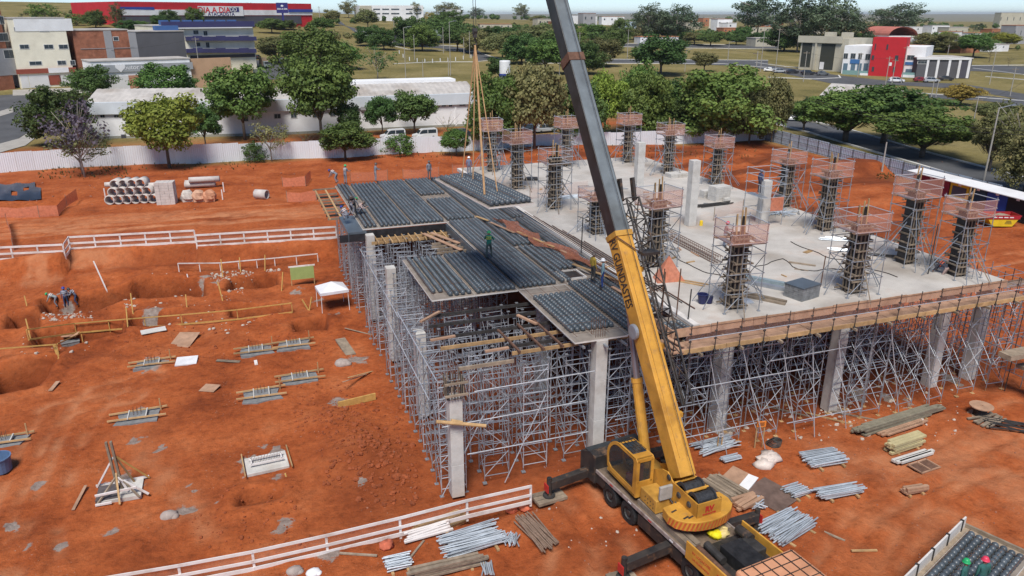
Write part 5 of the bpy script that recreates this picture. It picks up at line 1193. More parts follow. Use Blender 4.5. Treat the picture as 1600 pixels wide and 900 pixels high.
# pallets and plates behind the crane
sheet(1205, 775, 1.9, 2.0, R(20), mat('rusty_plate', (.17,.115,.095), .6, .2, var=.35, scale=1.5), 'rusty square steel plate behind the crane', 'steel_plate', .03, .03, cat='plate')
sheet(1150, 750, 1.6, 1.1, R(30), WOODP, 'plywood pieces heaped behind the crane winch', 'plywood_sheet', .12); sheet(1165, 762, .5, 1.7, R(-60), WHITE, 'white board on the scrap heap behind the crane', 'white_board', .1, .06)
pile(1130, 768, 14, 2.0, .06, R(-75), 'dark scrap timbers beside the crane counterweight', WOODG, 2, .12, name='timber_pile', wd=1.2, bearers=False); pile(1165, 790, 8, 1.6, .07, R(10), 'brown scrap boards between crane and steel plate', WOODP, 2, .2, name='timber_pile', wd=.8, bearers=False)
p = gt(1198, 724); m = MB()
for k in range(5): m.blob(p+Vector((random.uniform(-.5, .5), random.uniform(-.4, .4), .1)), (.5, .42, .28), seed=k+70, n=9, m=6, rough=.3)
single('plastic_sheet', m, mat('dirty_white_plastic', (.60,.52,.47), .5, var=.15, scale=3), 'crumpled dirty white plastic sheet on the red yard', 'plastic sheet', smooth=True)
p = gt(1208, 695); m = MB()
for k in range(5): m.lathe([(.36-.03*k, .05*k+.03), (.40-.03*k, .05*k+.06), (.36-.03*k, .05*k+.09), (.33-.03*k, .05*k+.06), (.36-.03*k, .05*k+.03)], p+Vector((.05*k, 0, 0)), n=16)
single('hose_coil', m, BLK, 'coil of dark hose behind the white plastic sheet', 'hose')
# signs
def sign(px, py, top, w_, h_, mt, label, txt=None, wood=True):
    p = gt(px, py); t = thing('site_sign', label, 'sign', p, R(-14)); hh = hgt(p, top)
    for s_ in (-1, 1): m = MB(); m.box((s_*w_*.42, .03, hh/2), (.06, .05, hh)); obj('post', m, WOOD, t)
    m = MB(); m.box((0, -.02, hh-h_/2), (w_, .03, h_)); obj('panel', m, mt, t)
    m = MB()
    for k in range(4): m.box((0, -.04, hh-h_*.25-k*h_*.17), (w_*(.7-.1*(k % 2)), .006, h_*.07))
    obj('print_lines', m, BLK if not txt else WHITE, t)
sign(1185, 700, 658, .48, .32, mat('orange_sign', (.75,.22,.03), .5), 'orange sign board on two timber legs behind the tubes'); sign(1124, 702, 677, .25, .2, WHITE, 'small white sign on a timber stand among the loose tubes')
p = gt(0, 735); m = MB(); m.lathe([(0, .05), (.52, .05), (.55, 0), (.6, .75), (.64, .75), (.64, .8), (.57, .8), (.54, .1)], p, n=20); single('water_drum', m, mat('blue_drum', (.10,.17,.30), .45, var=.2, scale=3), 'blue grey drum cut by the left picture edge', 'drum')
# dirt-coloured cloth and net scraps
for i, (px, py) in enumerate([(605, 855), (822, 797), (800, 800)]):
    p = gt(px, py); m = MB(); m.blob(p+Vector((0,0,.12)), (.3, .25, .16), seed=px, n=9, m=6, rough=.35); single('net_scrap', m, mat('red_net_scrap', (.5,.13,.07), .9, var=.25, scale=6), ['red stained bag beside the front rail timbers', 'crumpled red net at the end of the front rail', 'second red net lump at the front rail end'][i], 'net', smooth=True)
# ------------------------------------------------------------------ things lying on the slab and deck
def onslab(px, py, l_, wd, hh, rz, mt, label, name='plank', z=ZS, cat='plank'):
    p = g(px, py, z); m = MB(); m.box((p.x, p.y, z+hh/2+.01), (l_, wd, hh), rz=R(rz)); return single(name, m, mt, label, cat, 'boards on the slab')
onslab(1076, 443, 1.9, .12, .05, -52, WOOD, 'upper of two pale planks on the slab near the blue bucket'); onslab(1082, 441, 1.9, .12, .05, -50, WOOD, 'lower of two pale planks on the slab near the blue bucket'); onslab(1253, 413, 1.6, .18, .06, -48, WOODG, 'grey plank lying in the middle of the slab'); onslab(1262, 394, .7, .3, .05, 20, WOOD, 'short split boards on the slab behind the grey plank')
onslab(1205, 450, 3.4, .3, .18, -55, GALV, 'long grey steel channel on the slab by the front tower', 'steel_channel', cat='steel'); onslab(1190, 440, 2.6, .3, .2, -55, mat('bluish_pipe', (.22,.28,.31), .5, var=.2), 'bluish channel beside the long grey one', 'steel_channel', cat='steel'); onslab(1178, 462, 3.6, .2, .12, -58, WOODG, 'weathered beam near the front tower on the slab', 'beam', cat='beam'); onslab(1195, 470, 2.2, .2, .1, -55, WOODG, 'second weathered beam behind the walkway', 'beam', cat='beam')
onslab(1162, 472, .9, .6, .06, -10, GALVB, 'shiny sheet metal scrap at the front tower foot', 'metal_sheet', cat='sheet'); onslab(891, 309, 2.6, .8, .15, 3, mat('white_blue_bag', (.60,.66,.70), .6, var=.3, scale=4), 'white and blue bags laid in a strip on the slab left of the boom', 'bag_row', cat='bags'); onslab(830, 281, 1.2, .8, .2, -20, DKSTEEL, 'dark steel sheet on the slab between the left towers', 'steel_sheet', cat='sheet')
onslab(1135, 240+75, .5, .3, .3, 0, CONC, 'small concrete spacer by the block stacks', 'spacer', cat='block')
t = thing('rebar_cage', 'long rusty rebar cage lying across the slab', 'rebar cage', g(1040, 372, ZS)); a, b_ = g(1042, 370, ZS), g(1122, 412, ZS); d = (b_-a).normalized(); nrm = Vector((-d.y, d.x, 0))
for sx, sz in ((-.3, .05), (.3, .05), (.3, .45), (-.3, .45), (0, .45), (0, .05)): m = MB(); m.tube(a+nrm*sx+Vector((0,0,sz)), b_+nrm*sx+Vector((0,0,sz)), .02, 5); obj('long_bar', m, RUST, t, world=True)
for k in range(26):
    q = a+(b_-a)*(k/25); m = MB(); c4 = [q+nrm*.3+Vector((0,0,.05)), q-nrm*.3+Vector((0,0,.05)), q-nrm*.3+Vector((0,0,.45)), q+nrm*.3+Vector((0,0,.45)), q+nrm*.3+Vector((0,0,.05))]; m.path(c4, .012, 4); obj('stirrup', m, RUST, t, world=True)
def heap(px, py, z, n_, l_, spread, mt, label, r=.025, rz=None):
    p = g(px, py, z); t = thing('bar_heap', label, 'bars', p); rg = random.Random(px)
    for i in range(n_):
        m = MB(); a_ = (rg.uniform(0, math.pi) if rz is None else R(rz)+rg.uniform(-.12, .12)); q = Vector((rg.uniform(-spread, spread), rg.uniform(-spread, spread)*.6, .05+.02*(i % 6))); d_ = Vector((math.cos(a_), math.sin(a_), 0))*l_/2; m.tube(q-d_, q+d_, r, 5); obj('bar', m, mt, t)
heap(1215, 333, ZS, 26, 2.4, .6, FAI, 'heap of bluish pipes on the slab by the rear edge'); heap(1115, 321, ZS, 22, 3.0, .5, DKSTEEL, 'dark pipe bundle on the slab before the block stacks', rz=5); heap(960, 295, ZS, 8, 2, .6, GALV, 'few grey pipes on the slab behind the boom', rz=-50); heap(1308, 375, ZS, 14, 2, .4, FAI, 'bluish pipes at the slab edge behind the front towers', rz=-30); heap(1320, 392, ZS, 10, 1.6, .3, FAI, 'small bluish pipe heap near the slab edge', rz=-40)
heap(1380, 400, ZS, 10, 2, .4, DKSTEEL, 'dark bars at the slab rear edge by the tall tower', rz=-40)
for i in range(8):
    x = 19.3+.16*i; m = MB(); m.tube((x+.9, 56-i*1.5, ZS+.03+.03*(i % 3)), (x+.2+.9, 39-i*1.0, ZS+.03+.03*(i % 3)), .03, 5); single('rebar_length', m, RUST if i % 3 else DKSTEEL, nth(i+1)+' long dark bar from the left lying along the slab kerb', 'rebar', 'long bars along the kerb')
for i in range(10):
    x = 19.2+.1*i; m = MB(); m.tube((x, 44-i*.4, ZD+.42+.03*(i % 3)), (x+.5, 33.5+i*.1, ZD+.42+.03*(i % 3)), .025, 5); single('rebar_length', m, FAI if i in (4, 5, 6) else RUST, nth(i+1)+' bar from the left lying on the ball strip beside the boom', 'rebar', 'bars on the ball strip')
for i, (x0, y0, x1, y1) in enumerate([(16.9, 52.5, 17.6, 49.2), (17.9, 49.4, 18.9, 45.0), (19.0, 44.2, 19.6, 41.8), (18.6, 41.2, 19.9, 37.2), (19.0, 36.6, 19.3, 33.3), (16.4, 54.6, 16.9, 53.0)]):
    m = MB(); m.bar((x0, y0, ZD+.42), (x1, y1, ZD+.42), .18, .05); single('deck_plank', m, WOOD if i % 2 else WOODP, nth(i+1)+' pale plank from the rear laid over the balls along the kerb', 'plank', 'planks on the ball deck')
m = MB(); vs = []; n_ = 16
for i in range(n_+1):
    q = Vector((17.6, 53.0, 0)).lerp(Vector((19.6, 40.0, 0)), i/n_); wv = .45*math.sin(i*1.3)+.3*math.sin(i*.6)
    for j in range(5): vs.append((q.x+wv*.7+(j-2)*.24, q.y, ZD+.46+.14*math.sin(i*1.9+j*2.3)+.1*math.cos(i*.8+j)))
m.add(vs, [(i*5+j, i*5+j+1, (i+1)*5+j+1, (i+1)*5+j) for i in range(n_) for j in range(4)]); single('crumpled_net', m, mat('dusty_orange_net', (.36,.13,.075), .9, alpha=.6, var=.3, scale=3), 'crumpled orange net lying in a band across the ball deck', 'net', smooth=True)
p = g(785, 318, ZS); m = MB()
for k in range(4): m.blob(p+Vector((k*.5, -.2*k, .15)), (.5, .4, .25), seed=k+33, n=9, m=6, rough=.35)
single('crumpled_net', m, mat('red_net_scrap', (.5,.13,.07)), 'orange red net heap below the end of the lifted panel', 'net', smooth=True)
p = g(1043, 437, ZS); t = thing('net_cone', 'pink net cone over rebar on the slab beside the boom', 'net', p)
m = MB(); m.add([(-.9,-.4,0),(.8,-.6,0),(.7,.6,0),(-.6,.7,0),(0,0,1.5)], [(0,1,4),(1,2,4),(2,3,4),(3,0,4)]); obj('net', m, NETD, t); m = MB(); m.tube((0,0,0), (0,0,1.5), .03, 6); obj('bar', m, RUST, t)
p = g(1097, 474, ZS); m = MB(); m.lathe([(0, .02), (.2, .02), (.27, .5), (.3, .5), (.3, .54), (.24, .54), (.2, .1)], p, n=18); m.lathe([(0, .02), (.17, .02), (.22, .4), (.18, .4), (.15, .1)], p+Vector((.35, -.1, 0)), n=14); single('blue_bucket', m, mat('navy_plastic', (.02,.025,.09), .4), 'pair of navy blue buckets on the slab', 'bucket')
netfence([g(828, 312, ZS), g(845, 309, ZS), g(880, 306, ZS), g(918, 300, ZS)], 1.0, 'low pale net barrier on the slab between the left towers', NETP); netfence([g(1268, 345, ZS), g(1268, 350, ZS), g(1300, 348, ZS)], .9, 'small net on the slab by the rear edge', NETP); netfence([g(1115, 345, ZS), g(1140, 335, ZS), g(1160, 332, ZS)], .9, 'orange net screen on the slab in front of the pipe heap', NETP)
for i, (px, py, tp) in enumerate([(1057, 492, 420), (1075, 500, 452), (1033, 500, 425), (1450, 428, 350), (1282, 448, 400), (908, 395, 340), (1035, 455, 420)]):
    p = g(px, py, ZS); hh = hgt(p, tp); m = MB(); m.tube(p, p+Vector((.05, 0, hh)), .035, 6); single('upright_pipe', m, DKSTEEL if i % 2 else RUST, nth(i+1)+' dark upright pipe standing on the slab, counted as they stand around the boom', 'pipe', 'upright pipes on the slab')
# flatbed with a ball panel at the lower right
fa_, fb_, fz = g(1507, 818, .35), g(1412, 912, .35), .35
fd = (fb_-fa_); fl = fd.length; fd.normalize(); fn = Vector((-fd.y, fd.x, 0)); 
t = thing('panel_trailer', 'flatbed trailer loaded with a ball panel at the lower right corner', 'trailer', (fa_.x, fa_.y, -.9))
c0 = fa_+fd*3.5+fn*1.3; frz = math.atan2(fd.y, fd.x)
m = MB(); m.box((c0.x, c0.y, .1), (7, 2.9, .16), rz=frz); obj('bed', m, WOODG, t, world=True)
m = MB(); q = fa_+fd*3.5; m.box((q.x, q.y, .42), (7.0, .07, .55), rz=frz); obj('side_board', m, BASEW, t, world=True)
for k in range(5): m = MB(); q = fa_+fd*(.4+k*1.4); m.box((q.x, q.y, .38), (.09, .14, .7), rz=frz); obj('stanchion', m, DKSTEEL, t, world=True)
m = MB(); q = fa_+fd*-.05+fn*1.4; m.box((q.x, q.y, .25), (.1, 2.9, .2), rz=frz); obj('end_beam', m, WOODG, t, world=True)
m = MB(); q = fa_+fd*3.5+fn*1.4; m.box((q.x, q.y, -.15), (6.8, .9, .3), rz=frz); obj('chassis', m, DKSTEEL, t, world=True)
for k in range(2):
    for s_ in (.4, 2.4): m = MB(); q = fa_+fd*(2.5+k*1.3)+fn*s_; m.lathe([(.25, -.15), (.48, -.15), (.5, -.1), (.5, .1), (.48, .15), (.25, .15)], (q.x, q.y, -.4), fn, 18); obj('wheel', m, TYRE, t, world=True)
pr = panel(0, 2.3, 0, 6.5, 'ball panel lying on the flatbed trailer at the lower right', .19, blocks=[(.12, 2.2, .15, 6.3)], rz=math.atan2(fd.y, fd.x)-math.pi/2); q = fa_+fd*.35+fn*.25+fn*2.3*0; pr.location = (q.x+fn.x*2.3, q.y+fn.y*2.3, .19) if Vector((math.cos(pr.rotation_euler.z), math.sin(pr.rotation_euler.z), 0)).dot(fn) < 0 else (q.x, q.y, .19)

for i, pts in enumerate([[(905,340),(930,352),(985,345),(1010,330),(1050,335)],[(1180,420),(1215,405),(1260,425),(1300,420),(1360,430)],[(1000,380),(1040,395),(1090,420),(1130,432)],[(1240,380),(1280,400),(1330,410),(1400,432)]]):
    m = MB(); w3 = [g(x, y, ZS)+Vector((.25*math.sin(k*2), .2*math.cos(k*3), .03)) for k, (x, y) in enumerate(pts)]; q = []
    for a, b_ in zip(w3[:-1], w3[1:]):
        for k in range(6): q.append(a+(b_-a)*(k/6)+Vector((.12*math.sin(k+i), .12*math.cos(k*1.3), 0)))
    m.path(q+[w3[-1]], .025, 5); single('cable', m, BLK, ['cable snaking over the slab behind the boom', 'cable on the slab before the front right towers', 'cable on the slab beside the rebar cage', 'cable at the slab middle leading to the right corner'][i], 'cable', 'cables on the slab')
rg3 = random.Random(9)
for i in range(26):
    px, py = rg3.choice([(1000,335),(1060,400),(1100,330),(1180,400),(1250,430),(1300,400),(1380,440),(1240,340),(1020,300),(880,290),(940,410),(1150,425)]); p = g(px+rg3.uniform(-35, 35), py+rg3.uniform(-12, 12), ZS); m = MB(); m.box((p.x, p.y, ZS+.035), (rg3.uniform(.3, 1.1), rg3.uniform(.06, .2), .05), rz=rg3.uniform(0, 3)); single('offcut', m, rg3.choice([WOOD, WOODG, WOODP, CONCD]), nth(i+1)+' small offcut strewn on the slab between the towers', 'offcut', 'offcuts strewn on the slab')
# ------------------------------------------------------------------ people
SKIN = mat('skin', (.26,.14,.09), .6)
def pose_mesh(J, name):
    """J: dict of joints -> (pos, radius); one continuous skinned surface"""
    E = [('pel','spi'),('spi','che'),('che','nek'),('nek','hed'),('hed','top')]
    for s_ in 'LR': E += [('che','sho'+s_),('sho'+s_,'elb'+s_),('elb'+s_,'wri'+s_),('wri'+s_,'han'+s_),('pel','hip'+s_),('hip'+s_,'kne'+s_),('kne'+s_,'ank'+s_),('ank'+s_,'toe'+s_)]
    keys = list(J); idx = {k: i for i, k in enumerate(keys)}
    me = bpy.data.meshes.new(name); me.from_pydata([J[k][0] for k in keys], [(idx[a], idx[b_]) for a, b_ in E], [])
    o = bpy.data.objects.new(name, me); C.objects.link(o)
    sk = o.modifiers.new('skin', 'SKIN'); sk.use_smooth_shade = True
    sv = me.skin_vertices[0].data
    for k in keys: r_ = J[k][1]; sv[idx[k]].radius = r_ if isinstance(r_, tuple) else (r_, r_); sv[idx[k]].use_root = (k == 'pel')
    ss = o.modifiers.new('sub', 'SUBSURF'); ss.levels = 1; ss.render_levels = 1
    bpy.context.view_layer.update()
    out = bpy.data.meshes.new_from_object(o.evaluated_get(bpy.context.evaluated_depsgraph_get())); bpy.data.objects.remove(o)
    # clothing regions by nearest bone
    out.materials.clear()
    for _ in range(4): out.materials.append(SKIN)
    reg = {'pel-spi':0,'spi-che':0,'che-nek':0,'nek-hed':3,'hed-top':3}
    for s_ in 'LR': reg.update({'che-sho'+s_:0,'sho'+s_+'-elb'+s_:0,'elb'+s_+'-wri'+s_:0,'wri'+s_+'-han'+s_:3,'pel-hip'+s_:1,'hip'+s_+'-kne'+s_:1,'kne'+s_+'-ank'+s_:1,'ank'+s_+'-toe'+s_:2})
    for f in out.polygons:
        c = Vector(f.center); best = 9; rg = 0
        for a, b_ in E:
            p, q = Vector(J[a][0]), Vector(J[b_][0]); t_ = max(0, min(1, (c-p).dot(q-p)/max(1e-6, (q-p).length_squared))); d = (c-p-(q-p)*t_).length / (1.0 if not a.startswith('pel') else 1.1)
            if d < best: best = d; rg = reg[a+'-'+b_]
        f.material_index = rg; f.use_smooth = True
    return out
def joints(tx=0, ty=0, bend=0.0, arm='fwd', leg='stand', drop=0.0):
    """bend: forward lean of the trunk in radians about the pelvis; figure looks along +Y"""
    z0 = .93-drop; pel = Vector((0, 0, z0))
    def up(l_, x=0.0, f_=0.0): return pel+Vector((x, math.sin(bend)*l_+math.cos(bend)*f_, math.cos(bend)*l_-math.sin(bend)*f_))
    J = {'pel': (pel, (.15, .12)), 'spi': (up(.24), (.145, .11)), 'che': (up(.44), (.17, .12)), 'nek': (up(.57), .055), 'hed': (up(.66, 0, .02), (.085, .095)), 'top': (up(.76, 0, .02), (.075, .085))}
    for s_, sg in (('L', -1), ('R', 1)):
        sh = up(.47, sg*.2); J['sho'+s_] = (sh, .068)
        if arm == 'fwd': el = sh+Vector((sg*.06, .12, -.25)); wr = el+Vector((-sg*.05, .24, .02))
        elif arm == 'down': el = sh+Vector((sg*.05, -.02, -.29)); wr = el+Vector((0, .08, -.25))
        elif arm == 'floor': el = sh+Vector((sg*.05, .1, -.26)); wr = el+Vector((-sg*.02, .12, -.2))
        else: el = sh+Vector((sg*.1, .1, -.22)); wr = el+Vector((-sg*.2, .2, .1)) if sg < 0 else el+Vector((0, .22, .05))
        d_ = (wr-el).normalized()
        J['elb'+s_] = (el, .048); J['wri'+s_] = (wr, .034); J['han'+s_] = (wr+d_*.13, .036)
        hp = pel+Vector((sg*.1, 0, -.04)); J['hip'+s_] = (hp, .092)
        if leg == 'stand': kn = Vector((sg*.12, .03, .5)); an = Vector((sg*.13, -.01, .09))
        elif leg == 'stride': kn = Vector((sg*.12, .05+sg*.14, .5)); an = Vector((sg*.13, sg*.2, .09))
        elif leg == 'bent': kn = Vector((sg*.15, .14, .46)); an = Vector((sg*.16, -.04, .09))
        else: kn = Vector((sg*.2, .32, z0+.08)); an = Vector((sg*.18, .05, .09))
        J['kne'+s_] = (kn, .062); J['ank'+s_] = (an, .045); J['toe'+s_] = (an+Vector((sg*.02, .17, -.045)), .04)
    J['_head'] = up(.7, 0, .02); J['_up'] = up(1, 0, 0)-up(0, 0, 0)
    return J
POSES = {}
for nm, kw in dict(stand=dict(arm='down'), work=dict(arm='fwd', bend=.12), stride=dict(arm='mix', leg='stride', bend=.1), bend=dict(arm='floor', bend=1.15, leg='bent', drop=.06), crouch=dict(arm='fwd', bend=.75, leg='crouch', drop=.55), stoop=dict(arm='fwd', bend=.6, leg='bent', drop=.05)).items():
    J = joints(**kw); hd_ = J.pop('_head'); up_ = J.pop('_up'); POSES[nm] = (pose_mesh(J, 'body'), hd_, up_)
CLO = {}
def cl(c): 
    k = 'cloth_%02d%02d%02d' % tuple(int(q*99) for q in c)
    return mat(k, c, .85, var=.18, scale=6)
GREY, NAVY, BOOT = (.21,.215,.25), (.04,.055,.12), (.03,.025,.022)
def person(p, pose, rz, shirt, trou, helm, label, hair=False, vest=None, scale=1.0):
    t = thing('person', label, 'person', p, rz); t.scale = (scale,)*3
    me, hd_, up_ = POSES[pose]; me = me.copy()
    for k_, c in enumerate((shirt, trou, BOOT)): me.materials[k_] = cl(c)
    obj('body', me, None, t)
    m = MB(); ax = up_.normalized()
    m.lathe([(0, .155), (.05, .15), (.09, .125), (.115, .08), (.122, .03), (.15, .015), (.15, .0), (.1, 0)], hd_, ax, 14); obj('helmet', m, mat('helmet_%02d%02d%02d' % tuple(int(q*99) for q in helm), helm, .4), t, smooth=True)
    # face: eyes, nose and mouth in front of the head
    fw = Vector((0, ax.z, -ax.y)); c = hd_-ax*.04+fw*.085
    m = MB(); m.blob(c-ax*.03+fw*.012, (.014, .02, .02), n=6, m=4); m.box(c-ax*.075, (.045, .012, .012)); obj('nose_and_mouth', m, SKIN, t)
    for s_ in (-1, 1): m = MB(); m.blob(c+Vector((s_*.03, 0, 0)), .011, n=6, m=4); obj('eye', m, BLK, t)
    if vest:
        m = MB(); pe = Vector((0, 0, .93))
        for k in (.32, .44):
            q = hd_-ax*(.7-k); 
            m.lathe([(.188, 0), (.193, .02), (.188, .05)], q, ax, 14)
        for v_ in range(len(m.v)):
            pass
        obj('reflective_band', m, cl(vest), t)
    return t
GRN, PNK, WHT, BLU, BRN = (.02,.35,.12), (.65,.05,.10), (.8,.8,.8), (.03,.05,.28), (.10,.08,.07)
VB = (.75,.62,.58)
def at(px, py, z=ZD+.37): return g(px, py, z)
person(at(527, 286), 'bend', R(60), GREY, GREY, BLU, 'worker bending over at the rear left deck edge', vest=VB)
person(at(540, 287), 'work', R(-60), GREY, GREY, GRN, 'standing worker with a green helmet at the rear left deck edge', vest=VB)
person(at(587, 284), 'work', R(-80), GREY, (.26,.24,.26), BRN, 'worker in grey holding a tool at the rear deck edge', vest=None)
person(at(671, 280), 'stand', R(200), GREY, (.12,.12,.13), BRN, 'worker in grey with dark tool belt at the rear of the deck', vest=None)
person(at(733, 273, ZS), 'stand', R(-20), (.16,.18,.27), (.13,.15,.22), WHT, 'worker with a white helmet behind the lifted panel')
person(at(780, 266, ZS), 'stand', R(30), (.45,.38,.38), GREY, WHT, 'worker with a white helmet half hidden by the rear left tower')
person(at(554, 335), 'stoop', R(150), (.03,.03,.035), (.02,.02,.025), BRN, 'worker in black standing among the group on the left deck', vest=VB)
person(at(543, 343), 'crouch', R(40), GREY, GREY, BLU, 'crouching worker with pale bands nearest the blue grey platform', vest=VB)
person(at(549, 336), 'bend', R(-50), GREY, GREY, GRN, 'worker with a green helmet bending in the left deck group', vest=VB)
person(at(560, 333), 'crouch', R(-120), (.45,.33,.31), GREY, BRN, 'crouching worker in a pinkish vest at the right of the left deck group', vest=VB)
person(at(764, 403), 'stride', R(-25), (.02,.19,.14), (.07,.10,.09), GRN, 'worker in green hood and jacket walking on the ball deck', vest=(.6,.6,.05))
person(at(926, 440), 'stand', R(-80), (.36,.25,.04), (.05,.05,.05), BRN, 'man in a mustard jacket standing on the deck by the boom')
person(at(941, 450), 'stand', R(60), (.20,.32,.36), (.03,.06,.22), WHT, 'man with white helmet, pale blue shirt and blue jeans by the boom')
person(at(1476, 440, 5.45), 'bend', R(20), (.05,.05,.07), (.42,.30,.27), BRN, 'worker bending over the edge walkway at the right', vest=(.6,.12,.06))
person(g(1186, 302, ZS+2.2), 'stand', R(-90), (.05,.06,.13), (.05,.05,.07), NAVY, 'worker in navy standing in the scaffold basket')
person(at(1131, 386, ZS), 'work', R(-110), (.40,.22,.22), (.16,.19,.26), PNK, 'worker in a reddish top behind the front column tower')
pw = lambda px, py: gt(px, py)
person(pw(91, 480), 'bend', R(80), (.30,.34,.33), GREY, GRN, 'pit worker bending with a green helmet', vest=VB)
person(pw(105, 481), 'stand', R(10), (.16,.17,.24), NAVY, BLU, 'pit worker seen from behind with a blue helmet', vest=(.7,.7,.72))
person(pw(122, 480), 'stoop', R(100), (.20,.21,.26), NAVY, (.03,.03,.03), 'pit worker with a dark helmet leaning at the right of the trio', vest=(.7,.7,.72))
person(g(1497, 935, .2), 'stand', R(20), (.03,.12,.11), NAVY, GRN, 'worker with a green helmet at the loaded trailer, cut by the lower edge'); person(g(1526, 932, .2), 'stand', R(-10), (.03,.12,.11), NAVY, PNK, 'worker with a red pink helmet at the loaded trailer, cut by the lower edge')
# ------------------------------------------------------------------ site fences
def corr_mesh(name, w_, h_, ribs, amp, mt):
    m = MB(); vs = []; n_ = ribs*4
    for i in range(n_+1):
        x = w_*i/n_; y = amp*(0, 1, 1, 0)[i % 4]
        vs += [(x, y, 0), (x, y, h_)]
    m.add(vs, [(2*i, 2*i+2, 2*i+3, 2*i+1) for i in range(n_)]); return m.mesh(name, mt)
WFM = rnd_obj(mat('white_sheet_fence', (.72,.76,.80), .45, .15, var=.07, scale=.6, stain=.10), .05)
BFM = rnd_obj(mat('blue_grey_sheet_fence', (.45,.53,.63), .5, .15, var=.10, scale=.7, stain=.12), .08)
mud(WFM, .22, (.42,.22,.14), 3, .6, .85, .7); mud(BFM, .22, (.34,.2,.14), 3, .6, .85, .7)
cw_ = corr_mesh('sheet_panel', 1.0, 1.0, 8, .028, WFM); cb2 = corr_mesh('sheet_panel', 1.0, 1.0, 7, .05, BFM)
def fence(pts, tops, label, me, frame, step=2.4):
    t = thing('sheet_fence', label, 'fence', pts[0])
    for k in range(len(pts)-1):
        a, b_ = pts[k], pts[k+1]; l_ = (b_-a).length; n_ = max(1, round(l_/step)); rz = math.atan2(b_.y-a.y, b_.x-a.x); ha, hb = hgt(a, tops[k]), hgt(b_, tops[k+1])
        for i in range(n_):
            q = a+(b_-a)*(i/n_); hh = ha+(hb-ha)*(i+.5)/n_
            o = bpy.data.objects.new('sheet_panel', me); C.objects.link(o); o.parent = t; o.location = (q.x-pts[0].x, q.y-pts[0].y, -.3+.04*((i*7+k) % 3)); o.rotation_euler = (0, 0, rz); o.scale = (l_/n_-.012, 1, hh+.3)
            if frame:
                m = MB(); m.box((q.x-.06, q.y-.1, hh/2), (.05, .05, hh+.1)); obj('post', m, DKSTEEL, t, world=True)
        if frame:
            d = (b_-a).normalized(); off = Vector((d.y, -d.x, 0))*.08
            for f_ in (.12, .52, .95): m = MB(); m.bar(a+off+Vector((0,0,ha*f_)), b_+off+Vector((0,0,hb*f_)), .04, .045); obj('rail', m, DKSTEEL, t, world=True)
    return t
fence(WFP, [c for _, _, c in WF], 'long white corrugated sheet fence behind the building site', cw_, False)
fence(BFP, [c for _, _, c in BF], 'blue grey sheet fence with dark posts at the right', cb2, True)
# ------------------------------------------------------------------ roads, kerbs, paths
ASPH = mat('asphalt', (.085,.087,.092), .9, var=.2, scale=.25, bump=.1)
KERB = mat('white_kerb', (.62,.61,.58), .8, var=.12, scale=1)
CONCP = mat('pavement', (.36,.34,.31), .9, var=.15, scale=.6)
def strip(name, A, B, mt, dz=.05, kind='structure', n_=8, thick=0):
    """surface between two pixel polylines with equal counts"""
    vs = []; m = MB()
    pa_, pb_ = [], []
    for L_, out in ((A, pa_), (B, pb_)):
        for i in range(len(L_)-1):
            for k in range(n_): f_ = k/n_; out.append((L_[i][0]+(L_[i+1][0]-L_[i][0])*f_, L_[i][1]+(L_[i+1][1]-L_[i][1])*f_))
        out.append(L_[-1])
    M_ = 4
    for (ax, ay), (bx, by) in zip(pa_, pb_):
        p, q = gt(ax, ay), gt(bx, by)
        for j in range(M_+1):
            r_ = p+(q-p)*(j/M_); vs.append((r_.x, r_.y, h1(r_.x, r_.y)+dz))
    w_ = M_+1; m.add(vs, [(i*w_+j, i*w_+j+1, (i+1)*w_+j+1, (i+1)*w_+j) for i in range(len(pa_)-1) for j in range(M_)])
    o = obj(name, m, mt); o['kind'] = kind; return o
def kerb(pts, wd=.45, name='kerb'):
    m = MB(); P3 = []
    for i in range(len(pts)-1):
        for k in range(6): f_ = k/6; P3.append(gt(pts[i][0]+(pts[i+1][0]-pts[i][0])*f_, pts[i][1]+(pts[i+1][1]-pts[i][1])*f_))
    P3.append(gt(*pts[-1]))
    for a, b_ in zip(P3[:-1], P3[1:]): m.bar(a+Vector((0,0,.05)), b_+Vector((0,0,.05)), wd, .3)
    o = obj(name, m, KERB); o['kind'] = 'structure'
strip('road', [(1170,172),(1250,187),(1330,205),(1450,240),(1620,285)], [(1185,187),(1260,205),(1330,226),(1430,255),(1600,306)], ASPH)
kerb([(1187,189),(1262,207),(1332,228),(1432,257),(1600,308)]); kerb([(1170,171),(1250,186),(1330,204),(1450,239),(1620,284)])
strip('road', [(1180,99),(1230,106),(1310,118),(1400,128),(1500,131),(1620,150)], [(1180,106),(1225,115),(1310,133),(1400,133),(1500,139),(1620,160)], ASPH)
kerb([(1180,98),(1225,104),(1250,106)]); kerb([(1200,121),(1270,124),(1313,122),(1310,118)]); kerb([(1310,133),(1450,147),(1600,158)])
strip('road', [(1450,147),(1540,150),(1640,160)], [(1450,153),(1540,158),(1640,172)], ASPH)
strip('road', [(1490,102),(1540,102),(1640,105)], [(1490,110),(1540,112),(1640,118)], ASPH); kerb([(1500,103),(1600,102)]); kerb([(1520,107),(1600,117)]); kerb([(1540,120),(1600,125)])
strip('road', [(820,91),(900,92),(1010,93.5),(1200,94.5)], [(820,98),(900,98),(1010,99),(1200,104)], ASPH); kerb([(820,91),(1010,93.5),(1200,94.5)]); kerb([(830,99),(1010,99.5),(1130,100),(1200,106)])
strip('road', [(940,68),(1050,69),(1220,72)], [(940,72),(1050,74),(1220,76)], ASPH); kerb([(940,72.6),(1050,75),(1220,77)]); kerb([(940,67.5),(1050,68.5),(1220,71)])
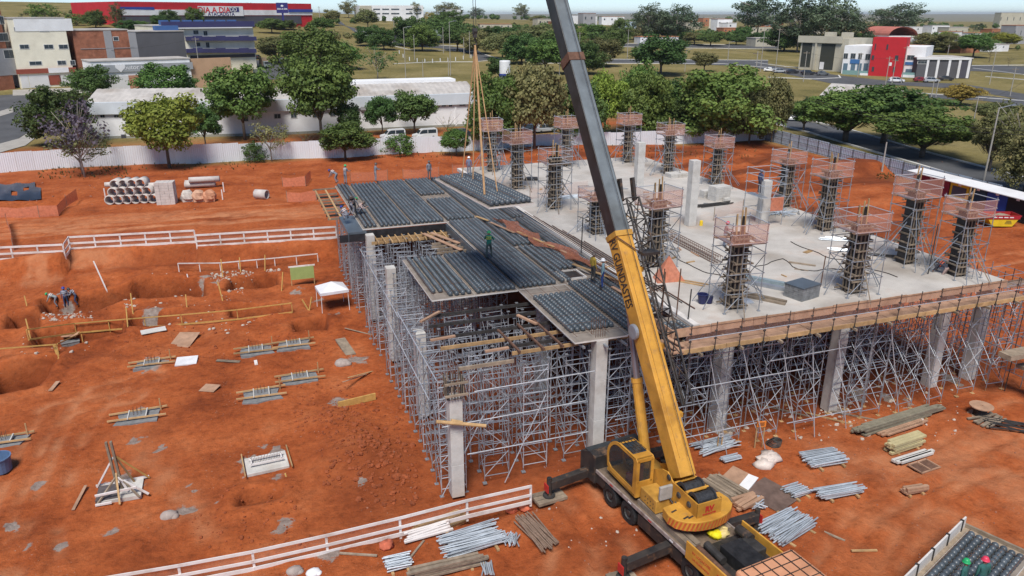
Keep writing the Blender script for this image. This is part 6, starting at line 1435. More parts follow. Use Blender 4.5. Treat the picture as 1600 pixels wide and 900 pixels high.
strip('road', [(600,66),(700,72),(745,78),(770,92)], [(600,69),(690,76),(735,84),(745,96)], ASPH); kerb([(600,65.5),(700,71.5),(800,74)]); kerb([(615,100),(680,97),(740,97),(762,95)])
kerb([(610,71),(640,78),(700,79),(745,82),(780,92)])
strip('road', [(522,30),(530,38),(555,44)], [(528,30),(540,40),(556,52)], ASPH)
strip('parking_lot', [(395,95),(440,90),(475,92)], [(395,125),(440,124),(470,122)], ASPH)
strip('road', [(-10,150),(60,145),(62,160)], [(-10,230),(20,222),(58,198)], ASPH); strip('pavement', [(-5,176),(20,168)], [(-5,184),(21,176)], CONCP, .1)
strip('pavement', [(-10,228),(30,217),(62,196)], [(-10,242),(40,228),(70,205)], CONCP, .09)
strip('pavement', [(20,141),(130,137),(300,131)], [(20,150),(130,146),(300,140)], CONCP, .09)
# ------------------------------------------------------------------ buildings
def on_plane(px, py, a, nrm):
    d = Vector(ray(px, py)); o_ = Vector((0, 0, CAMH)); t_ = (a-o_).dot(nrm)/d.dot(nrm); return o_+d*t_
PANE = mat('window_pane', (.045,.06,.075), .12, spec=.6); PANEB = mat('bluish_pane', (.12,.19,.25), .15, spec=.6)
FRAMEW = mat('window_frame_white', (.62,.62,.6), .6)
class Bld:
    def __init__(s, name, label, A, B, dep, top, wall, roof=None, base=-2.0, cat='building', par=.0):
        s.A, s.B = A, B; d = (B-A); d.z = 0; s.l = d.length; s.u = d.normalized(); s.n = Vector((s.u.y, -s.u.x, 0))
        if s.n.dot(-A) < 0: s.n = -s.n
        s.z0 = min(A.z, B.z); s.h = hgt(A, top) if top is not None and top < 1000 else top-1000; s.dep = dep
        s.t = thing(name, label, cat, (A.x, A.y, s.z0)); s.rz = math.atan2(s.u.y, s.u.x)
        s.box('wall', 0, s.l, -dep, 0, base, s.h, wall)
        if roof: s.box('roof', -.15, s.l+.15, -dep-.15, .15, s.h+.003, s.h+.28, roof)
    def box(s, name, u0, u1, b0, b1, z0, z1, mt, parent=None):
        m = MB(); c = s.A+s.u*((u0+u1)/2)+s.n*((b0+b1)/2); m.box((c.x, c.y, s.z0+(z0+z1)/2), (u1-u0, b1-b0, z1-z0), rz=s.rz)
        m.shift(-s.t.location); return obj(name, m, mt, parent or s.t)
    def loc(s, px, py, off=0.0):
        p = on_plane(px, py, s.A+s.n*off, s.n); q = p-s.A; return q.dot(s.u), p.z-s.z0
    def rect(s, name, x0, y0, x1, y1, mt, b0=0.0, b1=.08, parent=None):
        ua, za = s.loc(x0, y1); ub, zb = s.loc(x1, y0); u0, u1 = min(ua, ub), max(ua, ub); return s.box(name, u0, u1, b0, b1, min(za, zb), max(za, zb), mt, parent)
    def win(s, x0, y0, x1, y1, mt=None, fr=FRAMEW, bars=1):
        w_ = s.rect('window', x0, y0, x1, y1, fr, -.05, .06)
        ua, za = s.loc(x0, y1); ub, zb = s.loc(x1, y0); e = min(.12, (ub-ua)*.08)
        k = bars+1; wd = (ub-ua-e*2)/k
        for i in range(k): s.box('pane', ua+e+wd*i+.02, ua+e+wd*(i+1)-.02, .061, .075, za+e, zb-e, mt or PANE, w_)
    def wins(s, L_, **k):
        for r_ in L_: s.win(*r_, **k)
def col(name, c, **k): return mat(name, c, k.pop('rough', .85), var=k.pop('var', .08), scale=k.pop('scale', .35), stain=k.pop('stain', .12), **k)
CREAM = col('cream_plaster', (.80,.755,.61)); BRICK = col('raw_brick', (.33,.13,.075), var=.25, scale=1.2, stain=.25); WPL = col('white_plaster', (.78,.79,.80)); GRP = col('grey_plaster', (.33,.33,.34)); DGR = col('dark_grey_metal', (.10,.10,.11)); NAVYP = col('navy_paint', (.045,.045,.13)); REDB = col('red_brown_band', (.28,.07,.045)); SHUT = col('white_shutter', (.66,.66,.66)); BRT = col('bright_red', (.50,.02,.03)); TANP = col('tan_plaster', (.48,.45,.36)); SIGNW = col('sign_white', (.75,.75,.76)); BLUES = col('sign_blue', (.03,.06,.30)); ROOFC = mat('fibre_cement_roof', (.46,.435,.41), .9, var=.18, scale=.5, stain=.25); TILE = col('clay_tile', (.40,.17,.09)); STOREG = col('store_dark', (.08,.08,.10)); GLZ = mat('curtain_glass', (.05,.055,.05), .1, spec=.7)
# cream shop house
b_ = Bld('shop_house', 'cream four storey shop house with a red brown band and white shutters', gt(34, 139), gt(119, 134), 22, 29, CREAM, ROOFC)
b_.rect('attic_band', 24, 29, 111, 49, WPL, 0, .1); b_.rect('shop_band', 26, 105, 118, 116, REDB, 0, .35)
b_.wins([(22,42,32,49),(62,42,76,50),(31,69,45,77),(69,69,83,77),(92,69,106,77),(46,95,65,102.5),(90,94,103,102),(110,94,117,102)]); b_.rect('sign_panel', 76, 105, 106, 114, SIGNW, .36, .42)
b_.rect('roller_shutter', 48, 117, 76, 137, SHUT); b_.rect('roller_shutter', 35, 118, 43, 138, SHUT); b_.rect('roller_shutter', 95, 117, 117, 134, SHUT); b_.rect('door', 78, 117, 94, 133, REDB); b_.win(80, 123, 92, 131, bars=0)
b_ = Bld('brick_house', 'raw brick and plaster house at the far left edge', gt(-30, 145), gt(24, 139), 20, 25, BRICK, ROOFC); b_.wins([(-2,51,12,65),(7,77,22,92),(0,25,5,38)]); b_.rect('plaster_panel', -20, 75, 24, 120, GRP, 0, .05)
b_.box('upper_room', 4, b_.l+3, -14, -4, b_.h, b_.h+4.5, BRICK)
b_ = Bld('side_wall_house', 'narrow raw brick side building between the cream house and the dark grey wall', gt(128, 133), gt(212, 128), 16, 48, BRICK, ROOFC)
for x in (171, 209): b_.rect('concrete_post', x-2, 48, x+2, 97, GRP, 0, .1)
b_.rect('concrete_beam', 126, 74, 211, 77, GRP, 0, .1); b_.win(177, 57, 185, 64, bars=0)
b_ = Bld('grey_clad_building', 'windowless dark grey clad building beside the raw brick wall', gt(212, 128), gt(297, 124), 16, 50, DGR, ROOFC)
b_.box('roof_tank_row', 8, 14, -6, -3, b_.h+.3, b_.h+1.5, col('tank_blue', (.05,.12,.30)))
b_ = Bld('pharmacy_building', 'low shop with a grey sign band behind the dark round tree', gt(150, 146), gt(302, 137), 10, 97, WPL, ROOFC); b_.rect('sign_band', 150, 97, 300, 114, col('grey_sign_band', (.33,.35,.37)), 0, .3); b_.rect('door', 204, 117, 220, 139, col('salmon', (.45,.22,.14))); b_.rect('roller_shutter', 172, 118, 200, 142, SHUT)
tl = place_text('Doutor idade', 1.55, SIGNW, on_plane(214, 105, b_.A+b_.n*.34, b_.n), b_.u, (0,0,1), b_.t, bold=.01)
hm = MB(); hc = on_plane(188, 105.5, b_.A+b_.n*.33, b_.n); hp_ = [(0, -1.0), (.95, -.05), (1.0, .45), (.55, .75), (.15, .55), (0, .3), (-.15, .55), (-.55, .75), (-1.0, .45), (-.95, -.05)]; hm.extr([(x*1.15, y*1.15) for x, y in hp_], hc, b_.u, (0,0,1), b_.n*.05); hm.shift(-b_.t.location); obj('heart_emblem', hm, SIGNW, b_.t)
b_ = Bld('yard_wall', 'long orange tinted yard wall behind the round trees', gt(296, 137), gt(365, 133), .4, 92, col('orange_wall', (.50,.32,.20)), None, cat='wall')
# balcony block
b_ = Bld('balcony_block', 'cream block with navy blue scalloped balcony bands', gt(250, 113), gt(402, 108), 25, 40, CREAM, ROOFC)
b_.rect('roof_band', 252, 33, 395, 43, NAVYP, 0, 1.2); b_.rect('roof_edge', 250, 42, 392, 45, SIGNW, 0, 1.3)
for y in (57, 76):
    for k in range(9):
        x = 290+k*12; b_.rect('balcony_panel', x, y-(1.2 if k % 3 == 1 else 0), x+12.2, y+6.5, NAVYP, 0, 1.4+.05*(k % 2))
b_.wins([(302,47,310,54),(318,48,324,56),(305,66,313,73),(322,66,327,75)]); b_.rect('shop_shade', 298, 84, 398, 92, STOREG, 0, .2)
for k in range(7): b_.box('water_tank', 3+k*3.4, 5.4+k*3.4, -6, -4, b_.h+.3, b_.h+1.7, col('tank_blue', (.05,.12,.30)))
# red wholesale store
A_ = gt(190, 42); B_ = gt(489, 42); B_ = A_+(B_-A_)
b_ = Bld('wholesale_store', 'huge red store with blue and white stripes on the hill at the top left', A_, B_, 60, -2, BRT, None, base=-6)
b_.rect('white_stripe', 188, 16, 487, 24, SIGNW, 0, .5); b_.rect('blue_stripe', 188, 11, 240, 16, BLUES, 0, .5); b_.rect('blue_stripe', 450, 14.5, 487, 19, BLUES, .5, .9); b_.rect('ground_floor', 192, 25, 470, 40, STOREG, 0, .3); b_.rect('sign_board', 310, 10, 378, 25, SIGNW, .5, .9)
REDT = col('sign_red', (.62,.02,.03)); DBL = col('sign_dark_blue', (.03,.03,.16))
place_text('DIA A DIA', 4.1, REDT, on_plane(335, 16, b_.A+b_.n*.96, b_.n), b_.u, (0,0,1), b_.t, bold=.09); place_text('ATACADISTA', 2.6, DBL, on_plane(346, 22.2, b_.A+b_.n*.96, b_.n), b_.u, (0,0,1), b_.t, bold=.04)
b_.rect('logo_plate', 357.5, 11.5, 371.5, 18.5, DBL, .9, 1.0); place_text('DD', 3.0, SIGNW, on_plane(364.5, 15, b_.A+b_.n*1.06, b_.n), b_.u, (0,0,1), b_.t, bold=.06)
p = gt(444, 46); t = thing('totem_sign', 'dark blue totem sign on a pole before the red store', 'sign', p); hh = hgt(p, 4.5)
m = MB(); m.box((0, 0, hh/2), (1.0, 1.0, hh)); obj('pole', m, DBL, t); m = MB(); m.box((0, 0, hh-2.6), (6.2, 1.2, 5.4)); bd_ = obj('panel', m, DBL, t)
m = MB(); m.add([(-.9,-.7,hh-1.6),(0,-.7,hh-.9),(.9,-.7,hh-1.6),(0,-.7,hh-2.1)], [(0,1,2,3)]); obj('emblem', m, SIGNW, t); place_text('DIA A DIA', 1.2, SIGNW, p+Vector((0,-.68,hh-3.2)), (1,0,0), (0,0,1), t, bold=.03)
# long white school-like building
A_, B_ = gt(138, 217), gt(412, 212)
def longb(A_, B_, label, wl, top_f=6.2, dep=14):
    b_ = Bld('long_low_building', label, A_, B_, dep, 1004.4, WPL, None)
    b_.box('fascia', -.3, b_.l+.3, -.6, .45, 4.2, top_f, col('bluish_white_fascia', (.60,.65,.69)))
    m = MB(); u0 = b_.A+Vector((0,0,0)); n_ = int(b_.l/.5); vs = []
    for i in range(n_+1):
        q = b_.A+b_.u*(b_.l*i/n_); e = .09*(i % 2)
        vs += [Vector((q.x, q.y, b_.z0+top_f-.35+e))-b_.n*.7, Vector((q.x, q.y, b_.z0+top_f+1.55+e))-b_.n*dep*.55, Vector((q.x, q.y, b_.z0+top_f-.2+e))-b_.n*(dep+.2)]
    m.add(vs, [(3*i, 3*i+3, 3*i+4, 3*i+1) for i in range(n_)]+[(3*i+1, 3*i+4, 3*i+5, 3*i+2) for i in range(n_)]); m.shift(-b_.t.location); obj('corrugated_roof', m, ROOFC, b_.t)
    b_.box('plinth', -.05, b_.l+.05, 0, .1, -1, .45, col('plinth_grey', (.30,.30,.26)))
    b_.wins(wl); return b_
b_ = longb(A_, B_, 'left wing of the long low white building with a corrugated roof', [(157,179,164,184),(178,179,186,184),(213,183,226,194),(300,180,308,186),(340,180,346,186),(380,182,388,190)]); b_.rect('air_conditioner', 200, 178, 208, 185, GRP, 0, .5); b_.rect('floor_vent', 190, 210, 197, 216, STOREG, 0, .1)
A_, B_ = gt(412, 212), gt(748, 196)
b_ = longb(A_, B_, 'right wing of the long low white building behind the parked vans', [(428,177,439,186),(454,176,464,185),(490,174,500,184),(516,172,524,182),(573,171,577,181),(612,170,620,180),(672,168,682,177),(690,162,697,167),(701,162,707,167),(717,161,728,166)])
b_.rect('air_conditioner', 563, 166, 571, 172, GRP, 0, .5); b_.rect('down_pipe', 711, 163, 713, 196, WPL, 0, .15)
b_.box('parapet_box', b_.l*.42, b_.l*.96, -15.5, -10.5, 4, 8.1, WPL)
# white block far behind, right hand shops
A_ = gt(563, 31); d_ = depth(A_); B_ = atd(662, 31, d_+15)
b_ = Bld('office_block', 'white three storey office block on the skyline left of the slings', A_, B_, 30, 8, col('bright_white', (.78,.78,.78)), None, base=-8); b_.rect('stair_tower', 563, 9, 580, 27, TANP, 0, .6)
for y in (13.2, 20): b_.wins([(583,y,594,y+2.6),(597,y,608,y+2.6),(611,y,624,y+2.6),(634,y,645,y+2.6),(648,y,658,y+2.6)], bars=2)
A_, B_ = gt(1247, 108), gt(1320, 113)
b_ = Bld('glass_front_shop', 'tan shop building with large dark glass fronts at the right', A_, B_, 18, 58, TANP, None); b_.rect('glazing', 1250, 66, 1270, 104, GLZ, 0, .1); b_.rect('glazing', 1279, 69, 1306, 108, GLZ, 0, .1); b_.rect('pillar', 1270, 60, 1279, 109, TANP, 0, .6); b_.rect('roof_beam', 1248, 57, 1318, 66, TANP, .1, .7); b_.rect('entry', 1280, 97, 1288, 108, SIGNW, .1, .2)
for k, u_ in enumerate((.45, .8)): b_.box('roof_unit', b_.l*u_-1, b_.l*u_+2, -6, -3, b_.h, b_.h+2, TANP)
A_, B_ = gt(1314, 115), gt(1440, 121)
b_ = Bld('blue_glass_shop', 'white two storey shop with blue glazing beside the red tower', A_, B_, 18, 70, WPL, None); b_.wins([(1317,83,1326,92),(1328,83,1338,92),(1340,83,1348,93),(1351,84,1361,94),(1405,86,1412,94),(1416,86,1430,94)]); b_.rect('blue_sign', 1328, 93, 1344, 99, col('cyan_sign', (.05,.16,.38)), 0, .2); b_.rect('blue_sign', 1414, 97, 1428, 101, col('cyan_sign', (.05,.16,.38)), 0, .2)
for x in (1316, 1328, 1338, 1348): b_.rect('shopfront', x, 99, x+9, 114, PANEB, 0, .08)
b_.rect('shopfront', 1414, 108, 1426, 116, PANEB, 0, .08); b_.rect('terrace_wall', 1345, 117, 1440, 123, WPL, 2.5, 3.0); b_.rect('terrace_glass', 1318, 113, 1438, 118, mat('green_glass', (.20,.33,.32), .1), 2.6, 2.7)
A_, B_ = g(1358, 117, 0), g(1404, 119, 0); A_.z = B_.z = b_.z0; off = b_.n*3.2
A2 = b_.A+b_.u*(b_.loc(1360, 110)[0])+off; B2 = b_.A+b_.u*(b_.loc(1412, 110)[0])+off
b2 = Bld('red_tower', 'bright red corner tower block of the shops at the right', A2, B2, 7, 58, BRT, None); b2.wins([(1366,68,1370,78),(1384,69,1389,78),(1361,86,1367,94),(1397,86,1405,95),(1361,104,1367,112),(1394,104,1400,113)], bars=0, fr=BRT)
A_, B_ = gt(1430, 122), gt(1514, 123)
b_ = Bld('grey_warehouse', 'row of dark grey warehouse bays with pale roof right of the shops', A_, B_, 16, 91, DGR, ROOFC)
for x in (1448, 1464, 1482, 1498, 1513): b_.rect('white_pillar', x-1, 91, x+1, 122, SIGNW, 0, .3)
b_.win(1433, 95, 1450, 100, bars=2); b_.rect('dark_gate', 1496, 96, 1512, 122, STOREG, 0, .2); b_.rect('roof_edge', 1432, 90, 1516, 93, SIGNW, 0, .4)
A_, B_ = gt(1385, 80), gt(1430, 80); b_ = Bld('arched_hall', 'hall with a salmon red arched roof behind the shops', A_, B_, 25, 56, WPL, None)
m = MB(); n_ = 12; vs = []
for i in range(n_+1):
    a_ = math.pi*i/n_; q = b_.A+b_.u*(b_.l*.5*(1-math.cos(a_))); z = b_.z0+b_.h+math.sin(a_)*b_.l*.28; vs += [Vector((q.x, q.y, z)), Vector((q.x, q.y, z))-b_.n*25]
m.add(vs, [(2*i, 2*i+2, 2*i+3, 2*i+1) for i in range(n_)]); m.shift(-b_.t.location); obj('arched_roof', m, col('salmon_roof', (.48,.16,.12)), b_.t)
A_, B_ = gt(1285, 158), gt(1365, 165); b_ = Bld('gabled_house', 'small house with a grey gabled roof half hidden by the flat topped trees', A_, B_, 10, 148, col('pale_blue_wall', (.40,.50,.58)), None)
m = MB(); q = b_.A; m.extr([(-.6, b_.h-.2), (5, b_.h+2.2), (10.6, b_.h-.2), (10.6, b_.h), (5, b_.h+2.5), (-.6, b_.h)], Vector((q.x, q.y, b_.z0))-b_.u*.6, -b_.n, (0,0,1), b_.u*(b_.l+1.2)); m.shift(-b_.t.location); obj('gabled_roof', m, ROOFC, b_.t); b_.win(1300, 151, 1306, 157, bars=0)
# small far houses
FAR = [(703,15,720,28,380,WPL,'white'),(750,38,800,45,330,TANP,'sand coloured'),(888,24,904,36,420,WPL,'white'),(911,21,930,38,430,GRP,'grey'),(921,25,933,38,420,SIGNW,'bright white'),(940,26,975,36,460,WPL,'white'),(976,34,994,47,400,col('pale_blue_wall',(.4,.5,.58)),'pale blue'),(1072,34,1096,43,420,TANP,'sand coloured'),(1098,28,1115,38,500,TILE,'terracotta'),(1120,30,1143,45,430,WPL,'white'),(1122,29,1131,44,425,CREAM,'cream'),(1130,44,1160,52,390,TILE,'terracotta'),(1136,36,1150,46,470,SIGNW,'bright white'),(1165,42,1205,52,440,TANP,'sand coloured'),(1200,36,1222,46,480,TILE,'terracotta'),(1360,41,1378,50,470,TILE,'terracotta'),(1412,42,1440,50,480,SIGNW,'bright white'),(1455,40,1482,50,470,WPL,'white'),(1480,43,1510,58,420,TANP,'sand coloured'),(1490,50,1500,66,410,SIGNW,'bright white'),(1520,52,1542,66,430,WPL,'white'),(1548,46,1575,56,470,TILE,'terracotta'),(1582,40,1610,66,380,GRP,'grey'),(1540,70,1575,78,360,WPL,'white'),(1455,66,1478,78,390,col('pale_blue_wall',(.4,.5,.58)),'pale blue'),(1265,38,1290,50,500,TANP,'sand coloured'),(1560,20,1600,42,620,TANP,'large sand coloured'),(1000,58,1060,66,380,SIGNW,'low bright white'),(1180,60,1230,70,390,TANP,'low sand coloured')]
FAR += [(560,46,600,54,400,WPL,'low white'),(1430,72,1452,80,380,CREAM,'cream'),(1500,70,1530,80,370,TILE,'low terracotta'),(840,30,862,40,480,TANP,'sand coloured'),(866,34,884,42,450,TILE,'terracotta'),(1035,38,1052,46,480,WPL,'white')]
from collections import Counter
cnt = Counter()
for i, (x0, y0, x1, y1, d_, mt_, cn) in enumerate(sorted(FAR, key=lambda q: q[0])):
    A_, B_ = gt(x0, y1+3), gt(x1, y1+3); d_ = depth(A_); B_ = atd(x1, y1+3, d_+4); A_ = atd(x0, y1+3, d_); B_.z = A_.z; cnt[cn] += 1
    b_ = Bld('far_house', nth(cnt[cn])+' '+cn+' house from the left among the far houses on the skyline', A_, B_, 10, y0, mt_, ROOFC if i % 2 else TILE, base=-4)
    w_ = x1-x0; hgt_ = y1-y0
    for k in range(max(1, int(w_/9))):
        xx = x0+w_*(k+.3)/max(1, int(w_/9)); b_.rect('window', xx, y0+hgt_*.3, xx+2.2, y0+hgt_*.55, PANE, 0, .06)
# coloured stalls shed at the right edge
A_, B_ = g(1423, 300, 0), g(1640, 362, 0); dv = (B_-A_).normalized()
b_ = Bld('stall_shed', 'long site shed with a white roof and coloured stall fronts at the right edge', A_, B_, 1.5, 1002.6, col('shed_dark', (.03,.03,.035)), None, cat='shed')
m = MB(); q = b_.A; m.extr([(-.7, 2.55), (1.6, 2.75), (1.6, 2.83), (-.7, 2.63)], Vector((q.x, q.y, b_.z0))-b_.u*.4, -b_.n, (0,0,1), b_.u*(b_.l+.8)); m.shift(-b_.t.location); obj('white_roof', m, col('white_roof_sheet', (.70,.70,.70)), b_.t)
cs = [((.24,.025,.05),'maroon'),((.62,.45,.02),'yellow'),((.02,.06,.09),'dark teal'),((.03,.08,.36),'blue'),((.02,.02,.02),'black'),((.02,.02,.02),'black')]
ub = [0]+[b_.loc(x, 315)[0] for x in (1480, 1512, 1540, 1575, 1608)]+[b_.l]
for i, (c, _) in enumerate(cs):
    b_.box('stall_front', ub[i]+.08, ub[i+1]-.08, 0, .06, .1, 2.5, col('stall_%d' % i, c), None); um = (ub[i]+ub[i+1])/2; b_.box('name_plate', um-.2, um+.2, .07, .1, 2.2, 2.45, SIGNW)
b_.box('stall_counter', ub[1]+.3, ub[2]-.3, .07, .5, .7, .8, SIGNW); b_.box('stall_opening', ub[1]+.4, ub[2]-.4, .065, .08, 1.0, 2.1, STOREG)
# skip container
p = g(1558, 352, 0); t = thing('skip_container', 'yellow and red skip container in front of the site shed', 'skip', p, R(-22)); YS = mat('skip_yellow', (.65,.46,.02), .5, var=.1, scale=2); RS = mat('skip_red', (.35,.02,.03), .5, var=.1, scale=2)
m = MB(); m.extr([(-1.0, .1), (1.0, .1), (1.5, .85), (-1.5, .85)], (0, .85, 0), (1,0,0), (0,0,1), (0, -1.7, 0)); obj('tub', m, YS, t)
m = MB(); m.extr([(-1.5, .86), (1.5, .86), (1.75, 1.25), (-1.75, 1.25), (-1.65, 1.25), (-1.42, .9), (1.42, .9), (1.65, 1.25)][:4], (0, .9, 0), (1,0,0), (0,0,1), (0, -.06, 0)); m.extr([(-1.5, .86), (1.5, .86), (1.75, 1.25), (-1.75, 1.25)], (0, -.84, 0), (1,0,0), (0,0,1), (0, -.06, 0)); m.bar((-1.62, -.85, 1.07), (-1.62, .85, 1.07), .08, .42); m.bar((1.62, -.85, 1.07), (1.62, .85, 1.07), .08, .42); obj('red_rim', m, RS, t)
m = MB()
for k in range(4): m.box((-.9+k*.55, -.912, 1.06), (.4, .006, .09))
obj('rim_lettering', m, SIGNW, t); m = MB(); m.box((0, 0, .8), (2.6, 1.6, .05)); m.blob((.2, 0, .95), (.8, .5, .3), n=8, m=5); obj('debris', m, WOODG, t); m = MB()
for k in range(3): m.box((.55, -.862, .4+.13*k), (.7-.1*k, .012, .05))
obj('side_print', m, BLK, t)
# ------------------------------------------------------------------ trees
def leaf_mat(name, dark, light):
    m = bpy.data.materials.new(name); m.use_nodes = True; n = m.node_tree.nodes; L = m.node_tree.links; b = n['Principled BSDF']
    b.inputs['Roughness'].default_value = .6; b.inputs['Specular IOR Level'].default_value = .25
    a = n.new('ShaderNodeAttribute'); a.attribute_name = 'tint'; oi = n.new('ShaderNodeObjectInfo')
    r = n.new('ShaderNodeValToRGB'); r.color_ramp.elements[0].color = (*dark, 1); r.color_ramp.elements[1].color = (*light, 1); L.new(a.outputs['Fac'], r.inputs[0])
    hs = n.new('ShaderNodeHueSaturation'); mr = n.new('ShaderNodeMapRange'); mr.inputs['To Min'].default_value = .85; mr.inputs['To Max'].default_value = 1.45; L.new(oi.outputs['Random'], mr.inputs[0]); L.new(mr.outputs[0], hs.inputs['Value']); m2 = n.new('ShaderNodeMapRange'); m2.inputs['To Min'].default_value = .475; m2.inputs['To Max'].default_value = .525; mu = n.new('ShaderNodeMath'); mu.operation = 'FRACT'; ml = n.new('ShaderNodeMath'); ml.operation = 'MULTIPLY'; ml.inputs[1].default_value = 7.3; L.new(oi.outputs['Random'], ml.inputs[0]); L.new(ml.outputs[0], mu.inputs[0]); L.new(mu.outputs[0], m2.inputs[0]); L.new(m2.outputs[0], hs.inputs['Hue']); L.new(r.outputs[0], hs.inputs['Color'])
    L.new(hs.outputs[0], b.inputs['Base Color'])
    tr = n.new('ShaderNodeBsdfTranslucent'); L.new(hs.outputs[0], tr.inputs['Color']); mx = n.new('ShaderNodeMixShader'); mx.inputs[0].default_value = .25
    L.new(b.outputs[0], mx.inputs[1]); L.new(tr.outputs[0], mx.inputs[2]); L.new(mx.outputs[0], n['Material Output'].inputs['Surface']); return m
LEAF = dict(dark=leaf_mat('leaf_dark', (0.039,0.074,0.021), (0.106,0.168,0.046)), mid=leaf_mat('leaf_mid', (0.052,0.102,0.024), (0.150,0.221,0.052)), bright=leaf_mat('leaf_bright', (0.115,0.160,0.024), (0.318,0.354,0.062)), olive=leaf_mat('leaf_olive', (0.088,0.098,0.039), (0.231,0.231,0.088)), blue=leaf_mat('leaf_blue', (0.050,0.079,0.044), (0.133,0.168,0.098)), purple=leaf_mat('leaf_purple', (0.067,0.059,0.076), (0.159,0.134,0.177)), yellow=leaf_mat('leaf_yellow', (0.231,0.177,0.035), (0.460,0.371,0.088)), pale=leaf_mat('leaf_pale', (0.212,0.265,0.231), (0.478,0.549,0.495)))
BARK = mat('bark', (.14,.11,.085), .9, var=.3, scale=5); BARKL = mat('pale_bark', (.30,.27,.23), .9, var=.2, scale=4)
rt = np.random.RandomState(12)
def crown_arrays(kind, rs_):
    """unit tree: height 1, crown about 1 wide; returns leaf quads and limb segments"""
    cl_ = []; limbs = [((0,0,-.03), (0,0,.3), .028, .02)]
    if kind == 'round': K, cz, rr_, rh, rc, n_, sz = 125, .63, .40, .34, .12, 90, .034; limbs += [((0,0,.25), (rs_.uniform(-.2,.2), rs_.uniform(-.2,.2), .6), .018, .006) for _ in range(6)]
    elif kind == 'dome': K, cz, rr_, rh, rc, n_, sz = 140, .53, .43, .44, .12, 90, .033; limbs += [((0,0,.15), (rs_.uniform(-.25,.25), rs_.uniform(-.2,.2), .55), .018, .006) for _ in range(6)]
    elif kind == 'flat': K, cz, rr_, rh, rc, n_, sz = 230, .66, .45, .27, .085, 46, .030; limbs = [((0,0,-.03),(0,0,.22),.035,.03)]+[((0,0,.2), (.3*math.cos(a), .3*math.sin(a), .68), .024, .008) for a in np.linspace(0, 6, 7)]
    elif kind == 'euc': K, cz, rr_, rh, rc, n_, sz = 95, .60, .36, .38, .09, 56, .026; limbs = [((0,0,-.03),(.02,0,.75),.02,.01)]+[((0,0,.3+.08*i), (rs_.uniform(-.3,.3), rs_.uniform(-.2,.2), .55+.06*i), .012, .004) for i in range(6)]
    elif kind == 'sparse': K, cz, rr_, rh, rc, n_, sz = 46, .62, .42, .32, .085, 22, .030; limbs = [((0,0,-.03),(.02,0,.35),.018,.015)]+[((0,0,.2+.04*i), (rs_.uniform(.15,.34)*math.cos(i*2.4), rs_.uniform(.15,.34)*math.sin(i*2.4), .5+.05*i), .009, .003) for i in range(8)]
    elif kind == 'bare': K, cz, rr_, rh, rc, n_, sz = 8, .7, .35, .2, .05, 10, .02; limbs = [((0,0,-.03),(.02,0,.35),.016,.012)]+[((0,0,.25+.03*i), (.45*math.cos(i*1.3), .4*math.sin(i*1.3), .62+.03*i), .008, .002) for i in range(12)]
    elif kind == 'palm': K, cz, rr_, rh, rc, n_, sz = 26, .8, .33, .2, .05, 34, .05; limbs = [((0,0,-.03),(0,0,.75),.02,.016)]
    else: K, cz, rr_, rh, rc, n_, sz = 45, .45, .42, .45, .15, 42, .05; limbs = [((0,0,-.03),(.1*math.cos(a), .1*math.sin(a), .5), .015, .006) for a in (0, 2, 4)]
    V = []; T = []; p0 = rs_.uniform(0, 6.28)
    for k in range(K):
        u = rs_.uniform(-1, 1); ph = rs_.uniform(0, 2*math.pi); q = (rs_.uniform(.35, 1)**.6) if kind in ('euc','sparse','bare') else rs_.uniform(.55, 1)**.5
        if kind in ('round', 'dome', 'bush'): u = rs_.uniform(-.75, 1)
        s_ = math.sqrt(max(0, 1-u*u)); lump = 1+.17*math.sin(ph*2+u*3+p0)+.13*math.sin(ph*4-u*5+p0*2)+.11*rs_.randn()
        c = np.array([rr_*q*s_*math.cos(ph)*lump, rr_*q*s_*math.sin(ph)*lump, cz+rh*q*u*lump])
        if kind in ('sparse', 'bare', 'euc', 'flat'): limbs.append(((c[0]*.45, c[1]*.45, max(.28, c[2]-.2)), tuple(c), .0035, .0015))
        rcl = rc*rs_.uniform(.7, 1.3); shade = rs_.uniform(-.22, .22)
        d = rs_.randn(n_, 3); d /= np.linalg.norm(d, axis=1)[:, None]
        rad = rcl*rs_.uniform(.55, 1.05, n_)[:, None]
        P = c + d*rad*np.array([1, 1, .75 if kind != 'flat' else .6])
        nr = d + rs_.randn(n_, 3)*.45 + np.array([0, 0, .35]); nr /= np.linalg.norm(nr, axis=1)[:, None]
        t1 = np.cross(nr, rs_.randn(n_, 3)); t1 /= np.linalg.norm(t1, axis=1)[:, None]; t2 = np.cross(nr, t1)
        ss = sz*rs_.uniform(.6, 1.25, n_)[:, None]
        V.append(np.stack([P-t1*ss*.6-t2*ss*.25, P+t1*ss*.1-t2*ss*.5, P+t1*ss*.65+t2*ss*.1, P-t1*ss*.05+t2*ss*.5], 1).reshape(-1, 3))
        T.append(np.repeat(np.clip(.5+shade+rs_.uniform(-.3, .3, n_), 0, 1), 4))
    return np.concatenate(V), np.concatenate(T), limbs
_tm = {}
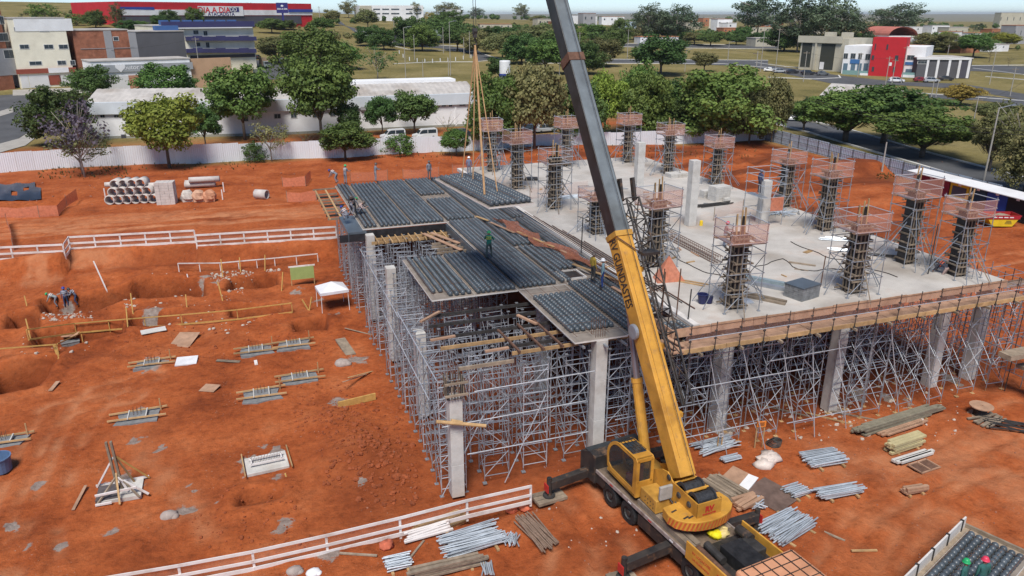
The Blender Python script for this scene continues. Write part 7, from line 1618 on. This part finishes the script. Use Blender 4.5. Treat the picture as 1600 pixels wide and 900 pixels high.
def tree_meshes(kind, var, colr):
    key = (kind, var, colr)
    if key in _tm: return _tm[key]
    V, T, limbs = crown_arrays(kind, np.random.RandomState(hash(kind) % 7+var*31+len(kind)*5))
    V = V.copy(); zt = V[:, 2].max(); wd = np.percentile(np.abs(V[:, :2]), 98); V[:, 2] /= zt; V[:, :2] *= .5/wd; n_ = len(V)//4
    me = bpy.data.meshes.new('crown'); me.vertices.add(len(V)); me.vertices.foreach_set('co', V.ravel())
    me.loops.add(n_*4); me.loops.foreach_set('vertex_index', np.arange(n_*4, dtype=np.int32)); me.polygons.add(n_); me.polygons.foreach_set('loop_start', (np.arange(n_)*4).astype(np.int32)); me.polygons.foreach_set('loop_total', np.full(n_, 4, np.int32)); me.update()
    at_ = me.attributes.new('tint', 'FLOAT', 'POINT'); at_.data.foreach_set('value', T.astype(np.float32)); me.materials.append(LEAF[colr])
    m = MB()
    for a, b_, r1, r2 in limbs:
        f_ = lambda p: (p[0]*.5/wd, p[1]*.5/wd, p[2]/zt)
        m.tube(f_(a), f_(b_), r1, 6, r2)
    tk = m.mesh('trunk', BARKL if kind in ('euc', 'sparse') else BARK, True); _tm[key] = (me, tk); return _tm[key]
def tree(px, by, ty, wpx, kind, colr, label, d=None, name=None, group=None):
    p = gt(px, by) if d is None else atd(px, by, d)
    dp = depth(p); wd = wpx*dp/FPX; hh = hgt(p, ty)
    t = thing(name or ('tree' if kind != 'bush' else 'shrub'), label, 'tree' if kind != 'bush' else 'shrub', p, rt.uniform(0, 6.28), group)
    me, tk = tree_meshes(kind, int(rt.randint(3)), colr)
    for nm, q in (('crown', me), ('trunk', tk)):
        o = bpy.data.objects.new(nm, q); C.objects.link(o); o.parent = t; o.scale = (wd, wd, hh)
    return t
TREES = [
 (147,152,100,62,'dome','dark','dark round tree before the grey shop sign'), (100,228,130,100,'dome','dark','big dark round tree at the left behind the purple tree'), (133,277,150,92,'sparse','purple','sparse purple flowering tree at the left of the white fence'), (130,272,205,100,'sparse','olive','low spreading olive tree growing below the purple one'),
 (264,170,95,84,'dome','mid','dense green tree rising behind the white roof left of the yellowish tree'), (265,262,145,100,'round','bright','yellowish green tree standing in front of the white fence'), (322,232,160,44,'round','dark','slim dark tree right of the yellowish tree'), (383,219,98,98,'round','mid','large green tree in the middle of the left white wing'),
 (503,220,85,98,'round','mid','tall green tree with a bare double trunk before the white building'), (547,219,158,36,'round','dark','small dark tree right of the double trunked tree'), (540,250,186,76,'round','mid','round green tree in front of the white fence below the tall tree'), (598,211,147,46,'round','dark','small neat tree left of the pair behind the vans'), (648,209,140,62,'round','dark','larger of two neat trees behind the parked vans'),
 (357,250,224,24,'bush','mid','small shrub at the white fence, left of two'), (398,253,220,38,'bush','dark','shrub at the white fence, right of two'), (425,252,190,62,'sparse','olive','thin sparse tree behind the shrubs at the fence'), (625,243,208,46,'bush','mid','bushy shrub at the fence right of the middle'), (713,243,197,40,'round','mid','small green tree between the dark car and the slings'), (480,243,205,40,'bare','olive','bare thin shrub near the middle of the fence'), (700,232,180,34,'bare','olive','bare little tree before the right wing end'),
 (772,236,108,82,'dome','mid','tall dark green tree behind the slings'), (835,232,96,88,'round','olive','olive green tree left of the boom'), (800,200,110,60,'round','dark','dark tree between the slings and the olive tree'), (876,222,140,44,'sparse','olive','thin tree just left of the boom'),
 (490,130,38,112,'dome','mid','wide dark tree mass above the tall double trunked tree'), (435,100,55,60,'flat','olive','flat olive tree by the parked truck'), (525,108,62,70,'round','mid','green tree right of the wide dark mass'), (590,126,70,62,'sparse','dark','open dark tree left of the round field'), (578,72,38,46,'dome','dark','dark round tree above the open dark tree'),
 (640,72,28,54,'dome','dark','dark tree at the left of the rear tree row'), (690,66,28,60,'round','dark','dark tree, second in the rear tree row'), (730,66,42,42,'round','olive','olive tree, third in the rear tree row'), (765,72,40,60,'dome','dark','low dark tree near the hook rope'), (700,46,15,50,'dome','dark','big dark tree on the skyline behind the rear row'), (676,70,45,26,'dome','pale','silvery palm like shrub in the rear tree row'), (800,76,38,64,'dome','dark','dark tree left of the boom in the rear row'), (838,84,35,76,'round','olive','wide brownish tree left of the boom in the rear row'), (870,92,44,60,'dome','dark','dark tree touching the boom left side'), (760,62,44,42,'round','mid','green tree peeping behind the hook'), (780,128,88,36,'round','dark','little dark tree by the water tank'),
 (935,104,58,64,'dome','olive','brown green tree right of the boom in the rear row'), (925,62,36,40,'round','mid','green tree behind the boom on the skyline side'), (968,66,26,32,'dome','dark','dark narrow tree in the rear row right of the boom'), (935,60,42,30,'round','olive','small olive tree beside the boom'), (990,62,42,30,'round','olive','olive tree by the far white road'),
 (945,212,106,58,'round','bright','bright green tree right beside the boom'), (992,205,92,62,'dome','mid','green tree behind the bright one right of the boom'), (1032,118,50,80,'round','dark','tall dark tree in the open field centre right'), (1035,205,118,78,'dome','dark','dark tree behind the rear towers'), (1075,205,125,70,'dome','olive','olive tree left of the biggest tree'), (1125,222,98,142,'dome','mid','biggest dense tree overhanging the white fence'), (1065,218,150,60,'dome','dark','shaded tree under the left side of the biggest tree'), (1170,224,130,60,'dome','olive','olive tree at the right flank of the biggest tree'), (1205,222,112,48,'round','olive','thin olive tree at the fence corner'), (1212,196,150,44,'bare','olive','bare grey tree near the white car'),
 (905,226,118,72,'dome','dark','dark tree right behind the lower boom and the rear towers'), (1012,216,108,72,'dome','mid','green tree filling the belt behind the rear towers'), (1150,216,120,60,'dome','dark','dark tree hugging the right side of the biggest tree'),
 (1012,66,2,48,'euc','blue','tall eucalyptus right of the boom, left of a pair'), (1055,66,4,66,'euc','blue','tall eucalyptus right of the boom, right of a pair'), (1035,62,24,60,'dome','dark','dark tree below the eucalyptus pair'), (1182,60,-16,74,'euc','blue','tall eucalyptus at the upper right, leftmost'), (1245,82,-14,72,'euc','blue','tall eucalyptus behind the tan shop, left'), (1290,84,-18,80,'euc','blue','tall eucalyptus behind the tan shop, middle'), (1320,84,14,60,'euc','blue','shorter eucalyptus behind the tan shop, right'), (1400,54,2,82,'euc','blue','broad eucalyptus on the skyline above the red tower'), (1225,80,40,60,'dome','dark','dark tree below the upper right eucalyptus'),
 (1320,222,138,138,'flat','mid','flat topped spreading tree behind the blue fence, left'), (1380,224,130,150,'flat','dark','flat topped spreading tree behind the blue fence, middle'), (1440,246,164,140,'flat','mid','flat topped spreading tree behind the blue fence, right'), (1255,205,150,50,'flat','dark','small flat topped tree beside the white car'), (1585,272,150,110,'sparse','olive','open olive tree at the right edge behind the shed'), (1545,268,172,70,'flat','olive','olive spreading tree before the right edge tree'), (1600,300,200,80,'dome','olive','shrubby tree cut by the right edge'),
 (1500,165,130,54,'flat','yellow','yellowish spreading tree in the right field'), (1548,195,158,60,'flat','olive','olive spreading tree near the right road'), (1520,90,50,52,'round','mid','green street tree right of the warehouse'), (1570,76,50,34,'round','bright','bright green street tree at the far right'), (1475,82,50,56,'dome','olive','brownish tree behind the warehouse roof'), (1440,80,50,50,'dome','olive','brownish tree behind the shops'), (1478,70,48,26,'round','bright','small bright tree between the far houses'), (1530,60,36,16,'palm','blue','palm tree on the right skyline'), (1519,58,40,24,'palm','blue','second palm like tree on the right skyline'), (1545,98,70,24,'bare','olive','bare young tree at the right field'), (1575,104,88,18,'bare','olive','tiny bare tree at the far right field'),
 (1110,72,50,40,'round','dark','round dark tree at the far road centre'), (1150,70,52,34,'round','dark','dark tree at the far road right of centre'), (1185,68,50,30,'round','dark','dark tree at the far road, rightmost'), (1085,70,50,34,'round','olive','olive tree at the far road, left'), (1160,66,40,26,'round','dark','tree before the terracotta far houses'),
 (400,40,4,40,'dome','dark','dark tree on top of the store front, right of the sign'), (306,42,10,30,'dome','mid','green tree before the store sign, left'), (265,42,14,34,'dome','dark','dark tree before the store, leftmost'), (250,46,22,24,'round','dark','little dark tree before the store'), (370,40,20,34,'round','mid','low green tree below the store lettering'), (440,46,30,44,'dome','dark','dark tree at the store entrance'), (425,52,28,40,'round','dark','dark tree right of the balcony block'), (505,50,26,40,'round','mid','green tree right of the totem sign'), (520,40,14,24,'round','olive','olive tree by the hill road, left'), (545,28,-2,28,'euc','olive','tall pale tree on the hill road'), (575,44,12,34,'round','olive','olive tree left of the white office block'), (150,44,14,34,'dome','dark','dark tree behind the brick houses'), (120,40,20,30,'bush','mid','green bush on the hill behind the cream house'), (70,32,4,44,'bush','mid','green bushes on the hill behind the cream house, left'), (200,48,30,36,'dome','dark','dark tree above the grey clad building'), (215,46,32,30,'dome','mid','green tree beside the grey clad building'), (185,44,2,22,'euc','olive','tall thin tree left of the store'), (700,26,2,40,'euc','olive','pale tree on the skyline right of the office block'), (745,26,10,24,'euc','blue','small skyline tree near the hook rope'), (815,26,4,24,'euc','olive','pale skyline tree left of the boom'), (650,34,2,24,'euc','olive','thin skyline tree by the office block'),
 (600,78,42,42,'dome','dark','dark tree filling the rear row left of the field posts'), (660,80,36,48,'dome','mid','green tree in the rear row above the field posts'), (715,80,40,52,'round','dark','dark tree in the rear row right of the tall lamp posts'), (745,84,46,46,'dome','olive','olive tree in the rear row just left of the hook rope'), (815,100,50,62,'dome','dark','broad dark tree left of the boom above the olive one'), (852,116,56,62,'round','mid','green tree touching the boom left of the collar'), (785,92,48,52,'round','olive','olive tree above the water tank'), (895,86,40,44,'dome','mid','green tree behind the boom collar'), (958,82,42,40,'dome','dark','dark tree right of the boom collar'), (912,116,62,60,'dome','dark','dark tree right behind the boom below the collar'), (1100,112,80,36,'round','olive','young olive tree in the centre field'),
 (672,30,18,16,'bush','yellow','small yellow flowering bush right of the office block'), (840,36,24,26,'round','olive','olive tree by the far pale houses'), (1590,64,52,40,'bush','bright','bright hedge at the right edge of the far road'), (1345,80,50,44,'dome','dark','dark tree behind the blue glazed shop')]
for r_ in TREES: tree(*r_)
# far woods that read as one mass
def wood(name, label, spots, colr):
    m_v = []; m_t = []
    for (px0, px1, py, hpx, n_) in spots:
        for _ in range(n_):
            px = rt.uniform(px0, px1); p = gt(px, py+rt.uniform(-1, 1.5)); dp = depth(p); hh = hpx*dp/FPX*rt.uniform(.6, 1.2); ww = hh*rt.uniform(.9, 1.5)
            k_ = 110; d = rt.randn(k_, 3); d /= np.linalg.norm(d, axis=1)[:, None]
            P = np.array([p.x, p.y, p.z+hh*.55]) + d*np.array([ww*.5, ww*.5, hh*.5])*rt.uniform(.5, 1, k_)[:, None]; sz = hh*.16
            t1 = np.cross(d+rt.randn(k_, 3)*.4, rt.randn(k_, 3)); t1 /= np.linalg.norm(t1, axis=1)[:, None]; t2 = np.cross(d, t1)
            m_v.append(np.stack([P-t1*sz, P-t2*sz*.7, P+t1*sz, P+t2*sz*.7], 1).reshape(-1, 3)); m_t.append(np.repeat(np.clip(rt.uniform(0, 1, k_), 0, 1), 4))
    V = np.concatenate(m_v); me = bpy.data.meshes.new(name); me.from_pydata(V.tolist(), [], [(4*i, 4*i+1, 4*i+2, 4*i+3) for i in range(len(V)//4)])
    at_ = me.attributes.new('tint', 'FLOAT', 'POINT'); at_.data.foreach_set('value', np.concatenate(m_t).astype(np.float32)); me.materials.append(LEAF[colr])
    o = bpy.data.objects.new(name, me); C.objects.link(o); tag(o, label, 'woodland', kind='stuff')
wood('far_woodland', 'far dark belt of trees along the skyline', [(690,960,30,7,50),(960,1240,36,8,60),(1240,1600,44,8,60),(600,760,56,12,22),(960,1240,62,14,44),(760,960,64,16,26),(690,900,48,12,34),(1240,1350,76,14,16),(1430,1600,78,12,18),(1430,1600,60,8,26),(500,700,36,9,24)], 'dark')
wood('hill_scrub', 'olive scrub scattered over the hillside at the upper left', [(0,480,34,8,50),(30,200,24,7,20),(180,480,44,7,26),(480,560,60,9,8)], 'olive')
m = MB(); rg2 = random.Random(4)
tv = []
for (px0, px1, py0, py1, n_, s_) in [(0,400,246,266,220,.35),(400,1190,225,248,260,.3),(60,200,262,280,120,.3),(400,720,222,236,200,.4),(1370,1410,272,280,60,.25)]:
    for _ in range(n_):
        p = gt(rg2.uniform(px0, px1), rg2.uniform(py0, py1))
        for _k in range(5):
            a_ = rg2.uniform(0, 6.28); e = Vector((math.cos(a_)*s_*.5, math.sin(a_)*s_*.5, s_*rg2.uniform(.5, 1.2))); w_ = Vector((-math.sin(a_), math.cos(a_), 0))*.05
            m.add([p-w_, p+w_, p+e], [(0,1,2)])
o = obj('weed_tufts', m, mat('weed_green', (.075,.085,.025), .8, var=.3, scale=2)); tag(o, 'green weed tufts along the foot of the fences', 'weeds', kind='stuff')
# ------------------------------------------------------------------ vehicles
def car_proto(kind):
    """x forward; returns list of (name, MB, matkey, children)"""
    if kind == 'van': L_, W_, prof, gl = 4.2, 1.72, [(-2.1,.32),(2.0,.32),(2.1,.55),(2.02,.85),(1.35,1.02),(.75,1.68),(.4,1.8),(-1.95,1.84),(-2.08,1.6)], [(-1.85,1.12),(1.12,1.10),(.68,1.62),(.4,1.70),(-1.85,1.72)]
    elif kind == 'suv': L_, W_, prof, gl = 4.4, 1.78, [(-2.2,.35),(2.1,.35),(2.2,.6),(2.1,.88),(1.1,1.02),(.45,1.55),(-1.3,1.6),(-2.0,1.1),(-2.2,.95)], [(-1.8,1.05),(1.0,1.03),(.42,1.48),(-1.25,1.52)]
    else: L_, W_, prof, gl = 4.0, 1.7, [(-2.0,.3),(1.9,.3),(2.0,.5),(1.92,.78),(1.0,.95),(.35,1.42),(-.9,1.48),(-1.75,1.05),(-2.0,.9)], [(-1.5,1.0),(.85,.96),(.3,1.36),(-.85,1.41)]
    out = []
    m = MB(); n_ = len(prof); inset = [0 if z < 1.0 else .13 for _, z in prof]; vs = [(x, -W_/2+i_, z) for (x, z), i_ in zip(prof, inset)]+[(x, W_/2-i_, z) for (x, z), i_ in zip(prof, inset)]
    m.add(vs, [tuple(range(n_)), tuple(range(2*n_-1, n_-1, -1))]+[(k, n_+k, n_+(k+1) % n_, (k+1) % n_) for k in range(n_)]); out.append(('body', m, 'body'))
    for s_ in (-1, 1):
        cx = (gl[0][0]+gl[1][0])/2
        for a0, a1 in ((gl[0][0], cx-.05), (cx+.05, gl[1][0])):
            m = MB(); cl2 = [(min(max(x, a0), a1), z) for x, z in gl]; ys_ = [s_*(W_/2-(.05 if z < 1.15 else .115)) for x, z in cl2]; vs = [(x, y, z) for (x, z), y in zip(cl2, ys_)]; m.add(vs, [tuple(range(len(vs)))]); out.append(('side_window', m, 'glass'))
    ws = sorted([q for q in prof if q[0] > .2 and q[1] > .9], key=lambda q: q[1])[:2]
    for (xa, za), (xb, zb) in ((ws[0], ws[1]), (prof[-1], prof[-2])):
        m = MB(); e = .03 if xa > 0 else -.03; f_ = .12
        pa2, pb2 = Vector((xa+(xb-xa)*f_+e, 0, za+(zb-za)*f_+.02)), Vector((xa+(xb-xa)*(1-f_)+e, 0, za+(zb-za)*(1-f_)+.02)); m.add([pa2+Vector((0,-W_/2+.18,0)), pa2+Vector((0,W_/2-.18,0)), pb2+Vector((0,W_/2-.24,0)), pb2+Vector((0,-W_/2+.24,0))], [(0,1,2,3)]); out.append(('windscreen' if xa > 0 else 'rear_window', m, 'glass'))
    for x in (L_*.31, -L_*.31):
        for s_ in (-1, 1):
            m = MB(); m.lathe([(0, .1), (.19, .09), (.2, .06), (.31, .07), (.33, .0), (.33, -.12), (.2, -.12)], (x, s_*(W_/2-.07), .33), (0, s_, 0), 16); out.append(('wheel', m, 'tyre'))
    for s_ in (-1, 1):
        m = MB(); m.box((prof[2][0]-.06, s_*W_*.36, .68), (.12, .3, .16)); out.append(('headlight', m, 'lamp')); m = MB(); m.box((prof[0][0]+.02, s_*W_*.42, .8), (.1, .14, .3)); out.append(('tail_light', m, 'red'))
    m = MB(); m.box((prof[1][0]+.06, 0, .45), (.1, W_*.95, .18)); out.append(('bumper', m, 'trim')); m = MB(); m.box((prof[0][0]-.03, 0, .45), (.1, W_*.95, .18)); out.append(('bumper', m, 'trim'))
    return out
CARM = {}
def car(px, py, kind, colr, heading, label, dz=0.0):
    p = gt(px, py); t = thing('van' if kind == 'van' else 'car', label, 'van' if kind == 'van' else 'car', p+Vector((0,0,.05+dz)), heading)
    bm_ = mat('car_%02d%02d%02d' % tuple(int(q*99) for q in colr), colr, .3, .1, spec=.6); mm = dict(body=bm_, glass=GLASS, tyre=TYRE, lamp=mat('headlamp', (.7,.72,.72), .15), red=mat('taillamp', (.35,.01,.01), .3), trim=bm_ if kind != 'van' else mat('bumper_grey', (.25,.26,.27), .6))
    if kind not in CARM: CARM[kind] = [(n_, m.mesh(n_, GLASS), k) for n_, m, k in car_proto(kind)]
    for n_, me, k in CARM[kind]:
        me2 = CARM.setdefault((kind, n_, id(me), mm[k].name), None)
        if me2 is None: me2 = me.copy(); me2.materials.clear(); me2.materials.append(mm[k]); CARM[(kind, n_, id(me), mm[k].name)] = me2
        o = bpy.data.objects.new(n_, me2); C.objects.link(o); o.parent = t
    return t
W_C, SIL, DK, RDC = (.72,.73,.74), (.38,.40,.42), (.03,.032,.036), (.20,.02,.03)
hx = math.pi
car(614, 219, 'van', W_C, hx+R(2), 'left of the two white vans parked behind the fence'); car(664, 218, 'van', W_C, hx+R(2), 'right of the two white vans parked behind the fence')
car(716, 216, 'suv', DK, hx+R(4), 'dark car parked right of the white vans, partly behind a small tree'); car(852, 207, 'suv', SIL, R(8), 'silver car behind the fence left of the boom'); car(830, 208, 'suv', DK, R(8), 'dark car behind the fence next to the silver one'); car(1027, 187, 'suv', W_C, R(10), 'white car on the lane behind the rear towers'); car(988, 178, 'van', (.45,.6,.72), R(10), 'pale blue van behind the rear towers')
car(1238, 189, 'hatch', W_C, R(-42), 'white hatchback on the road beyond the blue fence')
for i, (x, y, c, lb) in enumerate([(1203,112,W_C,'white car leftmost in the shop parking row'),(1218,114,SIL,'silver car second in the shop parking row'),(1238,115,DK,'dark car third in the shop parking row'),(1262,117,DK,'black car fourth in the shop parking row'),(1285,118,(.12,.13,.14),'dark grey car last in the shop parking row'),(1400,129,W_C,'white car in front of the red tower'),(1438,128,RDC,'dark red car in front of the shops'),(1455,129,SIL,'silver car right of the dark red car'),(1478,126,DK,'dark car before the warehouse bays'),(1492,122,W_C,'white car at the warehouse gate')]): car(x, y, 'suv' if i % 2 else 'hatch', c, R(-50+((i*37) % 40)), lb)
for i, (x, y, c, lb) in enumerate([(757,73,W_C,'tiny white car on the far road under the hook'),(1420,72,W_C,'tiny white car on the far right road'),(1492,74,RDC,'tiny red car on the far right road'),(402,92,DK,'dark car at the left of the parking lot'),(395,84,SIL,'grey car behind the balcony block'),(318,130,DK,'dark car at the left street by the yard wall')]): car(x, y, 'hatch', c, R(10+i*20), lb)
p = gt(415, 106); t = thing('box_truck', 'brown box truck in the parking lot behind the long building', 'truck', p, R(-78))
m = MB(); m.box((-1.0, 0, 1.9), (4.2, 2.3, 2.4)); obj('cargo_box', m, mat('truck_tan', (.38,.27,.17), .7, var=.15), t); m = MB(); m.box((2.0, 0, 1.3), (1.6, 2.1, 1.8)); obj('cab', m, mat('truck_grey', (.25,.28,.28), .5), t, bevel=.1); m = MB(); m.box((2.81, 0, 1.7), (.03, 1.8, .7)); obj('windscreen', m, GLASS, t)
for x in (1.9, -2.0):
    for s_ in (-1, 1): m = MB(); m.lathe([(0,.1),(.25,.1),(.45,.08),(.45,-.12),(.2,-.12)], (x, s_*1.0, .45), (0, s_, 0), 14); obj('wheel', m, TYRE, t)
p = gt(789, 140); t = thing('water_tank', 'white cylindrical water tank behind the slings', 'tank', p); m = MB(); hh = hgt(p, 94); m.lathe([(0, hh), (1.4, hh-.1), (1.5, hh-.3), (1.5, 0)], (0,0,0), n=20); obj('shell', m, WHITE, t); m = MB(); m.lathe([(1.52, hh*.45), (1.52, hh*.55)], (0,0,0), n=20); obj('blue_band', m, BLUES, t)
# big wire-mesh screen by the round field
p = gt(628, 72); t = thing('scoreboard_frame', 'dark framed panel on posts at the round field', 'panel', p); hh = hgt(p, 55)
for s_ in (-1, 1): m = MB(); m.box((s_*4, 0, hh/2), (.3, .3, hh)); obj('post', m, GALV, t)
m = MB(); m.box((0, 0, hh*.6), (8, .15, hh*.75)); obj('panel', m, STOREG, t)
# ------------------------------------------------------------------ poles and wires
POLC = mat('concrete_pole', (.36,.34,.31), .9, var=.1)
PTS = {}
def pole(px, by, ty, label, lamp=0, arm=1, r=None, trafo=False, mt=POLC):
    p = gt(px, by); hh = hgt(p, ty); t = thing('utility_pole' if arm else 'lamp_post', label, 'pole', p); r = r or max(.12, .00045*depth(p))
    m = MB(); m.tube((0,0,-.2), (0,0,hh), r, 8, r*.7); obj('shaft', m, mt, t)
    if arm: m = MB(); m.box((0, 0, hh-.5), (2.0, .12, .14), rz=-.3); obj('cross_arm', m, WOODG, t)
    if lamp: m = MB(); m.tube((0,0,hh-.1), (1.6,-.3,hh+.25), .06, 6); m.box((1.9,-.35,hh+.25), (.8,.3,.14)); obj('lamp_head', m, GALV, t)
    if trafo: m = MB(); m.lathe([(0,.9),(.42,.85),(.42,0),(0,0)], (.55,0,hh-2.6), n=14); obj('transformer', m, WHITE, t)
    PTS[px] = p+Vector((0,0,hh-.4)); return t
POLES = [(1537,283,168,'tall pale utility pole behind the stall shed',1,0,False),(1378,268,222,'short post with a white box behind the blue fence',0,0,False),(1174,180,80,'utility pole right of the rear towers',0,1,False),(1255,128,80,'utility pole left of the shop parking',0,1,False),(1383,135,88,'utility pole with transformer before the red tower',0,1,True),(1408,130,72,'utility pole right of the red tower',0,1,False),(1392,140,92,'second pole before the red tower',0,1,False),(1340,120,82,'slim pole before the blue glazed shop',0,1,False),(1546,132,80,'pole in the right field',0,1,False),(1578,150,105,'pole at the far right field',0,1,False),(1520,196,152,'pole beside the yellowish tree',0,1,False),(1600,160,118,'pole at the right edge',0,1,False),(1188,112,40,'tall pole left of the shop parking',1,0,False),(1212,106,44,'pole behind the shop parking',0,1,False),(1070,112,78,'thin lamp post in the centre field',1,0,False),(1137,96,66,'thin lamp post near the far road',1,0,False),(980,92,46,'utility pole right of the boom in the rear row',0,1,False),(905,94,50,'thin pole beside the boom',0,1,False),(874,118,85,'pale pole left of the boom',0,0,False),
 (634,122,43,'tall lamp post at the round field, left',1,0,False),(648,94,54,'slim post at the round field',0,0,False),(617,70,34,'slim post behind the open dark tree',0,0,False),(693,83,42,'post at the round field, middle',0,0,False),(704,118,34,'tall lamp post at the round field, right',1,0,False),(725,87,58,'short post at the round field',0,0,False),(734,90,49,'post near the far road bend',0,0,False),(661,120,93,'dark short post in the round field',0,0,False),(701,118,90,'pale short post in the round field',0,0,False),(794,92,60,'post left of the water tank',0,0,False),
 (314,127,58,'dark leaning street pole at the left',0,1,False),(105,132,78,'utility pole before the cream shop house',0,1,False),(366,104,60,'street pole before the balcony block',0,1,False),(60,152,138,'short white post on the left street',0,0,False),(500,34,10,'pole by the hill road',0,1,False),(303,40,20,'white topped post before the store',0,1,False),(1455,152,125,'pole in the right grass strip',0,0,False),(1462,152,124,'second pole in the right grass strip',0,0,False),(1478,100,70,'pole behind the warehouse',0,1,False)]
for (x, by, ty, lb, lamp, arm, tf) in POLES: pole(x, by, ty, lb, lamp, arm, None, tf)
def wire(a, b_, label, sag=1.0):
    m = MB(); n_ = 14; q = [a+(b_-a)*(i/n_)+Vector((0,0,-4*sag*(i/n_)*(1-i/n_))) for i in range(n_+1)]; m.path(q, .03, 4); single('overhead_wire', m, DKSTEEL, label, 'wire', 'overhead wires')
wire(PTS[1174], PTS[980], 'overhead wire between the poles right of the boom'); wire(PTS[1255], PTS[1383], 'overhead wire before the right shops, left span'); wire(PTS[1383], PTS[1546], 'overhead wire before the right shops, right span'); wire(PTS[980], PTS[905], 'overhead wire passing behind the boom'); wire(PTS[314], PTS[105], 'overhead wire along the left street'); wire(PTS[314], PTS[366], 'overhead wire towards the balcony block'); wire(PTS[1520], PTS[1600], 'overhead wire in the right field')
wire(atd(1255, 150, 120), atd(1640, 205, 85), 'upper long wire drooping over the flat topped trees', 1.2); wire(atd(1255, 154, 120), atd(1640, 212, 85), 'lower long wire drooping over the flat topped trees', 1.2)
# low white bollards on the round field
for i, (px, py) in enumerate([(624,84),(630,90),(640,95),(652,97),(664,98),(676,98),(688,97),(700,96),(712,95),(724,93),(736,91)]):
    p = gt(px, py); m = MB(); m.tube(p, p+Vector((0,0,1.4)), .16, 8); single('field_post', m, WHITE, nth(i+1)+' short white post from the left round the field', 'post', 'white posts round the field')
# ------------------------------------------------------------------ air between here and the far plain
hm_ = bpy.data.materials.new('haze_air'); hm_.use_nodes = True; hn = hm_.node_tree
for q in list(hn.nodes):
    if q.type == 'BSDF_PRINCIPLED': hn.nodes.remove(q)
pv = hn.nodes.new('ShaderNodeVolumePrincipled'); pv.inputs['Color'].default_value = (.86, .92, .98, 1); pv.inputs['Density'].default_value = 6e-5; pv.inputs['Anisotropy'].default_value = .2
hn.links.new(pv.outputs[0], hn.nodes['Material Output'].inputs['Volume'])
m = MB(); zlo = float(Z.min())-2; m.box((0, 0, (zlo+75)/2), (54000, 54000, 75-zlo)); o = obj('haze', m, hm_); o['kind'] = 'stuff'
